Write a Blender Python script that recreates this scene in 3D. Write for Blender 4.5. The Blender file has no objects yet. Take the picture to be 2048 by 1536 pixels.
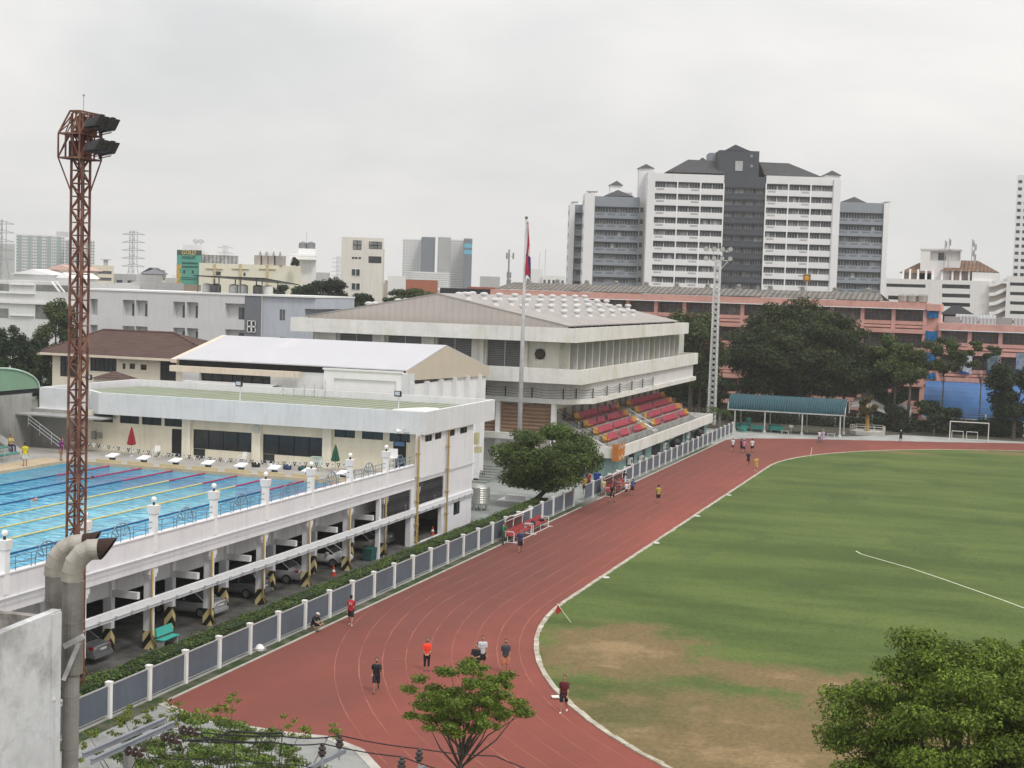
import bpy, math, random
import numpy as np
from mathutils import Vector, Matrix, Euler
random.seed(7); RNG = np.random.default_rng(11)
sc = bpy.context.scene
COL = sc.collection
# ------------------------------------------------------------------ camera
FPX, PITCH, ROLL, CAMH, YAW = 2977.476, 0.0626806, 0.0316589, 19.6069, 0.3211205
_f = Vector((-math.sin(YAW), math.cos(YAW), 0)); _r = Vector((math.cos(YAW), math.sin(YAW), 0)); _u = Vector((0, 0, 1))
CF = _f*math.cos(PITCH)-_u*math.sin(PITCH); _U = _u*math.cos(PITCH)+_f*math.sin(PITCH)
CR = _r*math.cos(ROLL)+_U*math.sin(ROLL); CU = _U*math.cos(ROLL)-_r*math.sin(ROLL)
CP = Vector((0, 0, CAMH))
cd = bpy.data.cameras.new('camera'); cam = bpy.data.objects.new('camera', cd); COL.objects.link(cam)
cam.matrix_world = Matrix(((CR.x, CU.x, -CF.x, 0), (CR.y, CU.y, -CF.y, 0), (CR.z, CU.z, -CF.z, CAMH), (0, 0, 0, 1)))
cd.sensor_width = 36; cd.lens = FPX/2048*36; cd.clip_start = .5; cd.clip_end = 20000
sc.camera = cam
sc.view_settings.view_transform = 'Standard'; sc.view_settings.look = 'None'
sc.view_settings.exposure = EXPOSURE = 0.0; sc.view_settings.gamma = 1
# ------------------------------------------------------------------ sky and sun
SUN_EL, SUN_AZ = math.radians(52), math.radians(128)      # soft light from behind the camera, to the right
w = bpy.data.worlds.new('World'); sc.world = w; w.use_nodes = True
nt = w.node_tree; N = nt.nodes; L = nt.links; N.clear()
out = N.new('ShaderNodeOutputWorld'); bg = N.new('ShaderNodeBackground'); L.new(bg.outputs[0], out.inputs[0])
sky = N.new('ShaderNodeTexSky'); sky.sky_type = 'NISHITA'; sky.sun_disc = False
sky.sun_elevation = SUN_EL; sky.sun_rotation = SUN_AZ; sky.air_density = 1.5; sky.dust_density = 4
bg.inputs[1].default_value = .1
tc = N.new('ShaderNodeTexCoord'); mp = N.new('ShaderNodeMapping'); mp.inputs['Scale'].default_value = (1, 1, 2.6)
L.new(tc.outputs['Generated'], mp.inputs[0])
nz = N.new('ShaderNodeTexNoise'); nz.inputs['Scale'].default_value = 3.6; nz.inputs['Detail'].default_value = 6; nz.inputs['Roughness'].default_value = .5; nz.inputs['Distortion'].default_value = .5
L.new(mp.outputs[0], nz.inputs['Vector'])
cr = N.new('ShaderNodeValToRGB'); cr.color_ramp.elements[0].position = .3; cr.color_ramp.elements[0].color = (7.2, 7.3, 7.35, 1)
cr.color_ramp.elements[1].position = .68; cr.color_ramp.elements[1].color = (9.9, 9.6, 9.35, 1)
L.new(nz.outputs[0], cr.inputs[0])
# cloud deck: brighter overhead than at the horizon
sx = N.new('ShaderNodeSeparateXYZ'); L.new(tc.outputs['Generated'], sx.inputs[0])
mr = N.new('ShaderNodeMapRange'); mr.inputs[1].default_value = .0; mr.inputs[2].default_value = 1; mr.inputs[3].default_value = .90; mr.inputs[4].default_value = 1.8
L.new(sx.outputs[2], mr.inputs[0])
mul = N.new('ShaderNodeVectorMath'); mul.operation = 'SCALE'; L.new(cr.outputs[0], mul.inputs[0]); L.new(mr.outputs[0], mul.inputs['Scale'])
mx = N.new('ShaderNodeMix'); mx.data_type = 'RGBA'; mx.inputs[0].default_value = .92
L.new(sky.outputs[0], mx.inputs[6]); L.new(mul.outputs[0], mx.inputs[7]); L.new(mx.outputs[2], bg.inputs[0])
sl = bpy.data.lights.new('sun', 'SUN'); sl.energy = 1.5; sl.angle = math.radians(12); sl.color = (1, .95, .88)
so = bpy.data.objects.new('sun', sl); COL.objects.link(so)
_d = Vector((math.sin(SUN_AZ)*math.cos(SUN_EL), math.cos(SUN_AZ)*math.cos(SUN_EL), math.sin(SUN_EL)))
so.rotation_euler = _d.to_track_quat('Z', 'Y').to_euler()

# ------------------------------------------------------------------ points in the world seen at a photo pixel (2048 wide)
def ray(x, y): return CF*FPX+CR*(x-1024)-CU*(y-768)
def at_z(x, y, z=0.): d = ray(x, y); return CP+d*((z-CAMH)/d.z)
def at_x(x, y, X): d = ray(x, y); return CP+d*(X/d.x)
def at_y(x, y, Y): d = ray(x, y); return CP+d*(Y/d.y)
def at_d(x, y, D): return CP+ray(x, y)*(D/FPX)

# ------------------------------------------------------------------ materials
MC = {}
def mat(name, col, rough=.8, var=.12, scale=1.2, metal=0., streak=0., dirt=None, bump=0., spec=.3, wave=None, island=0., trans=0., brick=None, grime=0.):
    if name in MC: return MC[name]
    m = bpy.data.materials.new(name); m.use_nodes = True; MC[name] = m
    nt = m.node_tree; N = nt.nodes; L = nt.links; p = N['Principled BSDF']
    p.inputs['Roughness'].default_value = rough; p.inputs['Metallic'].default_value = metal
    p.inputs['Specular IOR Level'].default_value = spec
    tc = N.new('ShaderNodeTexCoord'); src = tc.outputs['Object']
    rgb = N.new('ShaderNodeRGB'); rgb.outputs[0].default_value = (*col, 1); cur = rgb.outputs[0]
    def noise(sc, det=5, scl=None, ro=.6):
        n = N.new('ShaderNodeTexNoise'); n.inputs['Scale'].default_value = sc; n.inputs['Detail'].default_value = det; n.inputs['Roughness'].default_value = ro
        if scl:
            q = N.new('ShaderNodeMapping'); q.inputs['Scale'].default_value = scl; L.new(src, q.inputs[0]); L.new(q.outputs[0], n.inputs['Vector'])
        else: L.new(src, n.inputs['Vector'])
        return n.outputs[0]
    def rng(v, a, b, c, d):
        r = N.new('ShaderNodeMapRange'); r.inputs[1].default_value = a; r.inputs[2].default_value = b; r.inputs[3].default_value = c; r.inputs[4].default_value = d
        L.new(v, r.inputs[0]); return r.outputs[0]
    def scalec(c, f):
        v = N.new('ShaderNodeVectorMath'); v.operation = 'SCALE'; L.new(c, v.inputs[0]); L.new(f, v.inputs['Scale']); return v.outputs[0]
    def mixc(f, a, b):
        x = N.new('ShaderNodeMix'); x.data_type = 'RGBA'; L.new(f, x.inputs[0]); L.new(a, x.inputs[6])
        if isinstance(b, tuple): x.inputs[7].default_value = (*b, 1)
        else: L.new(b, x.inputs[7])
        return x.outputs[2]
    if var:
        cur = scalec(cur, rng(noise(scale), .3, .7, 1-var, 1+var))
        cur = scalec(cur, rng(noise(scale*7, 3), .3, .7, 1-var*.45, 1+var*.45))
    if island:
        g = N.new('ShaderNodeNewGeometry'); cur = scalec(cur, rng(g.outputs['Random Per Island'], 0, 1, 1-island, 1+island))
    if streak:
        cur = scalec(cur, rng(noise(1, 4, (2.2, 2.2, .16), .7), .5, .75, 1, 1-streak))
    if grime:
        cur = scalec(cur, rng(noise(.45, 6, (1, 1, 1.6), .7), .48, .66, 1, 1-grime))
    if dirt: cur = mixc(rng(noise(dirt[1], 6, dirt[4] if len(dirt) > 4 else None, .65), dirt[2], dirt[3], 0, 1), cur, dirt[0])
    if wave:      # corrugation along an axis: (axis, wavelength, darkening)
        q = N.new('ShaderNodeSeparateXYZ'); L.new(src, q.inputs[0])
        s = N.new('ShaderNodeMath'); s.operation = 'MULTIPLY'; L.new(q.outputs['XYZ'.index(wave[0])], s.inputs[0]); s.inputs[1].default_value = 2*math.pi/wave[1]
        t = N.new('ShaderNodeMath'); t.operation = 'SINE'; L.new(s.outputs[0], t.inputs[0])
        b = N.new('ShaderNodeBump'); b.inputs['Strength'].default_value = .8 if wave[2] > .1 else .12; b.inputs['Distance'].default_value = wave[1]*.18
        L.new(t.outputs[0], b.inputs['Height']); L.new(b.outputs[0], p.inputs['Normal'])
        cur = scalec(cur, rng(t.outputs[0], .2, 1, 1, 1-wave[2]))
    if brick:     # (colour2, mortar colour, width, height)
        q = N.new('ShaderNodeSeparateXYZ'); L.new(src, q.inputs[0]); a = N.new('ShaderNodeMath'); L.new(q.outputs[0], a.inputs[0]); L.new(q.outputs[1], a.inputs[1])
        c = N.new('ShaderNodeCombineXYZ'); L.new(a.outputs[0], c.inputs[0]); L.new(q.outputs[2], c.inputs[1])
        k = N.new('ShaderNodeTexBrick'); L.new(c.outputs[0], k.inputs[0]); k.inputs['Scale'].default_value = 1; k.inputs['Color1'].default_value = (*col, 1)
        k.inputs['Color2'].default_value = (*brick[0], 1); k.inputs['Mortar'].default_value = (*brick[1], 1); k.inputs['Brick Width'].default_value = brick[2]; k.inputs['Row Height'].default_value = brick[3]; k.inputs['Mortar Size'].default_value = brick[3]*.07
        cur = k.outputs[0]
    if bump:
        b = N.new('ShaderNodeBump'); b.inputs['Strength'].default_value = .5; b.inputs['Distance'].default_value = bump
        L.new(noise(scale*9, 4), b.inputs['Height']); L.new(b.outputs[0], p.inputs['Normal'])
    L.new(cur, p.inputs['Base Color'])
    if trans:      # thin leaves: some light comes through
        o = [n for n in N if n.type == 'OUTPUT_MATERIAL'][0]; t = N.new('ShaderNodeBsdfTranslucent'); L.new(cur, t.inputs[0])
        x = N.new('ShaderNodeMixShader'); x.inputs[0].default_value = trans; L.new(p.outputs[0], x.inputs[1]); L.new(t.outputs[0], x.inputs[2]); L.new(x.outputs[0], o.inputs[0])
    return m
GLASS = mat('dark_glass', (.025, .03, .035), .12, .3, .6, spec=.6)
GLASS2 = mat('hazed_window', (.09, .10, .11), .3, .5, .35, spec=.5)
CURT = mat('curtained_window', (.22, .23, .23), .5, .5, .5, island=.5)

# ------------------------------------------------------------------ mesh builder: shapes are given in world coordinates
class MB:
    def __init__(s): s.v = []; s.f = []; s.m = []
    def face(s, pts, mi=0):
        n = len(s.v); s.v += [tuple(p) for p in pts]; s.f.append(tuple(range(n, n+len(pts)))); s.m.append(mi); return s
    def hexa(s, p, mi=0):     # 8 points: bottom 4 ccw, top 4 ccw
        n = len(s.v); s.v += [tuple(q) for q in p]
        for f in ((3, 2, 1, 0), (4, 5, 6, 7), (0, 1, 5, 4), (1, 2, 6, 5), (2, 3, 7, 6), (3, 0, 4, 7)): s.f.append(tuple(n+i for i in f)); s.m.append(mi)
        return s
    def box(s, x0, x1, y0, y1, z0, z1, mi=0):
        return s.hexa([(x0, y0, z0), (x1, y0, z0), (x1, y1, z0), (x0, y1, z0), (x0, y0, z1), (x1, y0, z1), (x1, y1, z1), (x0, y1, z1)], mi)
    def cbox(s, c, dx, dy, dz, rz=0, mi=0):
        a = Vector((math.cos(rz), math.sin(rz), 0))*dx/2; b = Vector((-math.sin(rz), math.cos(rz), 0))*dy/2; k = Vector((0, 0, dz/2)); c = Vector(c)
        return s.hexa([c-a-b-k, c+a-b-k, c+a+b-k, c-a+b-k, c-a-b+k, c+a-b+k, c+a+b+k, c-a+b+k], mi)
    def bar(s, a, b, w, h=None, mi=0):      # rectangular bar between two points
        a = Vector(a); b = Vector(b); d = (b-a).normalized(); h = h or w
        u = d.cross(Vector((0, 0, 1))) if abs(d.z) < .98 else Vector((1, 0, 0)); u.normalize(); v = u.cross(d)*h/2; u = u*w/2
        return s.hexa([a-u-v, a+u-v, a+u+v, a-u+v, b-u-v, b+u-v, b+u+v, b-u+v], mi)
    def loft(s, rings, mi=0, cap=True):
        n = len(s.v); k = len(rings[0])
        for r in rings: s.v += [tuple(q) for q in r]
        for i in range(len(rings)-1):
            for j in range(k): a = n+i*k+j; b = n+i*k+(j+1) % k; s.f.append((a, b, b+k, a+k)); s.m.append(mi)
        if cap:
            s.f.append(tuple(n+k-1-j for j in range(k))); s.m.append(mi); e = n+(len(rings)-1)*k; s.f.append(tuple(e+j for j in range(k))); s.m.append(mi)
        return s
    def tube(s, pts, r, n=8, mi=0, cap=True):
        pts = [Vector(p) for p in pts]; R = r if isinstance(r, (list, tuple)) else [r]*len(pts); rings = []; u = None
        for i, p in enumerate(pts):
            d = (pts[min(i+1, len(pts)-1)]-pts[max(i-1, 0)]).normalized()
            if u is None: u = d.orthogonal().normalized()
            else: u = (u-d*u.dot(d)); u = u.normalized() if u.length > 1e-6 else d.orthogonal().normalized()
            v = d.cross(u); rings.append([p+(u*math.cos(t)+v*math.sin(t))*R[i] for t in [2*math.pi*j/n for j in range(n)]])
        return s.loft(rings, mi, cap)
    def cyl(s, x, y, z0, z1, r0, r1=None, n=16, mi=0): return s.tube([(x, y, z0), (x, y, z1)], [r0, r1 if r1 is not None else r0], n, mi)
    def lathe(s, x, y, prof, n=20, mi=0):
        return s.loft([[(x+r*math.cos(2*math.pi*j/n), y+r*math.sin(2*math.pi*j/n), z) for j in range(n)] for r, z in prof], mi)
    def sphere(s, c, r, n=12, mi=0, sz=1.):
        k = n//2; return s.lathe(c[0], c[1], [(max(r*math.sin(math.pi*i/k), .001*r), c[2]-r*sz*math.cos(math.pi*i/k)) for i in range(k+1)], n, mi)
    def prism(s, poly, z0, z1, mi=0):
        n = len(poly); return s.loft([[(x, y, z0) for x, y in poly], [(x, y, z1) for x, y in poly]], mi)
    def holewall(s, O, U, Nn, w, h, holes, d=.2, mi=0, Z=(0, 0, 1)):      # wall sheet with real openings, jambs go in by d
        O = Vector(O); U = Vector(U); Nn = Vector(Nn); Z = Vector(Z); cl = lambda v, a: min(max(v, 0), a)
        holes = [(cl(a, w), cl(b, w), cl(c, h), cl(e, h)) for a, b, c, e in holes]; holes = [q for q in holes if q[1]-q[0] > .02 and q[3]-q[2] > .02]
        us = sorted({0, w} | {round(q[0], 4) for q in holes} | {round(q[1], 4) for q in holes}); vs = sorted({0, h} | {round(q[2], 4) for q in holes} | {round(q[3], 4) for q in holes})
        P = lambda u, v, k=0: O+U*u+Z*v-Nn*k
        for j in range(len(vs)-1):
            vm = (vs[j]+vs[j+1])/2; st = None
            for i in range(len(us)-1):
                um = (us[i]+us[i+1])/2; hit = any(a < um < b and c < vm < e for a, b, c, e in holes)
                if not hit and st is None: st = us[i]
                if (hit or i == len(us)-2) and st is not None:
                    en = us[i] if hit else us[i+1]
                    s.face([P(st, vs[j]), P(en, vs[j]), P(en, vs[j+1]), P(st, vs[j+1])], mi); st = None
        for a, b, c, e in holes:
            for (p, q) in (((a, c), (b, c)), ((b, c), (b, e)), ((b, e), (a, e)), ((a, e), (a, c))):
                s.face([P(*p), P(*q), P(*q, d), P(*p, d)], mi)
        return s
    def build(s, name, mats, parent=None, smooth=False, base=None, kind=None):
        me = bpy.data.meshes.new(name)
        if not isinstance(mats, (list, tuple)): mats = [mats]
        off = Vector((0, 0, 0))
        if parent is not None: off = W(parent)
        elif base is not None: off = Vector(base)
        elif s.v:
            a = np.array(s.v); off = Vector(((a[:, 0].min()+a[:, 0].max())/2, (a[:, 1].min()+a[:, 1].max())/2, a[:, 2].min()))
        me.from_pydata([(x-off.x, y-off.y, z-off.z) for x, y, z in s.v], [], s.f)
        for m in mats: me.materials.append(m)
        if len(mats) > 1: me.polygons.foreach_set('material_index', s.m)
        if smooth: me.polygons.foreach_set('use_smooth', [True]*len(me.polygons))
        me.update()
        o = bpy.data.objects.new(name, me); COL.objects.link(o)
        if parent is not None: o.parent = parent
        else: o.location = off
        if kind: o['kind'] = kind
        return o
def W(o):
    v = Vector((0, 0, 0))
    while o is not None: v += o.location; o = o.parent
    return v
def tag(o, label, cat, group=None):
    o['label'] = label; o['category'] = cat
    if group: o['group'] = group
    return o
def thing(name, label, cat, loc, group=None):
    o = bpy.data.objects.new(name, None); COL.objects.link(o); o.location = loc; o.empty_display_size = .5
    return tag(o, label, cat, group)
def part(name, mb, m, parent, **k): return mb.build(name, m, parent, **k)
def copy_tree(o, parent=None):
    c = o.copy(); COL.objects.link(c); c.parent = parent
    for ch in [x for x in CH.get(o.name, list(o.children))]: copy_tree(ch, c)
    return c
CH = {}
def dup(o, loc, rz=None, label=None):
    c = copy_tree(o); c.location = loc
    if rz is not None: c.rotation_euler.z = rz
    if label: c['label'] = label
    return c
def window(parent, O, U, Nn, hole, d=.2, cols=2, rows=1, glass=None, frame=None, fw=.06, name='window'):
    """pane with its bars, set into an opening (u0,u1,v0,v1) of a wall"""
    a, b, c, e = hole; O = Vector(O); U = Vector(U); Nn = Vector(Nn); Z = Vector((0, 0, 1)); mb = MB()
    P = lambda u, v, k: O+U*u+Z*v-Nn*k
    mb.face([P(a, c, d-.01), P(b, c, d-.01), P(b, e, d-.01), P(a, e, d-.01)], 0)
    if frame is not None:
        def br(u0, u1, v0, v1): mb.hexa([P(u0, v0, d-.012), P(u1, v0, d-.012), P(u1, v0, d-.07), P(u0, v0, d-.07), P(u0, v1, d-.012), P(u1, v1, d-.012), P(u1, v1, d-.07), P(u0, v1, d-.07)], 1)
        for i in range(cols+1): u = a+(b-a)*i/cols; br(max(u-fw/2, a), min(u+fw/2, b), c, e)
        for i in range(rows+1): v = c+(e-c)*i/rows; br(a, b, max(v-fw/2, c), min(v+fw/2, e))
        return mb.build(name, [glass or GLASS, frame], parent)
    return mb.build(name, [glass or GLASS], parent)

# ------------------------------------------------------------------ foliage
def leaf_mesh(name, centres, radii, n, size, m, parent=None, flat=.55, shell=.45, base=None, kind=None, droop=0., asp=.32):
    """n leaf-sized quads spread through ellipsoid clumps"""
    C = np.array(centres, float); R = np.array(radii, float)
    if R.ndim == 1: R = np.repeat(R[:, None], 3, 1)*np.array([1, 1, .7])
    wgt = (R[:, 0]*R[:, 1]); idx = RNG.choice(len(C), n, p=wgt/wgt.sum())
    d = RNG.normal(size=(n, 3)); d /= np.linalg.norm(d, axis=1)[:, None]
    rr = (shell+(1-shell)*RNG.random(n)**.7)[:, None]
    rr *= 1+.16*np.sin(C[idx, :1]*5+d[:, :1]*4)*np.cos(d[:, 1:2]*5)
    P = C[idx]+d*rr*R[idx]; P[:, 2] -= droop*rr[:, 0]**2*RNG.random(n)
    nrm = d*.7+RNG.normal(size=(n, 3))*.6+np.array([0, 0, flat]); nrm /= np.linalg.norm(nrm, axis=1)[:, None]
    a = np.cross(nrm, RNG.normal(size=(n, 3))); a /= np.linalg.norm(a, axis=1)[:, None]; b = np.cross(nrm, a)
    s = (size*(.6+.8*RNG.random(n)))[:, None]; a *= s*.5; b *= s*asp
    off = np.array(W(parent) if parent is not None else (base or (0, 0, 0)))
    V = np.stack([P-a, P-b*1.0+a*.1, P+a, P+b+a*.1], 1).reshape(-1, 3)-off
    me = bpy.data.meshes.new(name); me.vertices.add(4*n); me.vertices.foreach_set('co', V.ravel())
    me.loops.add(4*n); me.loops.foreach_set('vertex_index', np.arange(4*n, dtype=np.int32))
    me.polygons.add(n); me.polygons.foreach_set('loop_start', np.arange(0, 4*n, 4, dtype=np.int32)); me.polygons.foreach_set('loop_total', np.full(n, 4, dtype=np.int32))
    me.materials.append(m); me.update(); me.validate()
    o = bpy.data.objects.new(name, me); COL.objects.link(o)
    if parent is not None: o.parent = parent
    else: o.location = Vector(off)
    if kind: o['kind'] = kind
    return o
def leafmat(name, c, isl=.45): return mat(name, c, .6, .35, .35, island=isl, trans=.25, spec=.25)
BARK = mat('bark', (.10, .085, .07), .95, .35, 3, bump=.02)
BARKP = mat('pale_bark', (.26, .24, .21), .95, .35, 3, bump=.02)
def tree(name, label, base, cc, rx, ry, rz, leaves, size, lm, nclump=26, trunk=.25, clump=.34, bark=None, group=None, cat='tree', hollow=.5, seed=1, lean=(0, 0), umbrella=0., lowlimb=.35, thin=1., asp=.32, flatc=.85, shell=.25):
    """base = trunk foot, cc = crown centre, (rx,ry,rz) crown half sizes"""
    rnd = random.Random(seed); base = Vector(base); cc = Vector(cc); t = thing(name, label, cat, base, group)
    cs = []; rs = []
    for i in range(nclump):
        for _ in range(30):
            d = Vector((rnd.gauss(0, 1), rnd.gauss(0, 1), rnd.gauss(0, 1))).normalized()
            if umbrella and d.z < -.25+umbrella*.3: continue
            k = rnd.uniform(hollow, .86); c = cc+Vector((d.x*rx*k, d.y*ry*k, d.z*rz*k))
            if all((c-q).length > min(rx, rz)*.28 for q in cs): break
        cs.append(c); r = clump*rnd.uniform(.7, 1.25); rs.append((r*rx, r*ry, r*rz*flatc))
    leaf_mesh('crown', cs, rs, leaves, size, lm, t, shell=shell, asp=asp)
    mb = MB(); top = cc-Vector((0, 0, rz*lowlimb)); mid = base.lerp(top, .55)+Vector((lean[0], lean[1], 0))
    fork = base.lerp(top, .8)+Vector((lean[0]*.6, lean[1]*.6, 0))
    mb.tube([base-Vector((0, 0, .1)), base+Vector((0, 0, trunk)), mid, fork], [trunk*1.35, trunk, trunk*.8, trunk*.62], 9)
    for c in cs[:min(22, max(9, nclump//2))]:
        a = mid.lerp(fork, rnd.uniform(.3, 1)); b = a.lerp(c, .5)+Vector((rnd.uniform(-.1, .1)*rx, rnd.uniform(-.1, .1)*ry, rz*rnd.uniform(-.08, .12)))
        mb.tube([a, b, a.lerp(c, .97)], [trunk*.42*thin, trunk*.24*thin, trunk*.07*thin], 6)
    part('trunk', mb, bark or BARK, t, smooth=True)
    return t
# ================================================================== SETTING
WHITE = mat('white_paint', (.74, .74, .77), .65, .03, .5, streak=.12, grime=.05)
WHITEC = mat('clean_white_paint', (.80, .80, .80), .6, .04, 1)
CREAM = mat('cream_wall', (.76, .71, .57), .75, .05, .5, streak=.16)
CONC = mat('concrete', (.36, .36, .35), .9, .16, .6, dirt=((.20, .20, .19), .25, .5, .75), bump=.01)
STEEL = mat('galvanised_steel', (.48, .49, .50), .45, .1, 3, metal=.5)
BLACKM = mat('black_metal', (.02, .02, .022), .5, .2, 3)
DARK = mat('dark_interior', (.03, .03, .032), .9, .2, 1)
def sheet(name, poly, z, m, kind='structure'):
    return MB().face([(x, y, z) for x, y in poly]).build(name, m, base=(0, 0, 0), kind=kind)
G0 = mat('city_ground', (.19, .19, .175), .95, .3, .02, dirt=((.06, .08, .04), .03, .45, .55))
sheet('ground', [(-6000, -300), (6000, -300), (6000, 9000), (-6000, 9000)], 0, G0)
PAVE = mat('plaza_paving', (.30, .32, .31), .9, .12, .3, dirt=((.22, .24, .23), .12, .45, .7), grime=.2)
sheet('pavement', [(-66, 116.8), (-37.2, 116.8), (-37.2, 232), (-42.5, 232), (-42.5, 150), (-66, 150)], .008, PAVE)
sheet('dark_ground', [(-60, 219.5), (-22, 219.5), (-14, 228.5), (70, 228.5), (70, 256), (-60, 256)], .016, mat('shaded_ground', (.085, .08, .06), .95, .3, .3))  # dark backdrop sheet: shade under and behind the teal shelter put into the colour
sheet('path', [(-42.5, 196), (70, 196), (70, 228), (-42.5, 228)], .012, mat('pale_path', (.36, .37, .355), .9, .15, .3, grime=.25))
sheet('pavement', [(-60, 20), (-5, 20), (-5, 62), (-37.2, 62), (-37.2, 59), (-60, 59)], .008, mat('courtyard_paving', (.27, .275, .265), .9, .15, .5, grime=.25))
sheet('parking_floor', [(-60, 54), (-40.7, 54), (-40.7, 118), (-60, 118)], .010, mat('parking_asphalt', (.11, .11, .105), .9, .3, .35, dirt=((.04, .04, .04), .5, .5, .65), grime=.4))
sheet('verge', [(-38.9, 49), (-36.3, 49), (-36.3, 131), (-38.9, 131)], .02, mat('verge_soil', (.10, .10, .07), .95, .3, .8, dirt=((.03, .055, .015), .7, .42, .55)))
# ---- running track
XC, Y1, Y2 = 15., 90., 174.
def arc(cx, cy, r, a0, a1, n=48): return [(cx+r*math.cos(math.radians(a0+(a1-a0)*i/n)), cy+r*math.sin(math.radians(a0+(a1-a0)*i/n))) for i in range(n+1)]
def oval(r): return arc(XC, Y1, r, 180, 360)+arc(XC, Y2, r, 0, 180)
TRK = mat('track_rubber', (.275, .070, .052), .9, .09, .09, dirt=((.140, .050, .038), .05, .36, .72, (1.4, .35, 1)), grime=.10, bump=.004)
outer = arc(XC, Y1, 52.1, 222.5, 360)+[(66.5, 174)]+arc(XC, Y2, 52, 0, 97, 24)+[(2.8, 225.6), (-8, 219.8), (-20.7, 214.3), (-28, 211.2), (-33.8, 207.6), (-36.3, 203.5), (-36.3, 59.4), (-33.5, 58.0), (-29.3, 57.7), (-27.1, 57.9), (-25.2, 56.9)]
nt = TRK.node_tree; p = nt.nodes['Principled BSDF']; src = p.inputs['Base Color'].links[0].from_socket      # outer lanes are grimier than the inner ones
t1 = nt.nodes.new('ShaderNodeTexCoord'); t2 = nt.nodes.new('ShaderNodeSeparateXYZ'); nt.links.new(t1.outputs['Object'], t2.inputs[0]); t3 = nt.nodes.new('ShaderNodeMapRange'); t3.inputs[1].default_value = -26; t3.inputs[2].default_value = -35; t3.inputs[3].default_value = 0; t3.inputs[4].default_value = .55; nt.links.new(t2.outputs[0], t3.inputs[0])
t4 = nt.nodes.new('ShaderNodeMix'); t4.data_type = 'RGBA'; nt.links.new(t3.outputs[0], t4.inputs[0]); nt.links.new(src, t4.inputs[6]); t4.inputs[7].default_value = (.120, .046, .036, 1); nt.links.new(t4.outputs[2], p.inputs['Base Color'])
sheet('running_track', outer, .024, TRK)
GM = mat('grass_field', (.058, .094, .017), .95, .14, .05, dirt=((.096, .138, .030), .07, .40, .62, (.7, 2.4, 1)))
def field_mat(m):
    nt = m.node_tree; N = nt.nodes; L = nt.links; p = N['Principled BSDF']; base = p.inputs['Base Color'].links[0].from_socket
    tc = N.new('ShaderNodeTexCoord')
    def noise(sc, scl, det=6):
        q = N.new('ShaderNodeMapping'); q.inputs['Scale'].default_value = scl; L.new(tc.outputs['Object'], q.inputs[0])
        n = N.new('ShaderNodeTexNoise'); n.inputs['Scale'].default_value = sc; n.inputs['Detail'].default_value = det; n.inputs['Roughness'].default_value = .65; L.new(q.outputs[0], n.inputs['Vector']); return n.outputs[0]
    def mth(op, a, b):
        x = N.new('ShaderNodeMath'); x.operation = op
        for i, k in ((0, a), (1, b)):
            if isinstance(k, (int, float)): x.inputs[i].default_value = k
            else: L.new(k, x.inputs[i])
        return x.outputs[0]
    def blob(cx, cy, rx, ry):      # worn area: soft ellipse on the ground
        q = N.new('ShaderNodeMapping'); q.vector_type = 'TEXTURE'; q.inputs['Location'].default_value = (cx, cy, 0); q.inputs['Scale'].default_value = (rx, ry, 1000)
        L.new(tc.outputs['Object'], q.inputs[0]); g = N.new('ShaderNodeTexGradient'); g.gradient_type = 'SPHERICAL'; L.new(q.outputs[0], g.inputs[0]); return g.outputs['Fac']
    def mix(f, a, b):
        x = N.new('ShaderNodeMix'); x.data_type = 'RGBA'; L.new(f, x.inputs[0]); L.new(a, x.inputs[6]); x.inputs[7].default_value = (*b, 1); return x.outputs[2]
    def ramp(v, a, b):
        r = N.new('ShaderNodeMapRange'); r.interpolation_type = 'SMOOTHSTEP'; r.inputs[1].default_value = a; r.inputs[2].default_value = b; L.new(v, r.inputs[0]); return r.outputs[0]
    n1 = noise(.10, (1, .55, 1)); n2 = noise(.55, (1, .7, 1)); n3 = noise(4.5, (1, 1, 1), 8); n4 = noise(.16, (.75, 2.4, 1))
    wornm = None
    for b in (blob(-8, 62, 19, 15), blob(-19.5, 79, 7, 9), blob(-2, 57, 24, 18), blob(4, 208.5, 15, 3.2), blob(-13, 200, 7, 2.0), blob(-9.5, 76.5, 11, 4), blob(0, 72, 13, 5)):
        wornm = b if wornm is None else mth('MAXIMUM', wornm, b)
    gate = mth('MINIMUM', 1., mth('MULTIPLY', wornm, 3.)); v = mth('ADD', mth('SUBTRACT', wornm, .04), mth('MULTIPLY', gate, mth('MULTIPLY', mth('SUBTRACT', n1, .5), 1.8))); v = mth('ADD', v, mth('MULTIPLY', gate, mth('MULTIPLY', mth('SUBTRACT', n2, .5), 1.3)))
    c = mix(ramp(v, .0, .50), base, (.165, .120, .052))
    v2 = mth('ADD', v, mth('MULTIPLY', mth('SUBTRACT', n4, .5), 1.6)); c = mix(mth('MULTIPLY', ramp(v2, .60, 1.1), .75), c, (.29, .20, .105))
    g2 = mth('MULTIPLY', ramp(n1, .54, .64), .5); c = mix(g2, c, (.046, .076, .018))
    s = N.new('ShaderNodeVectorMath'); s.operation = 'SCALE'; L.new(c, s.inputs[0]); r = N.new('ShaderNodeMapRange'); r.inputs[1].default_value = .3; r.inputs[2].default_value = .7; r.inputs[3].default_value = .74; r.inputs[4].default_value = 1.26
    L.new(n3, r.inputs[0]); L.new(r.outputs[0], s.inputs['Scale']); L.new(s.outputs[0], p.inputs['Base Color'])
field_mat(GM)
sheet('grass_field', oval(40.72), .06, GM)
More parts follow.
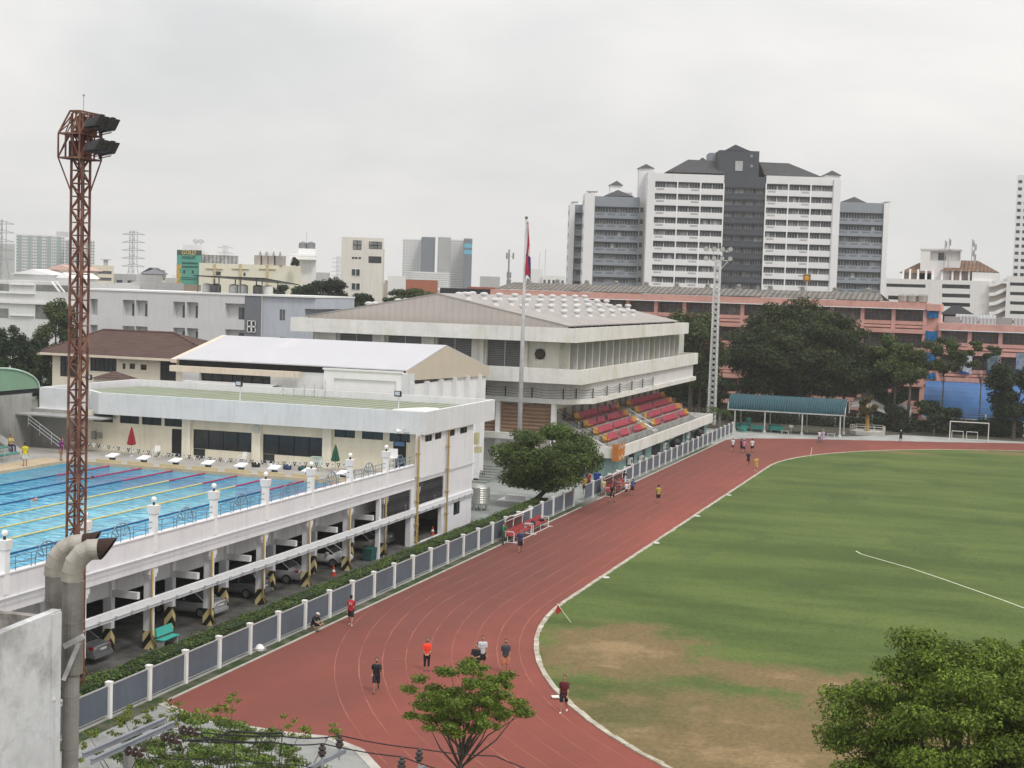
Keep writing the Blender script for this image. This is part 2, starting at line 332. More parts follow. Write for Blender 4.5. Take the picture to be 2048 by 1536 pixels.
# broken concrete kerb round the grass
kb = MB(); KERB = mat('kerb_concrete', (.46, .43, .36), .95, .25, 1.5, dirt=((.30, .26, .19), 1.2, .45, .65))
rk = random.Random(3)
def ring_pts(r, step):
    o = oval(r); pts = []; 
    for i in range(len(o)):
        a = Vector(o[i]); b = Vector(o[(i+1) % len(o)]); l = (b-a).length; k = max(1, int(l/step))
        for j in range(k): pts.append(a.lerp(b, j/k))
    return pts
a_ = ring_pts(41.0, 1.1); c0 = Vector((XC, 0))
def radial(p, dr):
    cy = min(max(p.y, Y1), Y2); d = Vector((p.x-XC, p.y-cy)).normalized(); return Vector((p.x+d.x*dr, p.y+d.y*dr))
for i, p in enumerate(a_):
    q = a_[(i+1) % len(a_)]; wi = rk.uniform(.22, .32); h = .075+rk.uniform(0, .03)
    p0, p1, q0, q1 = radial(p, 0), radial(p, -wi), radial(q, 0), radial(q, -rk.uniform(.22, .32))
    kb.hexa([(*p0, .01), (*p1, .01), (*q1, .01), (*q0, .01), (*p0, h), (*p1, h), (*q1, h), (*q0, h)])
kb.build('kerb', KERB, base=(0, 0, 0), kind='structure')
# lane markings: thin faded stripes
lm_ = MB(); LANE = mat('lane_paint', (.36, .14, .10), .9, .25, .4, dirt=((.25, .070, .055), .25, .38, .62))
def stripe(pts, wd, z=.03):
    for i in range(len(pts)-1):
        a = Vector(pts[i]); b = Vector(pts[i+1]); d = (b-a).normalized(); n = Vector((-d.y, d.x))*wd/2
        lm_.face([(*(a-n), z), (*(b-n), z), (*(b+n), z), (*(a+n), z)])
for k in range(9):
    r = 41.80+1.22*k
    if k < 8: o = oval(r); stripe(o+[o[0]], .05, .030+.0004*k)
    else: stripe(arc(XC, Y1, r, 222, 188, 24), .05, .0335)
stripe([(-26.2, 88), (-35.9, 90.4)], .05, .034); stripe([(-23.8, 76), (-31.2, 70.4)], .05, .036)
lm_.build('lane_markings', LANE, base=(0, 0, 0), kind='structure')
# pale edging along the fence and round the courtyard corner
ed = MB(); EDG = mat('edging', (.42, .40, .36), .95, .2, 1)
def kerbline(mb, pts, w_, h):
    for i in range(len(pts)-1):
        a = Vector(pts[i]); b = Vector(pts[i+1]); d = (b-a).normalized(); n = Vector((-d.y, d.x))*w_/2
        mb.hexa([(*(a-n), .0), (*(b-n), .0), (*(b+n), .0), (*(a+n), .0), (*(a-n), h), (*(b-n), h), (*(b+n), h), (*(a+n), h)])
kerbline(ed, [(-36.35, 59.5), (-36.35, 130.5)], .14, .07); kerbline(ed, [(-36.35, 136), (-36.35, 204)], .16, .06)
kerbline(ed, [(-36.35, 59.4), (-33.5, 57.9), (-29.3, 57.6), (-27.1, 57.8), (-25.2, 56.8), (-23.6, 54.9), (-21, 52)], .42, .04)
ed.build('edging', EDG, base=(0, 0, 0), kind='structure')
# white painted arc on the pitch
def arcpath(pts, wd, nm, m, z):
    mb = MB()
    for i in range(len(pts)-1):
        a = Vector(pts[i]); b = Vector(pts[i+1]); d = (b-a).normalized(); n = Vector((-d.y, d.x))*wd/2
        mb.face([(*(a-n), z), (*(b-n), z), (*(b+n), z), (*(a+n), z)])
    return mb.build(nm, m, base=(0, 0, 0), kind='structure')
pp = [at_z(x, y, .06) for x, y in ((1712, 1102), (1722, 1108), (1760, 1119), (1820, 1136), (1880, 1156), (1940, 1177), (2000, 1198), (2048, 1216), (2110, 1243), (2180, 1275))]
arcpath([(p.x, p.y) for p in pp], .10, 'pitch_marking', mat('chalk', (.70, .72, .58), .9, .1, 1), .066)

# ================================================================== FENCE AND HEDGE
FP = mat('fence_panel_grey', (.105, .125, .155), .7, .10, .6, streak=.15); FW = mat('fence_post_white', (.76, .76, .74), .8, .06, 2, streak=.2)
def fence(name, label, ys, first_panel=None, sheet_at=None):
    t = thing(name, label, 'fence', (-37.2, ys[0], 0))
    for y in ys:
        mb = MB(); mb.box(-37.32, -37.08, y-.11, y+.11, 0, 1.62); mb.box(-37.34, -37.06, y-.135, y+.135, 1.62, 1.69); part('post', mb, FW, t)
    sp = list(zip(ys[:-1], ys[1:]))
    if first_panel: sp = [first_panel]+sp
    for a, b in sp:
        mb = MB(); mb.box(-37.23, -37.19, a+.12, b-.12, .22, 1.48, 0); mb.box(-37.25, -37.17, a+.12, b-.12, 1.48, 1.53, 1); mb.box(-37.25, -37.17, a+.12, b-.12, .17, .22, 1)
        part('panel', mb, [FP, STEEL], t)
    mb = MB(); mb.box(-37.28, -37.12, ys[0], ys[-1], 0, .08); part('footing', mb, CONC, t)
    return t
fence('fence', 'long grey panelled fence with white posts along the clipped hedge by the parking', [56.4+3.229*n for n in range(-2, 24)])
fence('fence', 'grey panelled fence with white posts running in front of the grandstand', [137.3+3.17*n for n in range(25)], (134.6, 137.3))
hd = thing('hedge', 'long clipped green hedge between the parking columns and the grey fence', 'hedge', (-39.6, 90, 0))
mb = MB()
for i in range(36):
    y0 = 54+i*2.08; mb.box(-40.15, -39.05, y0, y0+2.07, .05, .86+.06*math.sin(i*1.7))
part('branches', mb, mat('hedge_inner', (.02, .035, .012), .95, .3, 2), hd)
HL = leafmat('hedge_leaves', (.105, .160, .034), .4)
cs = [(-39.6+.05*math.sin(y*2.1), y, .50+.05*math.sin(y*1.3)) for y in np.arange(54.2, 128.8, .42)]
leaf_mesh('foliage', cs, [(.92, .5, .54)]*len(cs), 52000, .115, HL, hd, shell=.75)
# ================================================================== PARKING DECK WITH THE POOL ON TOP
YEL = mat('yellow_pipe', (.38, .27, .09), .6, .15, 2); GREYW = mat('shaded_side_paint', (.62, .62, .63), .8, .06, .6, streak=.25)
def stripemat():
    m = bpy.data.materials.new('hazard_stripes'); m.use_nodes = True; nt = m.node_tree; N = nt.nodes; L = nt.links; p = N['Principled BSDF']; p.inputs['Roughness'].default_value = .6
    tc = N.new('ShaderNodeTexCoord'); q = N.new('ShaderNodeSeparateXYZ'); L.new(tc.outputs['Object'], q.inputs[0])
    def M(op, a, b):
        x = N.new('ShaderNodeMath'); x.operation = op
        for i, k in ((0, a), (1, b)):
            if isinstance(k, (int, float)): x.inputs[i].default_value = k
            else: L.new(k, x.inputs[i])
        return x.outputs[0]
    s = M('ADD', M('MULTIPLY', q.outputs[2], 1.15), M('MULTIPLY', M('ADD', q.outputs[1], M('MULTIPLY', q.outputs[0], -1)), 1.5)); fr = M('GREATER_THAN', M('FRACT', s, 0), .5)
    x = N.new('ShaderNodeMix'); x.data_type = 'RGBA'; L.new(fr, x.inputs[0]); x.inputs[6].default_value = (.015, .013, .012, 1); x.inputs[7].default_value = (.62, .52, .26, 1); L.new(x.outputs[2], p.inputs['Base Color']); return m
STR = stripemat()
pk = thing('parking_deck', 'white two storey parking deck carrying the swimming pool, striped columns below', 'building', (-50, 80, 0))
YC = [61.9+6.2*k for k in range(-2, 8)]          # front column row
def column(y, x0=-42.78, x1=-42.30, front=True):
    mb = MB(); mb.box(x0, x1, y-.16, y+.16, 0, 4.4, 0)
    if front: mb.box(x0+.02, x1+.012, y-.42, y+.42, 4.05, 4.42, 0); mb.box(x0+.02, x1+.009, y-.30, y+.30, 3.86, 4.05, 0)
    mb.box(x0-.012, x1+.012, y-.172, y+.172, 0, 1.0 if front else 1.25, 1)
    part('column', mb, [WHITE, STR], pk)
    if front:
        mb = MB(); mb.tube([(x1+.12, y-.30, 4.35), (x1+.12, y-.30, .75), (x1+.12, y+.16, .12)], .062, 8); part('drainpipe', mb, YEL, pk, smooth=True)
for y in YC: column(y)
for k in range(9): column(60.7+6.03*k, -44.35, -43.85, False)
mb = MB()
mb.box(-42.62, -42.2, 40, 104.2, 4.42, 5.06); mb.box(-42.50, -42.2, 40, 104.2, 5.12, 6.16); mb.box(-42.56, -42.14, 40, 104.2, 6.16, 6.22); mb.box(-42.62, -42.12, 40, 104.2, 5.06, 5.12)
part('parapet_wall', mb, WHITE, pk)
mb = MB(); mb.box(-42.28, -42.05, 54, 117, 2.36, 2.86)
part('cross_beam', mb, WHITE, pk)
mb = MB(); mb.tube([(-42.0, 54, 2.52), (-42.0, 117, 2.52)], .028, 6)
for i in range(44): mb.box(-42.06, -41.94, 54+i*1.45, 54.1+i*1.45, 2.44, 2.60)
part('conduit', mb, STEEL, pk)
mb = MB(); mb.tube([(-42.02, 46, 5.02), (-42.02, 104, 5.02)], .03, 6); part('conduit', mb, STEEL, pk)
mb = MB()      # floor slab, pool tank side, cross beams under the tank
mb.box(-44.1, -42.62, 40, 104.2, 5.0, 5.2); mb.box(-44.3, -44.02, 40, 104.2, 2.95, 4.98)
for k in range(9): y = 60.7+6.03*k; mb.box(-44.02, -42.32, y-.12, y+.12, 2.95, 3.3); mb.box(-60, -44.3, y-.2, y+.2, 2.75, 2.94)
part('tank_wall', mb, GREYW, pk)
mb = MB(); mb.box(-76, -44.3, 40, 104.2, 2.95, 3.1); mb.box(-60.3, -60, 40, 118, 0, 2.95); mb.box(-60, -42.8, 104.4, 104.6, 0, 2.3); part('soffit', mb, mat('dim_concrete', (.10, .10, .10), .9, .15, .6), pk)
DECK = mat('deck_paving', (.40, .385, .36), .85, .12, .5, grime=.2); TAN = mat('tan_coping', (.52, .42, .29), .85, .12, 1, grime=.15)
mb = MB(); mb.box(-78, -69.7, 40, 106.2, 4.9, 5.2, 0); mb.box(-69.7, -44.1, 99.5, 106.2, 4.9, 5.2, 0); mb.box(-69.7, -44.1, 40, 49, 4.9, 5.2, 0)
part('pool_terrace', mb, DECK, pk)
mb = MB(); mb.box(-69.9, -69.5, 49, 99.7, 5.0, 5.24); mb.box(-72.0, -69.9, 49, 99.7, 5.19, 5.215); mb.box(-69.5, -44.3, 99.35, 99.6, 4.9, 5.23)
part('coping', mb, TAN, pk)
mb = MB(); mb.box(-70, -44.2, 48.9, 49, 3.1, 5.2); mb.box(-70, -69.5, 49, 99.5, 3.1, 5.0); mb.box(-70, -44.2, 99.4, 99.5, 3.1, 5.0); mb.box(-44.32, -44.2, 49, 99.5, 3.1, 5.2); mb.box(-69.6, -44.2, 49, 99.5, 3.1, 3.15)
part('pool_basin', mb, mat('pool_tiles', (.10, .45, .62), .5, .08, .6), pk)
# water
wm = bpy.data.materials.new('pool_water'); wm.use_nodes = True; nt = wm.node_tree; N = nt.nodes; L = nt.links; p = N['Principled BSDF']
p.inputs['Roughness'].default_value = .05; p.inputs['IOR'].default_value = 1.33
tc = N.new('ShaderNodeTexCoord'); mp = N.new('ShaderNodeMapping'); mp.inputs['Scale'].default_value = (.9, 1.6, 1); L.new(tc.outputs['Object'], mp.inputs[0])
n1 = N.new('ShaderNodeTexNoise'); n1.inputs['Scale'].default_value = 1.1; n1.inputs['Detail'].default_value = 4; n1.inputs['Distortion'].default_value = 1.2; L.new(mp.outputs[0], n1.inputs['Vector'])
b = N.new('ShaderNodeBump'); b.inputs['Strength'].default_value = .85; b.inputs['Distance'].default_value = .18; L.new(n1.outputs[0], b.inputs['Height']); L.new(b.outputs[0], p.inputs['Normal'])
cr = N.new('ShaderNodeValToRGB'); e = cr.color_ramp.elements; e[0].position = .36; e[0].color = (.018, .25, .47, 1); e[1].position = .64; e[1].color = (.20, .66, .86, 1); L.new(n1.outputs[0], cr.inputs[0])
n2 = N.new('ShaderNodeTexNoise'); n2.inputs['Scale'].default_value = .07; L.new(tc.outputs['Object'], n2.inputs['Vector'])
sp = N.new('ShaderNodeSeparateXYZ'); L.new(tc.outputs['Object'], sp.inputs[0])
dm = N.new('ShaderNodeMapRange'); dm.inputs[1].default_value = 74; dm.inputs[2].default_value = 97; dm.inputs[3].default_value = 0; dm.inputs[4].default_value = .85; L.new(sp.outputs[1], dm.inputs[0])
ad = N.new('ShaderNodeMath'); ad.operation = 'ADD'; L.new(dm.outputs[0], ad.inputs[0]); sb = N.new('ShaderNodeMapRange'); sb.inputs[1].default_value = .35; sb.inputs[2].default_value = .65; sb.inputs[3].default_value = -.25; sb.inputs[4].default_value = .25; L.new(n2.outputs[0], sb.inputs[0]); L.new(sb.outputs[0], ad.inputs[1])
cl = N.new('ShaderNodeClamp'); L.new(ad.outputs[0], cl.inputs[0])
mx = N.new('ShaderNodeMix'); mx.data_type = 'RGBA'; L.new(cl.outputs[0], mx.inputs[0]); L.new(cr.outputs[0], mx.inputs[6]); mx.inputs[7].default_value = (.012, .21, .37, 1); L.new(mx.outputs[2], p.inputs['Base Color'])
MB().box(-69.5, -44.32, 49, 99.36, 4.6, 4.98).build('water', wm, base=(0, 0, 0), kind='structure')
# lane ropes
RC = {'b': mat('rope_blue', (.02, .07, .20), .5), 'g': mat('rope_green', (.01, .12, .13), .5), 'y': mat('rope_yellow', (.60, .50, .20), .5), 'r': mat('rope_crimson', (.42, .02, .09), .5)}
XR = [-46.3, -49.1, -51.95, -54.65, -57.4, -60.2, -62.95, -65.8]
rc = ['g', 'b', 'y', 'y', 'y', 'b', 'b', 'b']
rl = ['green', 'dark blue', 'yellow', 'yellow', 'yellow', 'dark blue', 'dark blue', 'dark blue']
pos = ['nearest the railing', 'second from the railing', 'third from the railing', 'fourth from the railing', 'fifth from the railing', 'sixth from the railing', 'seventh from the railing', 'nearest the green stands']
for i, x in enumerate(XR):
    t = thing('lane_rope', f'{rl[i]} floating lane rope with crimson end, {pos[i]}', 'lane rope', (x, 49, 5.0), 'lane ropes across the pool')
    yb = 94.2 if rc[i] == 'y' else 92.5
    mb = MB(); mb.tube([(x, 49, 5.02), (x+.05, 66, 5.02), (x, yb, 5.02)], .055, 6); part('floats', mb, RC[rc[i]], t)
    mb = MB(); mb.tube([(x, yb, 5.02), (x, 99.3, 5.02)], .055, 6); part('end_floats', mb, RC['r'], t)
# starting blocks, from the far left lane to the near one
XB = [-66.1+2.83*k for k in range(8)]
for k, x in enumerate(XB):
    nm = ['first', 'second', 'third', 'fourth', 'fifth', 'sixth', 'seventh', 'eighth', 'ninth'][k]
    t = thing('starting_block', f'white starting block at the pool end, {nm} from the green stands', 'starting block', (x, 100.3, 5.2), 'starting blocks at the pool end')
    mb = MB(); mb.hexa([(x-.42, 99.75, 5.62), (x+.42, 99.75, 5.62), (x+.36, 100.65, 5.78), (x-.36, 100.65, 5.78), (x-.42, 99.75, 5.70), (x+.42, 99.75, 5.70), (x+.36, 100.65, 5.88), (x-.36, 100.65, 5.88)]); part('platform', mb, WHITEC, t)
    mb = MB(); mb.box(x-.16, x+.16, 100.0, 100.4, 5.2, 5.66); mb.box(x-.25, x+.25, 99.9, 100.6, 5.2, 5.26); part('pedestal', mb, mat('block_steel', (.06, .06, .065), .5), t)
    mb = MB(); mb.box(x-1.1, x+1.1, 99.62, 99.72, 5.2, 5.46); part('turning_board', mb, mat('board_tan', (.55, .46, .28), .7, .1, 2), t)
# backstroke flags on a sagging line
t = thing('flag_line', 'sagging line of black and white triangular pennants before the changing rooms', 'bunting', (-57, 101.6, 5.2))
mb = MB(); P0 = Vector((-70.8, 101.6, 6.55)); P1 = Vector((-46.2, 101.6, 6.3))
pt = lambda u: P0.lerp(P1, u)+Vector((0, 0, -.42*4*u*(1-u)))
mb.tube([pt(i/24) for i in range(25)], .012, 4)
for q in (P0, P1): mb.tube([(q.x, q.y, 5.2), q+Vector((0, 0, .05))], .03, 6)
part('line', mb, STEEL, t)
FLW = mat('pennant_white', (.80, .80, .80), .8); FLB = mat('pennant_black', (.02, .02, .02), .8); FLG = mat('pennant_crest', (.12, .12, .12), .8)
for i in range(54):
    u = (i+.5)/54; a = pt(u)+Vector((-.16, 0, 0)); b = pt(u)+Vector((.16, 0, 0)); c = pt(u)+Vector((0, .03*math.sin(i), -.34)); mb = MB(); y = Vector((0, .006, 0))
    mb.loft([[a-y, b-y, c-y], [a+y, b+y, c+y]], i % 2)
    a2, b2, c2 = pt(u)+Vector((-.07, -.01, -.05)), pt(u)+Vector((.07, -.01, -.05)), pt(u)+Vector((0, -.01, -.2)); mb.loft([[a2-y, b2-y, c2-y], [a2, b2, c2]], 2 if i % 2 == 0 else 0)
    part('pennant', mb, [FLW, FLB, FLG], t)
# lamp pillars along the parapet
GLOBE = mat('lamp_globe', (.85, .84, .80), .3, 0)
lab = ['partly behind the ducts', 'behind the two elbow ducts and tower', 'next right of the red lattice tower', 'in the middle of the pool railing', 'above the fourth parking bay', 'above the white car', 'nearest the louvred bay', 'last on the parapet, by the changing room door']
YL = [55.75, 61.9, 68.05, 74.3, 80.5, 86.7, 92.7, 98.9]
for i, y in enumerate(YL):
    t = thing('lamp_pillar', f'white pillar with round globe lamp on the parapet, {["leftmost, cut by the frame side", "half hidden by the red tower", "third from left", "fourth from left", "fifth from left", "sixth from left", "seventh from left", "nearest the changing room door"][i]}', 'lamp pillar', (-42.32, y, 6.2), 'lamp pillars on the pool parapet')
    mb = MB(); x = -42.32; mb.box(x-.17, x+.17, y-.17, y+.17, 5.25, 7.24); mb.hexa([(x-.17, y-.17, 7.24), (x+.17, y-.17, 7.24), (x+.17, y+.17, 7.24), (x-.17, y+.17, 7.24), (x-.23, y-.23, 7.30), (x+.23, y-.23, 7.30), (x+.23, y+.23, 7.30), (x-.23, y+.23, 7.30)]); mb.hexa([(x-.22, y-.22, 7.30), (x+.22, y-.22, 7.30), (x+.22, y+.22, 7.30), (x-.22, y+.22, 7.30), (x-.27, y-.27, 7.72), (x+.27, y-.27, 7.72), (x+.27, y+.27, 7.72), (x-.27, y+.27, 7.72)])
    part('pillar', mb, WHITEC, t)
    mb = MB(); mb.cyl(x, y, 7.74, 7.9, .07, .05, 10); part('socket', mb, BLACKM, t)
    mb = MB(); mb.sphere((x, y, 8.03), .15, 14); part('globe', mb, GLOBE, t, smooth=True)
RL = mat('rail_blue_grey', (.16, .22, .27), .5, .1, 2)
YE = YL+[104.0]
for i in range(len(YE)-1):
    y0, y1 = YE[i]+.2, YE[i+1]-.2; ym = (y0+y1)/2; x = -42.3
    t = thing('railing', f'fan arch railing between {["the first and second", "the second and third", "the third and fourth", "the fourth and fifth", "the fifth and sixth", "the sixth and seventh", "the seventh and eighth"][i]+" lamp pillars from the left" if i < 7 else "last lamp pillar and changing rooms"}', 'railing', (x, ym, 6.2), 'railing sections on the pool parapet')
    mb = MB(); r = min(.95, (y1-y0)*.3)
    for z in (6.55, 6.86): mb.tube([(x, y0, z), (x, y1, z)], .024, 6)
    for k in range(5):
        y = y0+(y1-y0)*(k+.5)/5
        if abs(y-ym) > r*.9: mb.tube([(x, y, 6.2), (x, y, 6.86)], .022, 6)
    part('rails', mb, RL, t)
    mb = MB(); r = .85; A = [(x, ym+r*math.cos(a), 6.45+.74*math.sin(a)) for a in np.linspace(0, math.pi, 15)]; mb.tube(A, .03, 6)
    for a in (.5, .95, 1.57, 2.19, 2.64): mb.tube([(x, ym+.30*math.cos(a), 6.45+.1*math.sin(a)), (x, ym+r*math.cos(a), 6.45+.74*math.sin(a))], .026, 6)
    for s in (-1, 1): mb.tube([(x, ym+s*r, 6.2), (x, ym+s*r, 6.5)], .024, 6)
    mb.tube([(x, ym, 6.2), (x, ym, 6.6)], .024, 6)
    part('fan_arch', mb, RL, t)

# ================================================================== CHANGING ROOMS AT THE POOL END
ch = thing('changing_rooms', 'long cream changing room building with a pale blue fascia and green roof', 'building', (-57, 112, 0))
FAS = mat('pale_blue_fascia', (.66, .675, .69), .75, .04, .4, streak=.14, grime=.05)
def pxrect(l, Y, O):        # openings given by photo corners on the wall plane y=Y
    r = []
    for x0, y0, x1, y1 in l:
        a = at_y(x0, (y0+y1)/2, Y); b = at_y(x1, (y0+y1)/2, Y); c = at_y((x0+x1)/2, y0, Y); d = at_y((x0+x1)/2, y1, Y)
        r.append((a.x-O[0], b.x-O[0], d.z-O[2], c.z-O[2]))
    return r
Y0 = 106.3; O = (-74., Y0, 5.2)
hi = pxrect([(187, 829, 226, 844), (240, 831, 278, 847), (284, 833, 323, 850), (329, 836, 364, 853), (669, 858, 710, 875), (724, 862, 766, 879), (779, 867, 820, 884)], Y0, O)
dr = pxrect([(343, 858, 363, 922), (95, 846, 113, 895)], Y0, O); dr += pxrect([(786, 880, 812, 936)], Y0, O)
bigw = pxrect([(386, 862, 503, 901), (525, 872, 648, 912)], Y0, O); dr2 = pxrect([(386, 900, 410, 922), (525, 905, 549, 927)], Y0, O)
big = []
for a, b in zip(bigw, dr2): big += [(a[0], a[1], a[2], a[3]), (b[0], b[1], 0., a[2]+.001)]
doors = [(a, b, 0., d) for a, b, c, d in dr]
mb = MB(); mb.holewall(O, (1, 0, 0), (0, -1, 0), 31.75, 3.4, hi+doors+big, .22)
part('facade', mb, CREAM, ch)
for h in hi: window(ch, O, (1, 0, 0), (0, -1, 0), h, .1, 2, 1, GLASS, BLACKM, .04)
for h in doors: window(ch, O, (1, 0, 0), (0, -1, 0), h, .15, 1, 1, DARK, BLACKM, .05, 'door')
for h in bigw: window(ch, O, (1, 0, 0), (0, -1, 0), h, .2, 4, 1, GLASS, BLACKM, .04)
for h, a in zip(dr2, bigw): window(ch, O, (1, 0, 0), (0, -1, 0), (h[0], h[1], 0, a[2]), .2, 1, 1, GLASS, BLACKM, .05, 'door')
for px in (375, 515, 656):
    p = at_y(px, 900, Y0); mb = MB(); mb.box(p.x-.38, p.x+.38, Y0-.28, Y0-.003, 5.2, 8.5); part('pilaster', mb, mat('pilaster_cream', (.80, .76, .63), .75, .05, .5, streak=.15), ch)
for px in (187, 240, 284, 329):           # tilted-open shutters
    pass
# end wall towards the track
mb = MB(); O2 = (-42.2, 104.2, 0)
vents = [(1.9, 3.4, 7.75, 8.25), (4.0, 5.4, 7.75, 8.25), (7.0, 8.4, 7.75, 8.25), (9.6, 11.3, 7.75, 8.25)]
sm = [(8.6, 10.1, 1.15, 2.2)]
mb.holewall(O2, (0, 1, 0), (1, 0, 0), 12.8, 8.6, [(.25, 5.9, 0.02, 2.3), (.45, 6.2, 3.0, 4.75)]+vents+sm, .3); mb.box(-60, -42.21, 116.95, 117.0, 0, 8.6)
mb.box(-42.5, -42.2, 97.7, 97.95, 0, 4.4)
part('end_wall', mb, WHITE, ch)
for h in vents+sm: window(ch, O2, (0, 1, 0), (1, 0, 0), h, .12, 2, 1, GLASS, BLACKM, .04)
mb = MB(); mb.box(-42.6, -42.19, 103.6, 104.2, 0, 5.1); part('corner_pier', mb, WHITE, ch)
LOUV = mat('black_louvre', (.045, .045, .05), .6, .3, .8, dirt=((.30, .30, .30), .8, .58, .75, (1, 1, .35)), wave=('Z', .16, .5))
for a, b in ((98.9, 103.55), (104.65, 110.4)):
    mb = MB()
    for k in range(13): z = 3.0+k*.135; mb.hexa([(-42.42, a, z), (-42.36, a, z), (-42.36, b, z), (-42.42, b, z), (-42.3, a, z-.09), (-42.24, a, z-.09), (-42.24, b, z-.09), (-42.3, b, z-.09)])
    mb.box(-42.52, -42.48, a, b, 2.86, 4.8); part('louvre', mb, LOUV, ch)
for y in (104.4, 110.75):
    mb = MB(); mb.tube([(-42.0, y, 8.4), (-42.0, y, .1)], .085, 8)
    for z in (7, 5.2, 3.4, 1.6): mb.box(-42.2, -41.87, y-.14, y+.14, z, z+.07)
    part('drainpipe', mb, YEL, ch, smooth=False)
mb = MB(); mb.tube([(-42.1, 104.6, 5.05), (-42.1, 117, 5.05)], .03, 6); mb.tube([(-42.1, 104.6, 2.55), (-42.1, 117, 2.55)], .03, 6); part('conduit', mb, STEEL, ch)
# fascia ring with its chamfered left end
mb = MB(); FT, FB = 10.15, 8.40
ring = [(-73.2, 107.2), (-70.8, 105.2), (-41.9, 105.2), (-41.9, 121.5), (-78, 121.5), (-78, 107.2)]
inn = [(-73.0, 107.5), (-70.7, 105.5), (-42.2, 105.5), (-42.2, 121.2), (-77.7, 121.2), (-77.7, 107.5)]
for i in range(6):
    a, b, c, d = ring[i], ring[(i+1) % 6], inn[(i+1) % 6], inn[i]
    mb.face([(*a, FB), (*b, FB), (*b, FT), (*a, FT)], 0); mb.face([(*a, FT), (*b, FT), (*c, FT), (*d, FT)], 1); mb.face([(*c, 9.3), (*d, 9.3), (*d, FT), (*c, FT)], 1)
mb.face([(x, y, FB) for x, y in reversed(ring)], 1)
part('fascia', mb, [FAS, WHITE], ch)
mb = MB(); mb.hexa([(-78, 106.8, 0), (-60, 106.8, 0), (-60, 121, 0), (-78, 121, 0), (-78, 106.8, 8.4), (-60, 106.8, 8.4), (-60, 121, 8.4), (-78, 121, 8.4)]); part('rear_wall', mb, WHITE, ch)
GR = mat('green_corrugated_roof', (.30, .34, .235), .6, .06, .3, wave=('X', 1.2, .5), grime=.1)
mb = MB(); mb.face([(-72.9, 107.6, 9.82), (-70.6, 105.55, 9.86), (-42.25, 105.55, 9.86), (-42.25, 121.15, 9.55), (-77, 121.15, 9.55), (-77, 107.6, 9.82)]); mb.hexa([(-46.2, 108.6, 9.7), (-43.2, 108.6, 9.7), (-43.2, 112, 9.7), (-44.5, 112, 9.7), (-46.0, 108.7, 9.95), (-43.4, 108.7, 9.95), (-43.4, 111.9, 9.95), (-44.5, 111.9, 9.95)], 1)
part('roof', mb, [GR, WHITEC], ch)
mb = MB(); mb.box(-78, -69.8, 104.0, 106.25, 8.0, 8.12); part('canopy', mb, CONC, ch)
c = at_y(512, 858, Y0-.3); t = tag(MB().tube([(c.x, Y0-.29, c.z), (c.x, Y0-.36, c.z)], .33, 20).build('wall_clock', mat('clock_face', (.55, .55, .48), .5)), 'round pale clock on the cream pilaster between two dark windows', 'clock')
# small blue sign above the door
c = at_y(799, 888, Y0-.06); mb = MB(); mb.box(c.x-.42, c.x+.42, Y0-.10, Y0-.04, c.z-.16, c.z+.16); sg = mb.build('door_sign', mat('blue_sign', (.10, .22, .38), .6)); tag(sg, 'small blue sign above the dark door by the last lamp pillar', 'sign')
c = at_y(192, 870, Y0-.2); mb = MB(); mb.box(c.x-.4, c.x-.05, Y0-.3, Y0-.01, c.z-.35, c.z+.3); mb.box(c.x+.05, c.x+.5, Y0-.22, Y0-.01, c.z-.25, c.z+.2); tag(mb.build('meter_box', mat('box_grey', (.30, .29, .27), .7)), 'pair of small grey boxes mounted on the cream wall left of the umbrella', 'electrical box')
# floodlights on the roof edge
for px, pt_, pb, lb in ((180, 752, 780, 'small black floodlight on a white post beside the red lattice tower'), (480, 765, 798, 'small black floodlight on a white post in the middle of the green roof'), (797, 785, 820, 'small black floodlight on a white post near the fascia corner')):
    q = at_y(px, pb, 105.6); z1 = at_y(px, pt_, 105.6).z; t = thing('floodlight', lb, 'floodlight', (q.x, 105.6, 9.9), 'floodlights on the changing room roof')
    mb = MB(); mb.tube([(q.x, 105.6, 9.9), (q.x, 105.6, z1-.25)], .035, 8); part('post', mb, WHITEC, t)
    mb = MB(); mb.hexa([(q.x-.27, 105.3, z1-.28), (q.x+.27, 105.3, z1-.28), (q.x+.27, 105.5, z1-.32), (q.x-.27, 105.5, z1-.32), (q.x-.27, 105.3, z1+.14), (q.x+.27, 105.3, z1+.14), (q.x+.27, 105.5, z1+.10), (q.x-.27, 105.5, z1+.10)]); part('housing', mb, BLACKM, t)
    mb = MB(); mb.box(q.x-.2, q.x+.2, 105.27, 105.295, z1-.2, z1+.08); part('lens', mb, mat('flood_lens', (.55, .60, .63), .15, 0), t)
q = at_y(803, 862, 104.9); t = thing('security_camera', 'white bracket loudspeaker under the fascia by the corner door', 'loudspeaker', q)
mb = MB(); mb.tube([q, q+Vector((-.35, -.3, 0))], [.06, .2], 12); part('horn', mb, WHITEC, t); mb = MB(); mb.tube([q+Vector((.3, -.1, -.05)), q+Vector((.7, -.3, -.08))], .09, 8); mb.tube([q, q+Vector((.3, .1, .2))], .03, 6); part('bracket', mb, STEEL, t); t.name = 'loudspeaker'
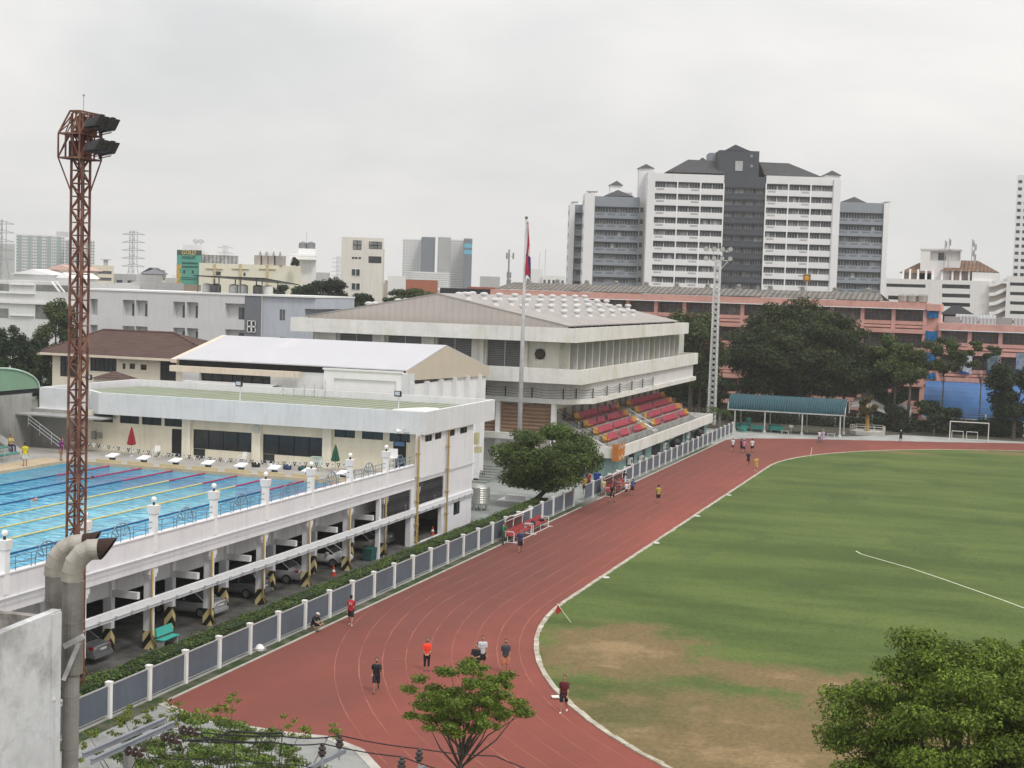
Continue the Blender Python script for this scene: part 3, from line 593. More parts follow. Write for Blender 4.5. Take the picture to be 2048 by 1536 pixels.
# ================================================================== POOLSIDE THINGS
def umbrella(px, ptop, pbot, Y, z0, name, label, colr, r=.3):
    q = at_y(px, pbot, Y); zt = at_y(px, ptop, Y).z; x = q.x; t = thing(name, label, 'parasol', (x, Y, z0)); h = zt-z0
    mb = MB(); mb.tube([(x, Y, z0), (x, Y, zt-.1)], .025, 8); mb.cyl(x, Y, z0, z0+.08, .25, .22, 14); part('pole', mb, STEEL, t)
    mb = MB(); n = 16; rr = [(.03, zt), (.10, zt-h*.12), (.19, zt-h*.3), (.24, zt-h*.45), (r, zt-h*.56), (r*.82, zt-h*.6), (r*.5, zt-h*.585)]
    mb.loft([[(x+R*(1+.28*(-1)**j)*math.cos(2*math.pi*j/n), Y+R*(1+.28*(-1)**j)*math.sin(2*math.pi*j/n), z-(.05 if j % 2 and R > .2 else 0)) for j in range(n)] for R, z in rr]); part('canopy', mb, colr, t)
    return t
umbrella(262.5, 854, 912, 104.5, 5.2, 'parasol', 'closed dark red parasol standing by the cream poolside wall', mat('red_canopy', (.30, .03, .04), .8, .15, 2))
umbrella(670, 889, 945, 104.3, 5.2, 'parasol', 'closed dark green parasol standing between the dark window and the last lamp pillar', mat('green_canopy', (.03, .11, .07), .8, .15, 2))
PLW = mat('white_plastic', (.78, .78, .78), .4, .02, 1)
def garden_chair(x, y, z, rz, label):
    t = thing('plastic_chair', label, 'chair', (0, 0, 0), 'white plastic chairs by the pool')
    mb = MB(); mb.box(-.23, .23, -.22, .22, .40, .44); part('seat', mb, PLW, t)
    mb = MB()
    for i in range(5): mb.hexa([(-.22+i*.09, .20, .44), (-.155+i*.09, .20, .44), (-.155+i*.09, .23, .44), (-.22+i*.09, .23, .44), (-.22+i*.09, .32, .86), (-.155+i*.09, .32, .86), (-.155+i*.09, .35, .86), (-.22+i*.09, .35, .86)])
    mb.hexa([(-.24, .31, .84), (.24, .31, .84), (.24, .35, .84), (-.24, .35, .84), (-.2, .33, .92), (.2, .33, .92), (.2, .36, .92), (-.2, .36, .92)]); part('backrest', mb, PLW, t)
    for sx in (-1, 1):
        for sy in (-1, 1):
            mb = MB(); mb.bar((sx*.25, sy*.23, 0), (sx*.21, sy*.19, .42), .05); part('leg', mb, PLW, t)
        mb = MB(); mb.bar((sx*.26, -.2, .62), (sx*.26, .28, .66), .05, .03); mb.bar((sx*.26, -.2, .42), (sx*.26, -.2, .62), .04); part('armrest', mb, PLW, t)
    t.location = (x, y, z); t.rotation_euler.z = rz
q = at_y(309, 905, 104.6); garden_chair(q.x, 104.9, 5.2, .3, 'white plastic chair between the red parasol and the dark door')
q = at_y(481, 915, 104.6); garden_chair(q.x, 104.9, 5.2, -.2, 'white plastic chair in front of the pilaster with the clock')
# whiteboard and lifeguard ladder chair
q = at_y(633, 918, 104.0); t = thing('drinks_stand', 'small pale green framed stand by the right dark window', 'stand', (q.x, 104, 5.2)); mb = MB()
for a in (-.4, .4):
    for b in (-.2, .2): mb.box(q.x+a-.02, q.x+a+.02, 104+b-.02, 104+b+.02, 5.2, 6.3)
mb.box(q.x-.42, q.x+.42, 103.8, 104.2, 5.7, 5.73); mb.box(q.x-.42, q.x+.42, 103.8, 104.2, 6.28, 6.31); part('frame', mb, mat('pale_green_paint', (.45, .60, .50), .5), t); mb = MB(); mb.box(q.x-.4, q.x+.4, 104.12, 104.16, 5.75, 6.25); part('panel', mb, WHITEC, t)
q = at_y(783, 930, 103.2); t = thing('lifeguard_chair', 'tall white ladder chair by the corner door of the changing rooms', 'lifeguard chair', (q.x, 103.2, 5.2)); x = q.x; mb = MB()
for a in (-.35, .35):
    for b in (-.4, .4): mb.tube([(x+a*1.15, 103.2+b*1.2, 5.2), (x+a, 103.2+b*.8, 7.0)], .03, 6)
for z in (5.6, 6.0, 6.4): mb.tube([(x-.38, 102.8, z), (x+.38, 102.8, z)], .025, 6)
part('frame', mb, PLW, t); mb = MB(); mb.box(x-.36, x+.36, 102.9, 103.5, 6.7, 6.76); part('seat', mb, PLW, t); mb = MB(); mb.box(x-.36, x+.36, 103.45, 103.52, 6.76, 7.4); part('backrest', mb, PLW, t)
q = at_y(537, 918, 104); mb = MB(); r2 = random.Random(5)
for i, (px, cn, c) in enumerate(((512, 'black', (.03, .03, .03)), (545, 'white', (.7, .7, .7)), (575, 'dark blue', (.03, .05, .12)), (605, 'black and teal', (.03, .08, .08)), (700, 'black', (.02, .02, .02)))):
    q = at_y(px, 920, 103.6); mb = MB(); mb.lathe(q.x, 103.6, [(.02, 5.2), (.30, 5.22), (.36, 5.36), (.26, 5.55), (.05, 5.6)], 10); s = mb.build('sports_bag', mat('bag_'+cn.replace(' ', '_'), c, .8, .2, 3), smooth=True); tag(s, f'{cn} sports bag on the deck {["just right of the clock", "left of the right dark window", "below the left end of the right dark window", "below the middle of the right dark window", "by the foot of the green parasol"][i]}', 'bag', 'bags left on the pool deck')
# ================================================================== GREEN STANDS AND VAULT AT THE FAR LEFT
TEAL = mat('teal_seating', (.10, .34, .30), .6, .12, .5, grime=.2)
st = thing('poolside_stand', 'stepped teal spectator stand at the left edge of the pool', 'grandstand', (-76, 92, 5.2))
for k in range(7):
    x1 = -73.0-k*.85; z = 5.75+k*.42; mb = MB(); mb.box(x1-.85, x1, 70, 98.0-.35*k, 5.2, z-.08, 0); mb.box(x1-.5, x1+.05, 70, 97.9-.35*k, z-.06, z+.02, 1); part('tier', mb, [CONC, TEAL], st)
mb = MB(); mb.hexa([(-73.0, 98.0, 5.2), (-72.6, 98.0, 5.2), (-72.6, 99.2, 5.2), (-73.0, 99.2, 5.2), (-79, 98.0, 8.6), (-79, 98.0, 8.61), (-79, 99.2, 8.61), (-79, 99.2, 8.6)]); part('side_wall', mb, CONC, st)
mb = MB()
for z in (5.6, 5.95, 6.25): mb.tube([(-72.6, 70, z), (-72.6, 96, z)], .03, 6)
for k in range(18): mb.tube([(-72.6, 70+k*1.5, 5.2), (-72.6, 70+k*1.5, 6.25)], .03, 6)
part('railing', mb, STEEL, st)
t = thing('stair_railing', 'grey metal railing on the steps beside the dark door near the green vault', 'railing', (-73, 103, 5.2)); mb = MB()
for dz in (.35, .65, .95):
    mb.tube([(-76, 103, 7.2+dz), (-72.6, 103, 5.2+dz)], .03, 6)
for k in range(4): x = -76+k*1.13; mb.tube([(x, 103, 7.2-k*.66), (x, 103, 8.15-k*.66)], .03, 6)
part('rails', mb, STEEL, t)
va = thing('vaulted_roof', 'pale green arched metal roof over the poolside stand at the left edge', 'canopy roof', (-80, 96, 8.8))
VG = mat('vault_green', (.17, .28, .17), .6, .08, .4, wave=('X', .5, .12)); mb = MB()
prof = []
for i in range(25):
    a = math.pi*i/24; prof.append((95.4-5.6*math.cos(a), 10.6+1.75*math.sin(a)))
for i in range(24):
    (ya, za), (yb, zb) = prof[i], prof[i+1]; mb.hexa([(-92, ya, za), (-73.6, ya, za), (-73.6, yb, zb), (-92, yb, zb), (-92, ya, za+.08), (-73.6, ya, za+.08), (-73.6, yb, zb+.08), (-92, yb, zb+.08)])
part('roof_sheet', mb, VG, va)
mb = MB(); mb.loft([[(-73.62, y, z) for y, z in prof], [(-73.56, y, z) for y, z in prof]]); part('end_panel', mb, mat('vault_end_green', (.19, .30, .20), .7, .06, .5), va)
mb = MB(); mb.tube([(-73.5, y, z+.06) for y, z in prof], .07, 6); part('rim', mb, mat('rim_lit_green', (.45, .58, .47), .6), va)  # pale rim tube: the lit edge of the arch put into the colour
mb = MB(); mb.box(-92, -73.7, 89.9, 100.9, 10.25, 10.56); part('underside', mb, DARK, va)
mb = MB(); mb.box(-78.3, -78.0, 99.4, 106.2, 5.2, 10.2); mb.box(-92, -78.3, 99.2, 99.4, 5.2, 10.2); mb.box(-92, -91.7, 84, 99.2, 0, 10.2); mb.box(-78, -73.4, 106.2, 106.4, 5.2, 8.4); part('back_wall', mb, mat('dull_grey_wall', (.34, .34, .32), .9, .12, .4, streak=.3), va)

# ================================================================== RED LATTICE FLOODLIGHT TOWER
RUST = mat('rust_red_steel', (.15, .060, .045), .75, .25, 1.2, dirt=((.27, .16, .11), 1.2, .45, .7))
LAMPB = mat('lamp_housing', (.05, .05, .052), .5, .2, 3)
b0 = at_y(147, 1430, 57.6); tx, ty = b0.x, 57.6
tw = thing('floodlight_tower', 'tall rust red lattice floodlight tower in front of the swimming pool', 'floodlight tower', (tx, ty, 0))
S = .58; H_ = at_y(162, 300, ty).z; zt = H_+1.6
corn = [(0, 0), (S, 0), (S, S), (0, S)]; corn = [(tx-S/2+a, ty-S/2+b) for a, b in corn]
mb = MB()
for x, y in corn: mb.bar((x, y, 0), (x, y, zt), .085)
part('corner_posts', mb, RUST, tw)
mb = MB(); n = int(zt/.58)
for i in range(n):
    z0 = i*.58; z1 = z0+.58
    for k in range(4):
        a = corn[k]; b = corn[(k+1) % 4]; mb.bar((*a, z0), (*b, z0), .05)
        mb.bar((*(a if (i+k) % 2 else b), z0), (*(b if (i+k) % 2 else a), z1), .055)
part('bracing', mb, RUST, tw)
mb = MB(); mb.box(tx-.06, tx+.06, ty+.1, ty+.22, 0, zt); part('cable_riser', mb, mat('dark_rust', (.09, .04, .035), .8, .2, 1), tw)
zb = at_y(160, 318, ty).z; zm = at_y(160, 270, ty).z; zt2 = at_y(185, 226, ty).z
ax0, ax1, ay0, ay1 = tx-.62, tx+.48, ty-.82, ty+.86
cg = MB()
def rect(z, x0, x1, y0, y1, mb):
    p = [(x0, y0, z), (x1, y0, z), (x1, y1, z), (x0, y1, z)]
    for i in range(4): mb.bar(p[i], p[(i+1) % 4], .07)
    return p
r0 = rect(zb, ax0, ax1, ay0, ay1, cg); r1 = rect(zm, ax0, ax1, ay0, ay1, cg); r2 = rect(zt2, ax0+.6, ax1, ay0, ay1, cg)
for i in range(4): cg.bar(r0[i], r1[i], .06); cg.bar(r1[i], r2[i], .06)
for A, B in ((r0, r1), (r1, r2)):
    for i in range(4):
        j = (i+1) % 4; a = Vector(A[i]); b = Vector(A[j]); m2 = (Vector(B[i])+Vector(B[j]))/2
        cg.bar(a, m2, .045); cg.bar(b, m2, .045)
        q0 = a.lerp(b, .33); q1 = Vector(B[i]).lerp(Vector(B[j]), .33); cg.bar(q0, q1, .04); cg.bar(a.lerp(b, .66), Vector(B[i]).lerp(Vector(B[j]), .66), .04)
for x, y in corn: cg.bar((x, y, zb-1.5), (ax0 if x < tx else ax1, ay0 if y < ty else ay1, zb), .05)
part('lamp_cage', cg, RUST, tw)
mb = MB(); mb.box(ax0+.1, ax1, ay0+.1, ay1-.1, zb, zb+.04); mb.box(ax0+.1, ax1, ay0+.1, ay1-.1, zm-.02, zm+.02); mb.box(tx-.3, tx+.1, ty-.5, ty+.4, zb+.04, zm-.3); mb.box(tx-.1, tx+.35, ty-.3, ty+.7, zm+.04, zm+.8); part('platform', mb, mat('dark_rust', (0, 0, 0)), tw)
for z in (zb+.35, zm+.32):
    for k in range(4):
        y = ay0+.22+k*.42; mb = MB(); x = ax1+.15-.05*(k % 2); z = z+.05*(1, -1, .4, -.8)[k]
        mb.hexa([(x, y-.17, z-.12), (x+.62, y-.19, z-.02), (x+.62, y+.19, z-.02), (x, y+.17, z-.12), (x+.15, y-.12, z+.24), (x+.90, y-.17, z+.46), (x+.90, y+.17, z+.46), (x+.15, y+.12, z+.24)]); f = part('floodlight', mb, LAMPB, tw)
        mb = MB(); mb.bar((ax1, y, z-.2), (x+.3, y, z), .05); mb.bar((ax1, y, z-.25), (x+.55, y, z-.12), .04); part('bracket', mb, RUST, f)
mb = MB(); zz = at_y(173, 190, ty).z; mb.tube([(tx+.1, ty, zt2-.2), (tx+.1, ty, zz)], .02, 6); mb.sphere((tx+.1, ty, zz), .06, 8); part('lightning_rod', mb, STEEL, tw)

# ================================================================== FOREGROUND LEFT: OLD WALL AND TWO DUCTS
OLD = mat('stained_plaster', (.60, .61, .62), .95, .12, .7, dirt=((.16, .15, .14), .7, .50, .78), grime=.35)
OLDD = mat('mouldy_plaster', (.30, .28, .26), .95, .3, 1.6, dirt=((.07, .06, .055), 1.3, .42, .62), grime=.4)
ob = thing('old_building', 'stained whitish concrete building at the lower left corner under the ducts', 'building', (-21, 26, 0))
A = at_d(122, 1222, 34); B = at_d(-260, 1330, 34*.80); A.z = 12.02; 
dv = Vector((B.x-A.x, B.y-A.y, 0)).normalized()
B = A+dv*9; nrm = Vector((-dv.y, dv.x, 0)); back = Vector((-dv.y, dv.x, 0))
if back.dot(CF) < 0: back = -back
zA = A.z; zB = A.z
ww = .22
mb = MB(); a = Vector((A.x, A.y, 0)); b = Vector((B.x, B.y, 0))
mb.hexa([b, a, a+back*ww, b+back*ww, b+Vector((0, 0, zB)), a+Vector((0, 0, zA)), a+back*ww+Vector((0, 0, zA)), b+back*ww+Vector((0, 0, zB))])
part('front_wall', mb, OLD, ob)
mb = MB(); e = back*6.0; k = Vector((0, 0, 1))
mb.hexa([b+e, a+e*1.0, a+e+back*ww, b+e+back*ww, b+e+k*12.9, a+e+k*12.85, a+e+back*ww+k*12.85, b+e+back*ww+k*12.9]); part('rear_parapet', mb, OLDD, ob)
mb = MB(); mb.hexa([a-dv*-.02+back*ww, a+dv*.25+back*ww, a+dv*.25+e, a+e, a+back*ww+k*11.86, a+dv*.25+back*ww+k*11.86, a+dv*.25+e+k*11.95, a+e+k*11.95]); part('side_parapet', mb, OLDD, ob)
mb = MB(); mb.hexa([b+back*ww+k*10.9, a+back*ww+k*10.9, a+e+k*10.9, b+e+k*10.9, b+back*ww+k*11.1, a+back*ww+k*11.1, a+e+k*11.1, b+e+k*11.1]); part('flat_roof', mb, OLDD, ob)
mb = MB(); mb.hexa([a+dv*.02-back*.03, a+dv*.42-back*.03, a+dv*.42, a+dv*.02, a+dv*.02-back*.03+k*11.98, a+dv*.42-back*.03+k*11.98, a+dv*.42+k*11.98, a+dv*.02+k*11.98]); part('corner_strip', mb, mat('pale_plaster', (.58, .59, .60), .9, .1, 1, grime=.3), ob)
c = at_d(106, 1400, 33.8); mb = MB(); mb.tube([(c.x, c.y, 0), (c.x, c.y, c.z)], .055, 8); mb.sphere((c.x, c.y, c.z), .075, 8); part('vent_pipe', mb, mat('grey_pipe', (.50, .50, .50), .6, .1, 2), ob)
DUCT = mat('weathered_duct', (.30, .29, .27), .42, .14, 1.3, metal=.6, streak=.2, grime=.3); DUCTP = mat('pale_duct_elbow', (.46, .43, .38), .42, .12, 1.2, metal=.5, streak=.25, grime=.15); RIM = mat('rust_rim', (.045, .025, .022), .9, .3, 2)
def duct(pxc, pyb, pybase, D, elbow, r, nm, lb, low):
    """vertical duct with a segmented elbow ending in an open mouth"""
    base = at_d(pxc, pyb, D); x, y = base.x, base.y; t = thing(nm, lb, 'duct', (x, y, 0)); rt = CR.copy(); rt.z = 0; rt.normalize()
    zt = at_d(pxc, elbow[0][1], D).z
    mb = MB(); mb.tube([(x, y, low), (x, y, zt)], r, 20)
    for z in np.arange(low+1.2, zt, 1.22): mb.tube([(x, y, z), (x, y, z+.05)], r+.012, 20)
    part('vertical_duct', mb, DUCT, t, smooth=False)
    pts = []
    for px, py in elbow: q = at_d(px, py, D); dx = (q-Vector((x, y, q.z))).dot(rt); pts.append(Vector((x, y, q.z))+rt*dx)
    mb = MB(); rings = []
    mb.tube(pts, r*1.0, 20)
    for i in range(1, len(pts)-1):
        d = (pts[i+1]-pts[i-1]).normalized(); mb.tube([pts[i]-d*.014, pts[i]+d*.014], r*1.035, 20)
    part('elbow', mb, DUCTP, t, smooth=False)
    d = (pts[-1]-pts[-2]).normalized(); mb = MB(); e = pts[-1]
    # mouth cut at a slant, rusty and open
    n = 20; u = Vector((0, 0, 1)); u = (u-d*u.dot(d)).normalized(); v = d.cross(u)
    R0 = [e+(u*math.cos(q)+v*math.sin(q))*r*1.02 for q in [2*math.pi*j/n for j in range(n)]]; R1 = [p_+d*(.22+.20*math.cos(2*math.pi*j/n)) for j, p_ in enumerate(R0)]; R2 = [e+(p_-e)*.9 for p_ in R1]; R3 = [e+(p_-e)*.9-d*.05 for p_ in R0]
    mb.loft([R0, R1, R2, R3], 0, True); part('mouth', mb, RIM, t)
    return t
DD = 35.0
duct(145, 1300, 0, DD, [(146, 1160), (148, 1142), (155, 1122), (168, 1106), (184, 1097), (203, 1096)], .247, 'ventilation_duct', 'grey metal ventilation duct with curved top, the nearer of the pair on the old wall', 10.3)
duct(110, 1230, 0, DD+.9, [(110, 1150), (112, 1132), (119, 1112), (132, 1098), (148, 1089), (172, 1086)], .245, 'ventilation_duct', 'grey metal ventilation duct with curved top, half hidden behind the nearer one', 10.6)
c = at_d(143, 1300, DD); t2 = [o for o in bpy.data.objects if o.name == 'ventilation_duct'][0]
mb = MB(); mb.tube([(c.x, c.y, -.1), (c.x, c.y, 10.4)], .195, 18)
for z in np.arange(1, 10, 1.25): mb.tube([(c.x, c.y, z), (c.x, c.y, z+.04)], .206, 18)
mb.tube([(c.x, c.y, 10.0), (c.x, c.y, 10.62)], [.19, .215], 18)
part('lower_duct', mb, mat('dark_duct', (.24, .225, .21), .75, .12, 1.2, streak=.2, grime=.3), t2)
brk = thing('steel_bracket', 'whitewashed steel bracket bracing the duct against the old wall', 'bracket', A); mb = MB()
p1 = at_d(128, 1293, 34.5); p2 = at_d(168, 1272, 34.5); p3 = at_d(127, 1360, 34.5); p4 = at_d(158, 1285, 34.5)
mb.bar(p1, p2, .09, .12); mb.bar(p3, p4, .08, .1); mb.bar(at_d(128, 1277, 35.2), at_d(168, 1262, 35.2), .05, .05); part('arm', mb, OLD, brk)
# ================================================================== STADIUM HALL
SW = mat('stadium_white', (.72, .72, .69), .85, .06, .4, streak=.15, dirt=((.58, .57, .46), .28, .50, .72, (1, 1, .5)), grime=.08)
BEI = mat('pinkish_cladding', (.47, .43, .40), .7, .05, .3, wave=('X', .75, .06)); ROOFS = mat('stadium_roof_sheet', (.36, .335, .315), .65, .07, .2, grime=.15)
BRK = mat('brown_cladding', (.30, .19, .13), .8, .1, 1, wave=('Z', .4, .3)); LV = mat('grey_louvre', (.20, .21, .22), .6, .1, 1)
sd = thing('stadium_hall', 'large white sports hall with stepped white bands and low pinkish gable roof', 'building', (-60, 180, 0))
X1, YA, YB, XW = -43.3, 150.8, 209.0, -76.6
def band(x, ya, yb, z0, z1, xl=XW, th=.3, name='parapet_band'):
    mb = MB(); mb.box(xl, x, ya, ya+th, z0, z1); mb.box(x-th, x, ya+th, yb, z0, z1); mb.box(xl, x-th, yb-th, yb, z0, z1); mb.box(xl, xl+th, ya+th, yb-th, z0, z1); part(name, mb, SW, sd)
band(X1, YA, YB, 14.3, 15.83); band(-42.0, 149.3, 210.0, 10.0, 11.55)
mb = MB(); mb.box(XW+.3, X1-.3, YA+.3, YB-.3, 14.3, 14.6); mb.box(XW+.3, -42.3, 149.6, 209.7, 10.0, 10.5)
part('terrace_slab', mb, mat('mossy_slab', (.30, .27, .20), .95, .3, .5, dirt=((.14, .14, .07), .5, .45, .65)), sd)
# body, upper louvred storey
XU, YU = -45.6, 152.6
mb = MB(); O = (XW+2, YU, 10.5); W_ = XU-(XW+2); fr = [(i, i+4.05) for i in (3.2, 9.1, 15.0, 20.8)]
hf = [(a, b, .12, 3.8) for a, b in fr]; mb.holewall(O, (1, 0, 0), (0, -1, 0), W_, 3.8, hf, .5)
O2 = (XU, YU, 10.5); hs = [(1.6+i*6.2, 1.6+i*6.2+5.3, .12, 3.8) for i in range(9)]; mb.holewall(O2, (0, 1, 0), (1, 0, 0), 54.5, 3.8, hs, .5); mb.box(XW+2, XU, YU+54.4, YU+54.5, 10.5, 14.3); mb.box(XW+2, XW+2.1, YU, YU+54.5, 0, 14.3)
part('upper_wall', mb, SW, sd)
for (O_, U_, N_, hh) in ((O, (1, 0, 0), (0, -1, 0), hf), (O2, (0, 1, 0), (1, 0, 0), hs)):
    for a, b, c, d in hh:
        mb = MB(); Ov = Vector(O_); Uv = Vector(U_); Nv = Vector(N_); Z = Vector((0, 0, 1)); P = lambda u, v, k: Ov+Uv*u+Z*v-Nv*k
        for i in range(18): v = c+.1+i*(d-c-.1)/18; mb.hexa([P(a, v, .42), P(b, v, .42), P(b, v, .38), P(a, v, .38), P(a, v+.16, .36), P(b, v+.16, .36), P(b, v+.16, .32), P(a, v+.16, .32)], 0)
        mb.face([P(a, c, .46), P(b, c, .46), P(b, d, .46), P(a, d, .46)], 1)
        for u in (a, (a+b)/2-.04, b-.08): mb.hexa([P(u, c, .31), P(u+.08, c, .31), P(u+.08, c, .25), P(u, c, .25), P(u, d, .31), P(u+.08, d, .31), P(u+.08, d, .25), P(u, d, .25)], 2)
        part('louvre', mb, [LV, DARK, STEEL], sd)
for i in range(10):      # fins on the track side
    y = YU+1.0+i*6.2; mb = MB(); mb.box(XU, XU+.9, y, y+.3, 10.5, 14.3); part('fin', mb, SW, sd); mb = MB(); mb.box(XU, XU+.9, y+3.1, y+3.35, 10.5, 14.3); part('fin', mb, SW, sd)
for px in (575+640,):
    pass
for u in (2.6, 8.5, 14.4, 20.2, 25.2): mb = MB(); mb.box(XW+2+u, XW+2+u+.42, YU-.5, YU-.002, 10.5, 14.3); part('pier', mb, SW, sd)
c = at_y(1080, 708, YU-.1); mb = MB(); mb.tube([(c.x, YU-.16, c.z), (c.x, YU+.02, c.z)], .58, 24, 0)
for k in range(8): a = k*math.pi/4; mb.bar((c.x, YU-.2, c.z), (c.x+.56*math.cos(a), YU-.2, c.z+.56*math.sin(a)), .05, .05, 1)
for k in range(4): a = k*math.pi/2+math.pi/4; mb.bar((c.x+.55*math.cos(a), YU-.12, c.z+.55*math.sin(a)), (c.x+.74*math.cos(a), YU-.12, c.z+.74*math.sin(a)), .06, .06, 1)
part('round_vent', mb, [mat('dark_vent', (.05, .035, .03), .8, .3, 3), mat('vent_ribs', (.11, .085, .07), .8)], sd)
# roof: gable with ridge along Y
xa, xb, xr, zE, zR = -75.2, -44.4, -59.5, 15.95, 18.95
mb = MB(); y0, y1 = 152.0, 207.0
mb.hexa([(xa, y0, zE), (xr, y0, zR), (xr, y1, zR), (xa, y1, zE), (xa, y0, zE+.12), (xr, y0, zR+.12), (xr, y1, zR+.12), (xa, y1, zE+.12)]); mb.hexa([(xr, y0, zR), (xb, y0, zE), (xb, y1, zE), (xr, y1, zR), (xr, y0, zR+.12), (xb, y0, zE+.12), (xb, y1, zE+.12), (xr, y1, zR+.12)]); part('roof', mb, ROOFS, sd)
mb = MB(); mb.loft([[(xa+.1, y0+.05, 14.6), (xb-.1, y0+.05, 14.6), (xb-.1, y0+.05, zE), (xr, y0+.05, zR), (xa+.1, y0+.05, zE)], [(xa+.1, y0+.15, 14.6), (xb-.1, y0+.15, 14.6), (xb-.1, y0+.15, zE), (xr, y0+.15, zR), (xa+.1, y0+.15, zE)]]); part('gable', mb, BEI, sd)
mb = MB(); mb.box(xb-.6, xb-.5, y0+.2, y1, 14.6, zE); part('clerestory', mb, DARK, sd)
mb = MB()
for k in range(17): y = y0+.6+k*3.35; mb.box(xb-.5, xb-.42, y, y+.12, 14.6, zE)
part('struts', mb, STEEL, sd)
# ridge ventilators: each turbine its own thing
VW = mat('ventilator_white', (.60, .60, .60), .5, .08, 2)
def vent(x, y, lb):
    z = zE+.12+(zR-zE)*(1-abs(x-xr)/((xb-xr) if x > xr else (xr-xa))); t = thing('roof_ventilator', lb, 'roof ventilator', (x, y, z-.15), 'ventilators on the sports hall roof')
    mb = MB(); mb.lathe(x, y, [(.46, z-.15), (.38, z+.1), (.26, z+.34), (.26, z+.42)], 14); part('base', mb, VW, t); mb = MB(); mb.lathe(x, y, [(.26, z+.41), (.42, z+.46), (.46, z+.60), (.42, z+.72), (.15, z+.80)], 16); part('turbine', mb, VW, t); return t
import itertools
rows = [(-57.6, 7), (-54.9, 7), (-52.2, 7), (-49.5, 7)]
def colpos():
    out = []
    for px, py in ((500, 225), (690, 225), (870, 230), (1050, 232), (1205, 234), (1355, 240), (1490, 240), (1620, 240), (1755, 240), (1865, 240)):
        out.append((0, 850+px*.1709, 560+py*.1709))
    for px, py in ((820, 295), (1005, 295), (1175, 297), (1340, 297), (1480, 297), (1625, 297), (1765, 297), (1890, 290), (2010, 290)): out.append((1, 850+px*.1709, 560+py*.1709))
    for px, py in ((1140, 368), (1315, 366), (1470, 364), (1630, 364), (1770, 362), (1905, 345)): out.append((2, 850+px*.1709, 560+py*.1709))
    for px, py in ((1625, 430), (1775, 430), (1930, 425)): out.append((3, 850+px*.1709, 560+py*.1709))
    for px, py in ((550, 178), (660, 178), (805, 235), (912, 232)): out.append((0, 1100+px*.1709, 580+py*.1709))
    for px, py in ((575, 238), (695, 234)): out.append((1, 1100+px*.1709, 580+py*.1709))
    for px, py in ((450, 232), (320, 235)): out.append((2, 1100+px*.1709, 580+py*.1709))
    for px, py in ((465, 308), (605, 304), (730, 302), (855, 300), (965, 297)): out.append((3, 1100+px*.1709, 580+py*.1709))
    return out
nrm = Vector((zR-zE, 0, xb-xr)).normalized(); p0_ = Vector((xb, 180, zE+.12))
onames = ['row nearest the ridge', 'second row down', 'third row down', 'lowest row']
cnt = {0: 0, 1: 0, 2: 0, 3: 0}; ordn = 'first second third fourth fifth sixth seventh eighth ninth tenth eleventh twelfth thirteenth fourteenth'.split()
for r, px, py in sorted(colpos(), key=lambda q: (q[0], q[1])):
    d = ray(px, py); s = (p0_-CP).dot(nrm)/d.dot(nrm); q = CP+d*s
    if q.x < xr+.8: q.x = xr+.8
    vent(q.x, min(max(q.y, 153.5), 206), f'white turbine ventilator on the hall roof, {onames[r]}, {ordn[cnt[r]]} from left'); cnt[r] += 1
for i, px in enumerate((738, 750, 797, 813, 850, 883, 918, 930, 945)):
    d = ray(px, 590); y = 158+i*1.6; q = at_y(px, 600, y); x = max(min(q.x, xr-.7), xa+1); vent(x, y, f'white turbine ventilator poking up behind the far roof slope, {ordn[i]} from the left')
# walls below: storey between the bands, chamfered ledge, brick-coloured front
mb = MB(); mb.box(-74.6, -46.2, 152.8, 206.4, 6.9, 10.0); part('mid_wall', mb, SW, sd)
LG = [(-76, 151.0), (-44.3, 151.0), (-42.0, 154.4), (-42.0, 209.2), (-46.4, 209.2), (-46.4, 205), (-76, 205)]
mb = MB(); mb.prism(LG, 7.72, 8.25); part('ledge', mb, SW, sd)
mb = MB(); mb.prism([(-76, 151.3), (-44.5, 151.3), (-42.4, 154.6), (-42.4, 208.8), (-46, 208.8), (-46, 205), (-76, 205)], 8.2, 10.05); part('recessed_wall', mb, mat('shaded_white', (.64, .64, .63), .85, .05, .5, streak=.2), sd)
mb = MB(); mb.box(-76, -48.0, 151.9, 206, 0, 7.72); part('lower_wall', mb, SW, sd)
for a, b in ((-70, -62.2), (-61.8, -54.6), (-54.2, -52.1), (-51.5, -45.6)):
    mb = MB(); mb.box(a, b, 151.6, 151.88, 4.45, 7.5); part('brown_panel', mb, BRK, sd)
for x in (-45.6, -51.85): mb = MB(); mb.box(x-.22, x+.22, 151.2, 151.9, 0, 7.72); part('column', mb, WHITEC, sd)
mb = MB(); mb.box(-70, -48.2, 150.6, 151.5, 3.75, 4.4); part('front_beam', mb, SW, sd)
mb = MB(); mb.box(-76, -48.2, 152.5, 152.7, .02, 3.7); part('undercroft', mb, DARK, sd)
# back wall of the seating, ribbed
RIB = mat('ribbed_wall_pale', (.50, .47, .44), .85, .06, .6, streak=.2); RIBD = mat('ribbed_wall_brown', (.26, .215, .19), .85, .08, .6)
mb = MB(); mb.box(-48.0, -46.6, 152.0, 206, 0, 7.7, 0)
for i in range(15): y = 155+i*3.5; mb.box(-46.6, -46.55, y, y+1.15, 3.5, 7.7, 1)
part('seating_back_wall', mb, [RIB, RIBD], sd)
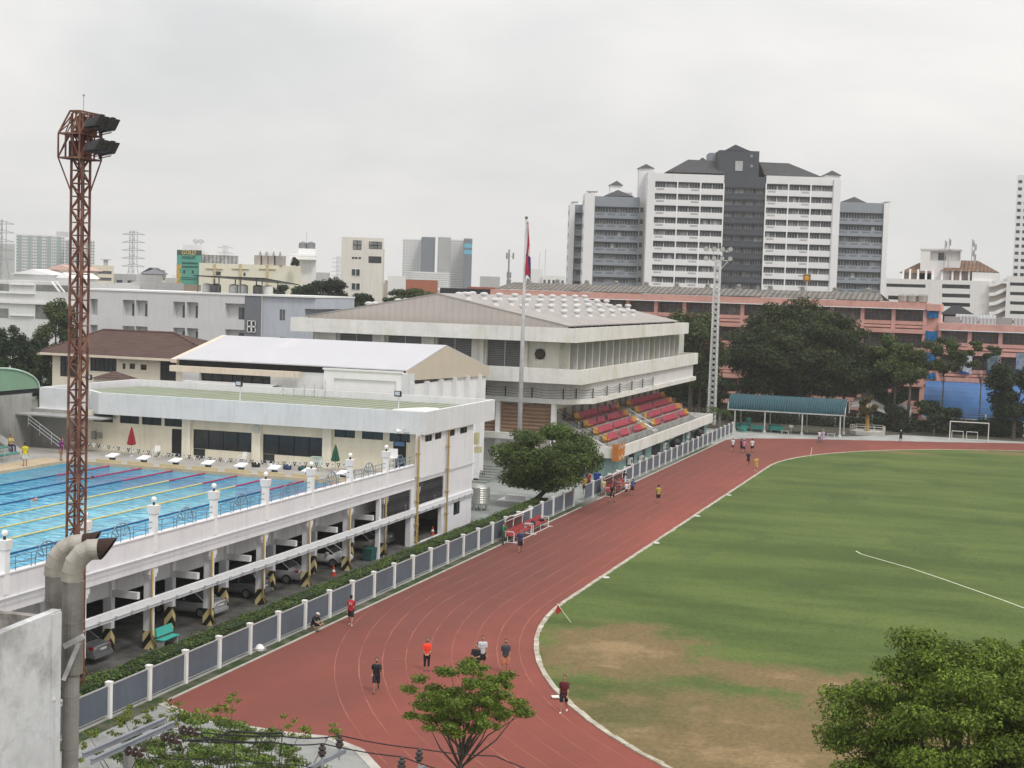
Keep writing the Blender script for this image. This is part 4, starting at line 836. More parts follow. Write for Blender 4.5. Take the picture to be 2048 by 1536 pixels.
# cable rails round the ledge
rl_ = thing('cable_railing', 'black wire railing with sagging cables round the hall ledge', 'railing', (-48, 151, 8.25)); PTS = [(-53.2, 151.15), (-51.0, 151.15), (-48.0, 151.15), (-44.5, 151.15), (-43.5, 152.6), (-42.25, 154.8), (-42.2, 160.5), (-42.2, 166.2), (-42.2, 172), (-42.2, 177.5), (-42.2, 183)]
for i, (x, y) in enumerate(PTS): mb = MB(); mb.bar((x, y, 8.2), (x, y, 9.35), .09); part('post', mb, BLACKM, rl_)
for (a, b) in zip(PTS[:-1], PTS[1:]):
    mb = MB()
    for z in (8.45, 8.72, 9.0, 9.28):
        L_ = math.dist(a, b); pts = [(a[0]+(b[0]-a[0])*k/8, a[1]+(b[1]-a[1])*k/8, z-.05*L_*4*(k/8)*(1-k/8)) for k in range(9)]; mb.tube(pts, .022, 4)
    part('cables', mb, BLACKM, rl_)
# ================================================================== GRANDSTAND IN FRONT OF THE HALL
gs = thing('grandstand', 'concrete grandstand with white parapet facing the running track', 'grandstand', (-42, 179, 0))
CST = mat('stand_concrete', (.33, .33, .31), .95, .18, .5, dirt=((.20, .21, .20), .4, .45, .7))
XF, G0_, G1_ = -38.55, 152.2, 204.9
mb = MB(); mb.box(XF-.25, XF, G0_, G1_, 2.20, 3.40); mb.box(XF-3.2, XF-.25, G0_, G0_+.25, 2.2, 3.4); mb.box(XF-3.2, XF-.25, G1_-.25, G1_, 2.2, 3.4); part('parapet', mb, SW, gs)
mb = MB(); mb.box(-48, XF-.25, G0_+.25, G1_-.25, 2.2, 2.5); part('floor_slab', mb, CST, gs)
mb = MB(); tiers = [(-42.0, 3.25), (-43.1, 4.0), (-44.2, 4.75), (-45.3, 5.5)]
prev = -40.9
for x, z in tiers: mb.box(-47.9, x+1.05, 156.2, 203.0, z-.72, z-.02)
part('tiers', mb, CST, gs)
mb = MB()
for ya, yb in ((155.4, 156.2), (203.0, 203.8), (177.6, 179.8)):
    mb = MB(); mb.hexa([(-47.8, ya, 2.5), (-40.6, ya, 2.5), (-40.6, yb, 2.5), (-47.8, yb, 2.5), (-47.8, ya, 6.6), (-40.6, ya, 2.95), (-40.6, yb, 2.95), (-47.8, yb, 6.6)]); part('side_ramp', mb, mat('pale_ramp', (.42, .42, .40), .9, .12, .5, grime=.25), gs)
mb = MB(); mb.box(-45.6, -39.3, 153, 204.5, 0, 2.2); part('lower_wall', mb, mat('teal_wall', (.28, .40, .38), .85, .08, .6, streak=.2), gs)
for i, y in enumerate((160, 166.5, 171, 178, 184, 193, 199)):
    mb = MB(); mb.box(-39.33, -39.26, y, y+[2.2, 1.2, 4.6, 1.6, 4.4, 2.2, 3.4][i], .3, 1.95); part('opening', mb, DARK if i % 2 == 0 else GLASS2, gs)
for y in (156.0, 203.4):
    mb = MB()
    for dz in (.5, .95): mb.tube([(-47.6, y, 6.5+dz), (-40.8, y, 3.1+dz)], .03, 6)
    for k in range(5): x = -47.6+k*1.7; z = 6.5-k*.85; mb.tube([(x, y, z), (x, y, z+.95)], .03, 6)
    part('handrail', mb, BLACKM, gs)
mb = MB(); mb.tube([(-44.2, 178.0, 5.6), (-40.8, 178.0, 3.9)], .05, 6); mb.bar((-46.8, 178.6, 6.2), (-41.2, 178.6, 3.35), .5, .05); part('aisle_sign', mb, WHITEC, gs)
# seats, each its own
PINK = mat('pink_seat', (.46, .085, .12), .5, .12, 1, island=.1); ORG = mat('orange_seat', (.52, .27, .05), .5, .1, 1)
def seat_mesh(m):
    mb = MB(); mb.hexa([(-.05, -.22, .0), (.38, -.22, .04), (.38, .22, .04), (-.05, .22, .0), (-.05, -.22, .05), (.38, -.22, .09), (.38, .22, .09), (-.05, .22, .05)])
    mb.hexa([(-.12, -.26, .0), (-.06, -.26, .0), (-.06, .26, .0), (-.12, .26, .0), (-.26, -.25, .58), (-.20, -.25, .58), (-.20, .25, .58), (-.26, .25, .58)]); mb.box(-.02, .1, -.05, .05, -.28, 0)
    return mb
seats = []
protos = {}
rs_ = random.Random(8); tnm = ['lowest tier', 'second tier from below', 'third tier from below', 'top tier']
for blk, (ya, yb) in enumerate(((157.2, 177.0), (180.6, 202.2))):
    for ti, (x, z) in enumerate(tiers):
        n = 31; gaps = {0: [(10, 12), (20, 22)], 1: [(13, 14), (25, 26)], 2: [(14, 16)], 3: [(17, 18), (23, 24)]}[ti] if blk == 0 else {0: [(7, 9), (21, 23)], 1: [(3, 4)], 2: [(14, 15)], 3: []}[ti]
        for k in range(n):
            if any(a <= k < b for a, b in gaps) or rs_.random() < .05: continue
            y = ya+(yb-ya)*(k+.5)/n; c = 'orange' if k < 3 or k >= n-3 else 'pink'
            side = 'left' if blk == 0 else 'right'; posn = 'left end' if k < 3 else 'right end' if k >= n-3 else 'left half' if k < 11 else 'middle' if k < 20 else 'right half'
            seats.append((c, x, y, z, f'{c} plastic stadium seat, {tnm[ti]} of the {side} block, {posn} of the row', f'{c} seats, {tnm[ti]}, {side} block, {posn}'))
seats.sort(key=lambda q: q[2])
restm = MB()
for i, (c, x, y, z, lb, gp) in enumerate(seats):      # the hundred nearest are parts, the rest one part
    k = 0 if c == 'pink' else 1
    if i < 100:
        if c not in protos: protos[c] = seat_mesh(0).build('stadium_seat', PINK if c == 'pink' else ORG, base=(0, 0, 0)); o = protos[c]
        else: o = protos[c].copy(); COL.objects.link(o)
        o.parent = gs; o.location = Vector((x+.50, y, z+.26))-gs.location
    else:
        mb = seat_mesh(0); n = len(restm.v); restm.v += [(p[0]+x+.50, p[1]+y, p[2]+z+.26) for p in mb.v]; restm.f += [tuple(n+q for q in f) for f in mb.f]; restm.m += [k]*len(mb.f)
part('stadium_seats', restm, [PINK, ORG], gs, kind='stuff')
# orange banner at the parapet corner
bn = thing('corner_banner', 'orange banner with white zigzag marks at the corner of the white parapet', 'banner', (XF, 153, 2)); mb = MB(); mb.box(XF+.02, XF+.05, 151.9, 154.8, 1.95, 3.75); mb.box(XF-.6, XF+.0, 151.9, 151.94, 1.95, 3.75); part('cloth', mb, mat('banner_orange', (.46, .17, .04), .8, .2, 1), bn)
mb = MB()
for s in (1, -1):
    for k in range(2): zz_ = 2.85+s*.55; mb.bar((XF+.07, 152.2+k*1.3, zz_-.2*s), (XF+.07, 152.85+k*1.3, zz_+.2*s), .02, .12); mb.bar((XF+.07, 152.85+k*1.3, zz_+.2*s), (XF+.07, 153.5+k*1.3, zz_-.2*s), .02, .12)
part('zigzag', mb, mat('banner_white', (.6, .55, .45), .8), bn)
# air conditioning units and tanks along the lower wall
ACW = mat('ac_white', (.66, .66, .64), .5, .05, 2)
def acunit(c, rz, lb, s=1., grp=None):
    t = thing('air_conditioner', lb, 'air conditioner', c, grp); x, y, z = c; mb = MB(); mb.cbox((x, y, z+.3*s), .3*s, .85*s, .6*s, rz); part('casing', mb, ACW, t)
    d = Vector((math.cos(rz), math.sin(rz), 0)); mb = MB(); q = Vector(c)+Vector((0, 0, .3*s))+d*.15*s; mb.tube([q, q+d*.012], .23*s, 14); part('fan_grille', mb, BLACKM, t); return t
for i, (y, z, s) in enumerate(((159.2, .9, 1.2), (164.6, .6, 1.2), (176.6, 1.1, 1.1), (190.5, 1.2, 1.1))): acunit((-38.95, y, z), 0, f'white outdoor air conditioner on the teal wall under the grandstand, {ordn[i]} from the left', s, 'air conditioners under the grandstand')
for i, y in enumerate((181.0, 195.6)):
    mb = MB(); mb.lathe(-38.6, y, [(.05, 0), (.55, .02), (.6, .3), (.6, 1.5), (.5, 1.75), (.2, 1.9)], 16); tag(mb.build('black_tank', mat('black_plastic', (.02, .022, .025), .4, .1, 1), smooth=False), f'round black water tank beneath the parapet, {["nearer the left end", "nearer the right end"][i]}', 'water tank')
# ================================================================== WHITE-ROOFED HALL BEHIND THE CHANGING ROOMS
wh = thing('white_roofed_hall', 'low hall with a bright white metal gable roof and beige gable end', 'building', (-62, 134, 0))
WR = mat('white_metal_roof', (.51, .51, .54), .5, .03, .3, dirt=((.62, .58, .60), .3, .55, .8, (1, .2, 1))); PB = mat('peach_beam', (.70, .60, .50), .8, .05, .6, streak=.15); GBE = mat('beige_gable', (.55, .48, .39), .8, .04, .6)
xl, xr_, ye, yr, yk, ze, zr_, zk = -74.6, -51.0, 123.5, 133.1, 145.5, 12.1, 14.1, 11.6
mb = MB(); mb.hexa([(xl, ye, ze), (xr_, ye, ze), (xr_, yr, zr_), (xl, yr, zr_), (xl, ye, ze+.1), (xr_, ye, ze+.1), (xr_, yr, zr_+.1), (xl, yr, zr_+.1)]); mb.hexa([(xl, yr, zr_), (xr_, yr, zr_), (xr_, yk, zk), (xl, yk, zk), (xl, yr, zr_+.1), (xr_, yr, zr_+.1), (xr_, yk, zk+.1), (xl, yk, zk+.1)]); part('roof', mb, WR, wh)
mb = MB(); mb.loft([[(xr_-.15, ye, ze-.85), (xr_-.15, yk, zk-.9), (xr_-.15, yk, zk-.02), (xr_-.15, yr, zr_-.02), (xr_-.15, ye, ze-.02)], [(xr_+.02, ye, ze-.85), (xr_+.02, yk, zk-.9), (xr_+.02, yk, zk-.02), (xr_+.02, yr, zr_-.02), (xr_+.02, ye, ze-.02)]]); part('gable', mb, GBE, wh)
mb = MB(); mb.bar((xl-.3, ye-.1, ze-.15), (xl-.3, yr, zr_-.05), .6, .35); part('bargeboard', mb, PB, wh)
mb = MB(); mb.box(xl-.4, -61.5, 122.9, 123.45, 11.0, 11.55); part('eaves_beam', mb, PB, wh)
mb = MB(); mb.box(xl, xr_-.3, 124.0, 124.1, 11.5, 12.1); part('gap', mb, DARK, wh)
O = (-74.2, 123.9, 0.); op = pxrect([(398, 742, 541, 772)], 123.9, O)
mb = MB(); mb.holewall(O, (1, 0, 0), (0, -1, 0), 23.0, 11.5, op, .6); mb.box(-51.3, -51.2, 124, 145.3, 0, 10.8); mb.box(-74.2, -74.1, 124, 145, 0, 11.4); part('wall', mb, WHITEC, wh)
for h in op: window(wh, O, (1, 0, 0), (0, -1, 0), h, .55, 7, 1, GLASS, BLACKM, .06)
for k in range(6): y = 124.4+k*3.6; mb = MB(); mb.box(-51.2, -50.7, y, y+.25, 0, 11.0); part('fin', mb, WHITE, wh)
# ledge with slots
q0 = at_y(370, 768, 122.6); q1 = at_y(545, 775, 122.6); mb = MB(); lw = q1.x-q0.x; sl_ = [(.15+i*lw/7, .15+i*lw/7+.72, .12, .40) for i in range(7)]
mb.holewall((q0.x, 122.6, q1.z-.5), (1, 0, 0), (0, -1, 0), lw, .62, sl_, .3); mb.box(q0.x-.3, q0.x+lw, 122.6, 123.9, q1.z+.12, q1.z+.2); mb.box(q0.x, q0.x+lw, 122.95, 123.0, q1.z-.5, q1.z+.1, 1); part('slotted_ledge', mb, [WHITEC, DARK], wh)
wb = thing('white_block', 'plain white block with a recessed panel in front of the white metal roof', 'building', (-54.7, 124, 0)); mb = MB(); O = (-58.6, 122.2, 0); mb.holewall(O, (1, 0, 0), (0, -1, 0), 7.6, 11.95, [(1.0, 7.1, 8.6, 11.2)], .15); mb.box(-58.6, -51.0, 122.36, 125.2, 0, 11.9); mb.box(-51.3, -51.0, 122.215, 122.35, 0, 11.95); mb.box(-58.7, -50.9, 122.1, 122.4, 11.95, 12.1); part('wall', mb, WHITEC, wb); mb = MB(); mb.box(-50.99, -50.97, 122.25, 125.2, .5, 11.85); part('side_wall', mb, FAS, wb)
for px, top, nm in ((566, 745, 'leftmost'), (588, 745, 'second from left'), (609, 768, 'third from left'), (629, 766, 'fourth from left'), (650, 760, 'rightmost')):
    q = at_y(px, 790, 119.5); z0 = 9.6; zt_ = at_y(px, top, 119.5).z; t = thing('aerial_stand', f'thin metal aerial stand on the green roof, {nm} of five', 'aerial', (q.x, 119.5, z0), 'aerial stands on the green roof'); mb = MB(); mb.tube([(q.x, 119.5, z0), (q.x, 119.5, zt_)], .03, 5); part('mast', mb, STEEL, t)
    mb = MB()
    for a in (0, 2.1, 4.2): mb.tube([(q.x, 119.5, z0+.7), (q.x+.5*math.cos(a), 119.5+.5*math.sin(a), z0)], .022, 5)
    part('leg', mb, STEEL, t)
# ================================================================== BROWN HIP-ROOFED HOUSE
bh = thing('brown_roofed_house', 'cream two storey house with a big brown tiled hip roof', 'house', (-105, 172, 0))
TILE = mat('brown_tiles', (.115, .065, .055), .8, .14, .8, wave=('Y', .55, .45), island=0, grime=.2); HC = mat('house_cream', (.72, .66, .56), .8, .05, .5)
YB_ = 165.; E0 = at_y(75, 703, YB_); E1 = at_y(400, 722, YB_); zE_ = E0.z; R0 = at_y(207, 661, YB_+7.5); R1 = at_y(348, 664, YB_+7.5); zR_ = (R0.z+R1.z)/2
x0, x1_ = E0.x, E1.x+3.5
mb = MB(); ys_, yn = YB_, YB_+15; C4 = [(x0, ys_, zE_), (x1_, ys_, zE_), (x1_, yn, zE_), (x0, yn, zE_)]; ra, rb = (R0.x, YB_+7.5, zR_), (R1.x, YB_+7.5, zR_)
mb.face([C4[0], C4[1], rb, ra]); mb.face([C4[1], C4[2], rb]); mb.face([C4[2], C4[3], ra, rb]); mb.face([C4[3], C4[0], ra]); mb.face([(*c[:2], zE_-.05) for c in reversed(C4)])
mb.tube([ra, rb], .16, 6); mb.tube([C4[1], rb], .14, 6); mb.tube([C4[0], ra], .14, 6); part('roof', mb, TILE, bh)
mb = MB(); mb.box(x0-.1, x1_+.1, ys_-.1, ys_+.1, zE_-.38, zE_-.06); mb.box(x1_-.1, x1_+.1, ys_+.1, yn, zE_-.38, zE_-.06); mb.box(x0-.1, x0+.1, ys_+.1, yn, zE_-.38, zE_-.06); part('eaves', mb, PB, bh)
O = (x0+1.6, ys_+1.0, 0.); hw_ = x1_-x0-3.2; ho = pxrect([(120, 710, 137, 753), (138, 710, 151, 753), (180, 716, 233, 743), (245, 727, 251, 738), (259, 727, 270, 738), (281, 729, 293, 740), (320, 722, 352, 761)], ys_+1.0, O)
mb = MB(); mb.holewall(O, (1, 0, 0), (0, -1, 0), hw_, zE_-.06, ho, .25); mb.box(O[0]+hw_-.1, O[0]+hw_, ys_+1.01, yn-1, 0, zE_-.1); mb.box(O[0], O[0]+.1, ys_+1.01, yn-1, 0, zE_-.1); part('wall', mb, HC, bh)
for i, h in enumerate(ho): window(bh, O, (1, 0, 0), (0, -1, 0), h, .2, [2, 2, 6, 2, 2, 2, 3][i], [3, 3, 1, 2, 2, 2, 3][i], GLASS, BLACKM if i not in (3, 4, 5) else mat('brown_frame', (.15, .08, .05), .7), .07)
q = at_y(228, 757, 160); sm_ = thing('small_roof', 'small brown pyramid roof peeping over the white parapet', 'roof', (q.x, 160, 0)); za = at_y(231, 742, 160).z; zb_ = at_y(231, 757, 160).z; mb = MB(); w_ = 2.2
P4 = [(q.x-w_, 158, zb_), (q.x+w_, 158, zb_), (q.x+w_, 162, zb_), (q.x-w_, 162, zb_)]
for i in range(4): mb.face([P4[i], P4[(i+1) % 4], (q.x+.1, 160, za)])
part('tiles', mb, TILE, sm_); mb = MB(); mb.box(q.x-1.8, q.x+1.8, 158.3, 161.7, 0, zb_-.01); part('wall', mb, HC, sm_)
# ================================================================== PALE GREY APARTMENT BLOCK
ap = thing('grey_apartments', 'pale grey apartment block with recessed paired balconies and roof canopy', 'building', (-115, 206, 0)); PG = mat('pale_grey_render', (.60, .60, .61), .8, .04, .3, streak=.1); BLG = mat('blue_grey_render', (.45, .48, .54), .8, .05, .3, streak=.15); DG = mat('dark_grey_render', (.165, .175, .20), .8, .05, .5)
YA_ = 200.; a0 = at_y(150, 577, YA_).x; a1 = at_y(490, 588, YA_).x; a2 = at_y(523, 588, YA_).x; a3 = at_y(630, 592, YA_).x; a4 = at_y(608, 600, YA_).x; zt_ = 17.85
O = (a0, YA_, 0.); lst = []
for (u0, u1) in ((180, 195), (245, 269), (271, 295), (346, 370), (373, 396), (450, 490)):
    for (v0, v1) in ((600, 632), (652, 684), (704, 736), (756, 788)):
        dy = (u0-245)*.035; lst.append((u0, v0+dy, u1, v1+dy))
ho = pxrect(lst, YA_, O); mb = MB(); mb.holewall(O, (1, 0, 0), (0, -1, 0), a1-a0, zt_-.25, ho, 1.1)
for h in ho:
    for (s0, s1) in ((h[0], h[1]),):
        mb.box(O[0]+s0, O[0]+s1, YA_+1.1, YA_+1.15, h[2], h[3])
part('facade', mb, PG, ap)
for i, h in enumerate(ho):
    wd = h[1]-h[0]; window(ap, (O[0], YA_, 0), (1, 0, 0), (0, -1, 0), (h[0]+wd*.52, h[1]-.12, h[2]+.05, h[3]-.55), 1.08, 2, 1, GLASS2, mat('dark_frame', (.05, .05, .05), .6), .06)
mb = MB(); mb.box(a1, a2, YA_-.02, YA_+.1, 0, zt_-.25); part('dark_strip', mb, DG, ap)
O3 = (a2, YA_+.3, 0.); h3 = pxrect([(559, 619, 570, 641), (559, 674, 570, 696)], YA_+.3, O3)
mb = MB(); mb.holewall(O3, (1, 0, 0), (0, -1, 0), a4-a2, zt_-.25, h3, .15); mb.box(a4, a3, YA_+.3, YA_+.6, at_y(620, 618, YA_).z, zt_-.25); mb.box(a4-.1, a4, YA_+.6, YA_+14, 0, zt_-.3); mb.box(a3-.2, a3, YA_+.6, YA_+14, at_y(620, 618, YA_).z, zt_-.25); part('side_block', mb, BLG, ap)
for h in h3: window(ap, O3, (1, 0, 0), (0, -1, 0), h, .12, 2, 1, GLASS2, STEEL, .06)
hq = pxrect([(495, 641, 512, 665)], YA_-.02, (a1, 0, 0))[0]; window(ap, (a1, YA_-.15, 0), (1, 0, 0), (0, -1, 0), hq, .05, 2, 2, GLASS, WHITEC, .22)
mb = MB(); mb.box(a0-.2, a3+.1, YA_-.15, YA_+14, zt_-.25, zt_); part('roof_slab', mb, WHITEC, ap)
for i, h in enumerate(ho):
    if (i//4) >= 1 and i % 4 != 0 and i % 3 != 1:
        xx = O[0]+h[0]+.75; acunit((xx, YA_+.35, h[2]+.02), -math.pi/2, f'white air conditioner on the grey apartments, {["", "first column", "second column", "third column", "fourth column", "corner column"][i//4]}, floor {4-i % 4}', 1.0, 'air conditioners on the grey apartments')
cn = thing('roof_canopy', 'flat black canopy on posts over the water tanks on the grey apartments', 'canopy', (-103, 207, zt_)); c0_ = at_y(386, 552, 203); c1_ = at_y(528, 556, 203); c2_ = at_y(580, 570, 209)
mb = MB(); zc = at_y(386, 552, 203).z; X0_, X1_ = c0_.x, at_y(580, 570, 207).x; mb.hexa([(X0_, 203, zc), (c1_.x, 203, zc-.1), (X1_, 210, zc-.9), (X0_+1, 210, zc-.2), (X0_, 203, zc+.15), (c1_.x, 203, zc+.05), (X1_, 210, zc-.75), (X0_+1, 210, zc-.05)]); part('roof_sheet', mb, BLACKM, cn)
for x in np.linspace(X0_+.6, c1_.x-.5, 4):
    for y in (203.4, 208.5): mb = MB(); mb.box(x-.07, x+.07, y-.07, y+.07, zt_, zc-.02 if y < 205 else zc-.3); part('post', mb, mat('post_grey', (.10, .10, .11), .6), cn)
for i, px in enumerate((414, 432, 468, 486, 516, 536)):
    q = at_y(px, 575, 205.5); mb = MB(); mb.lathe(q.x, 205.5, [(.75, zt_), (.78, zt_+.2), (.78, zt_+1.15), (.6, zt_+1.3), (.15, zt_+1.4)], 14); tag(mb.build('water_tank', mat('tank_white', (.55, .55, .53), .5, .1, 1) if i % 3 != 1 else mat('tank_dark', (.12, .12, .12), .5, .1, 1)), f'{"pale" if i % 3 != 1 else "dark"} round water tank under the black roof canopy, {ordn[i]} from left', 'water tank', 'tanks under the black canopy')
# ================================================================== FLAGPOLE, LATTICE MAST
g = at_z(1036, 962, 0); fp = thing('flagpole', 'tall pale grey flagpole in the plaza in front of the hall', 'flagpole', (g.x, g.y, 0)); zt_f = at_y(1048, 437, g.y).z
mb = MB(); mb.tube([(g.x, g.y, 0), (g.x, g.y, zt_f*.55), (g.x, g.y, zt_f)], [.27, .20, .10], 16); part('pole', mb, mat('pole_grey', (.47, .47, .48), .5, .1, .7, grime=.2), fp, smooth=True)
mb = MB(); mb.sphere((g.x, g.y, zt_f+.08), .17, 10); part('finial', mb, mat('finial_dark', (.15, .12, .06), .4), fp); mb = MB(); mb.lathe(g.x, g.y, [(1.6, 0), (1.6, .25), (1.2, .26), (1.2, .5), (.6, .52), (.5, .9)], 18); part('plinth', mb, CONC, fp)
fl = thing('flag', 'limp red, white and blue striped flag hanging from the flagpole', 'flag', (g.x+.1, g.y, zt_f-5)); zT, zB_ = zt_f-.35, at_y(1047, 552, g.y).z
def strip(u0, u1, m, nm):
    mb = MB(); n = 16; rows_ = []
    for i in range(n+1):
        k = i/n; z = zT+(zB_-zT)*(k*.99 if u0 < .3 else k*(.93+.07*u0)) - u0*.5; w0 = .15+(.25+.7*k)*u0*(.8+.2*math.sin(k*7)); w1 = .15+(.25+.7*k)*u1*(.8+.2*math.sin(k*7)); yo = .16*math.sin(k*5+u0*9)
        rows_.append([(g.x+w0, g.y-.1+yo, z), (g.x+w1, g.y-.1+yo+.10*math.sin(u1*9), z+.06), (g.x+w1, g.y-.04+yo+.10*math.sin(u1*9), z+.06), (g.x+w0, g.y-.04+yo, z)])
    mb.loft(rows_); part(nm, mb, m, fl, smooth=False)
FR = mat('flag_red', (.42, .02, .05), .8, .15, 2); FW_ = mat('flag_white', (.70, .70, .72), .8, .08, 2); FB = mat('flag_blue', (.04, .04, .16), .8, .1, 2)
strip(0, .55, FR, 'red_stripe'); strip(.55, .68, FW_, 'white_stripe')
mb = MB(); mb.loft([[(g.x+.15, g.y-.14, zB_+2.3), (g.x+.62, g.y-.14, zB_+1.9), (g.x+.62, g.y-.06, zB_+1.9), (g.x+.15, g.y-.06, zB_+2.3)], [(g.x+.30, g.y-.2, zB_+.2), (g.x+.72, g.y-.2, zB_-.3), (g.x+.72, g.y-.12, zB_-.3), (g.x+.30, g.y-.12, zB_+.2)]]); part('blue_stripe', mb, FB, fl)
g = at_z(1424, 825, 0); mx_, my_ = g.x, g.y
my_ = 226.; mx_ = at_y(1424, 812, my_).x; zt_m = at_y(1437, 520, my_).z
ms = thing('lattice_mast', 'white galvanised lattice mast with a cluster of eight round floodlights', 'floodlight tower', (mx_, my_, 0)); s0, s1 = .55, .36
cor = lambda k, z: (mx_+(s0+(s1-s0)*z/zt_m)*(1, -1, -1, 1)[k], my_+(s0+(s1-s0)*z/zt_m)*(1, 1, -1, -1)[k], z)
LW = mat('mast_paint', (.62, .63, .63), .5, .08, 1)
mb = MB()
for k in range(4): mb.bar(cor(k, 0), cor(k, zt_m), .14)
part('corner_posts', mb, LW, ms); mb = MB(); n = 30
for i in range(n):
    z0, z1 = zt_m*i/n, zt_m*(i+1)/n
    for k in range(4): mb.bar(cor(k, z0), cor((k+1) % 4, z1), .075); mb.bar(cor((k+1) % 4, z0), cor(k, z1), .075)
part('bracing', mb, LW, ms); mb = MB()
rtv = CR.copy(); rtv.z = 0; rtv.normalize(); mc = Vector((mx_, my_, 0))
zl = [at_y(1437, 516, my_).z, at_y(1437, 497, my_).z]
for z in zl: mb.bar(mc-rtv*1.9+Vector((0, 0, z-.35)), mc+rtv*1.9+Vector((0, 0, z-.35)), .14)
for s in (-1, 1): mb.bar(mc+rtv*s*.3+Vector((0, 0, zt_m-1.6)), mc+rtv*s*1.6+Vector((0, 0, zl[0]-.4)), .09); mb.bar(mc+rtv*s*.7+Vector((0, 0, zl[0]-.35)), mc+rtv*s*.7+Vector((0, 0, zl[1]-.3)), .09)
part('crossarms', mb, LW, ms)
for z in zl:
    for k in range(4):
        c = mc+rtv*(-1.85+k*1.23)+Vector((0, 0, z)); fd = -CF.copy(); fd.z = -.35; fd.normalize(); mb = MB(); mb.tube([c-fd*.35, c-fd*.1, c+fd*.22], [.16, .34, .42], 14); f = part('floodlight', mb, LAMPB, ms); mb = MB(); mb.tube([c+fd*.22, c+fd*.26], .36, 14); part('lens', mb, mat('lens_pale', (.60, .62, .62), .2, 0), f)
mb = MB(); mb.tube([(mx_, my_, zt_m), (mx_, my_, zl[1]+1.1)], .05, 6); part('lightning_rod', mb, LW, ms)
# ================================================================== PLAZA THINGS
tk = thing('steel_water_tank', 'tall banded stainless steel water tank beside the changing room wall', 'water tank', (-43.9, 121.5, 0)); q = at_z(960, 1020, 0); x, y = q.x, q.y; q_t = at_y(960, 968, y).z
mb = MB(); pr = [(.05, .5), (.78, .5)]
for i in range(9): z = .6+i*(q_t-.9)/9; pr += [(.80, z), (.84, z+.06), (.84, z+.14), (.80, z+.2)]
pr += [(.80, q_t-.25), (.5, q_t-.05), (.12, q_t)]; mb.lathe(x, y, pr, 20); part('shell', mb, mat('tank_steel', (.50, .50, .48), .35, .25, .8, metal=.6), tk, smooth=False); tk.location = (x, y, 0)
for o in tk.children: o.location = -Vector((x, y, 0))+Vector((-43.9, 121.5, 0))
mb = MB()
for a in range(6): th = a*math.pi/3; mb.box(x+.66*math.cos(th)-.04, x+.66*math.cos(th)+.04, y+.66*math.sin(th)-.04, y+.66*math.sin(th)+.04, 0, .6)
part('stand', mb, STEEL, tk)
stp = thing('plaza_steps', 'wide pale concrete steps rising towards the dark undercroft of the hall', 'steps', (-53, 148, 0))
for k in range(7): mb = MB(); mb.box(-62, -49.5, 141.5+k*.9, 151.5, .008+k*.17, .165+k*.17+.008); part('step', mb, PAVE, stp)
for lb, pts in (('black metal railing beside the plaza steps near the building corner', [at_z(945, 950, 0), at_z(968, 962, 0)]),):
    a, b = pts; t = thing('plaza_railing', lb, 'railing', a); mb = MB()
    for z in (.15, .9): mb.tube([a+Vector((0, 0, z)), b+Vector((0, 0, z))], .04, 6)
    for k in range(8): p = a.lerp(b, k/7); mb.tube([p, p+Vector((0, 0, .9))], .03, 6)
    part('rails', mb, BLACKM, t)
c = at_z(1033, 1001, 0); t = thing('planter', 'low white square planter base under the round-crowned tree', 'planter', (c.x, c.y, 0)); mb = MB(); mb.cbox((c.x, c.y, .05), 3.2, 2.4, .09); part('base', mb, WHITEC, t); mb = MB(); mb.cbox((c.x, c.y, .3), 2.0, .9, .42); part('bench', mb, WHITEC, t)
t = thing('red_table', 'dark red market table by the plaza edge left of the far dugout', 'table', at_z(1188, 978, 0)); c = at_z(1188, 978, 0); mb = MB(); mb.cbox((c.x, c.y, .78), 1.6, 1.0, .06); part('table_top', mb, mat('table_red', (.22, .05, .05), .8), t)
for sx in (-.7, .7):
    for sy in (-.4, .4): mb = MB(); mb.box(c.x+sx-.03, c.x+sx+.03, c.y+sy-.03, c.y+sy+.03, 0, .75); part('leg', mb, STEEL, t)
for i, (px, py, cn, cc_) in enumerate(((1168, 966, 'blue', (.03, .10, .35)), (1194, 962, 'dark blue', (.02, .04, .25)), (1158, 972, 'pale grey', (.5, .5, .5)))):
    c = at_z(px, py, 0); mb = MB(); mb.lathe(c.x, c.y, [(.28, 0), (.36, .05), (.40, .75), (.42, .8), (.36, .82), (.05, .8)], 14); tag(mb.build('barrel', mat('barrel_'+cn.replace(' ', '_'), cc_, .5)), f'{cn} plastic barrel in the plaza under the right side of the tree crown', 'barrel')
tree('plaza_tree', 'round-crowned dark green tree with a leaning trunk by the gap in the fence', at_z(1062, 1012, 0), at_d(1094, 916, 136), 5.5, 4.6, 3.2, 40000, .20, leafmat('tree_leaf_a', (.075, .115, .024)), 48, .24, .26, seed=6, lean=(.9, .3), shell=.4, hollow=.6)
# wall bits hanging at the corner of the changing rooms
q = at_x(948, 882, -42.2); mb = MB(); mb.box(-42.15, -41.85, 117.05, 117.6, 6.6, 7.6); mb.box(-42.1, -41.7, 117.1, 117.9, 5.9, 6.4); tag(mb.build('junction_box', mat('box_cream', (.50, .48, .30), .7)), 'yellowish electrical boxes hanging at the outer corner of the changing rooms', 'electrical box')
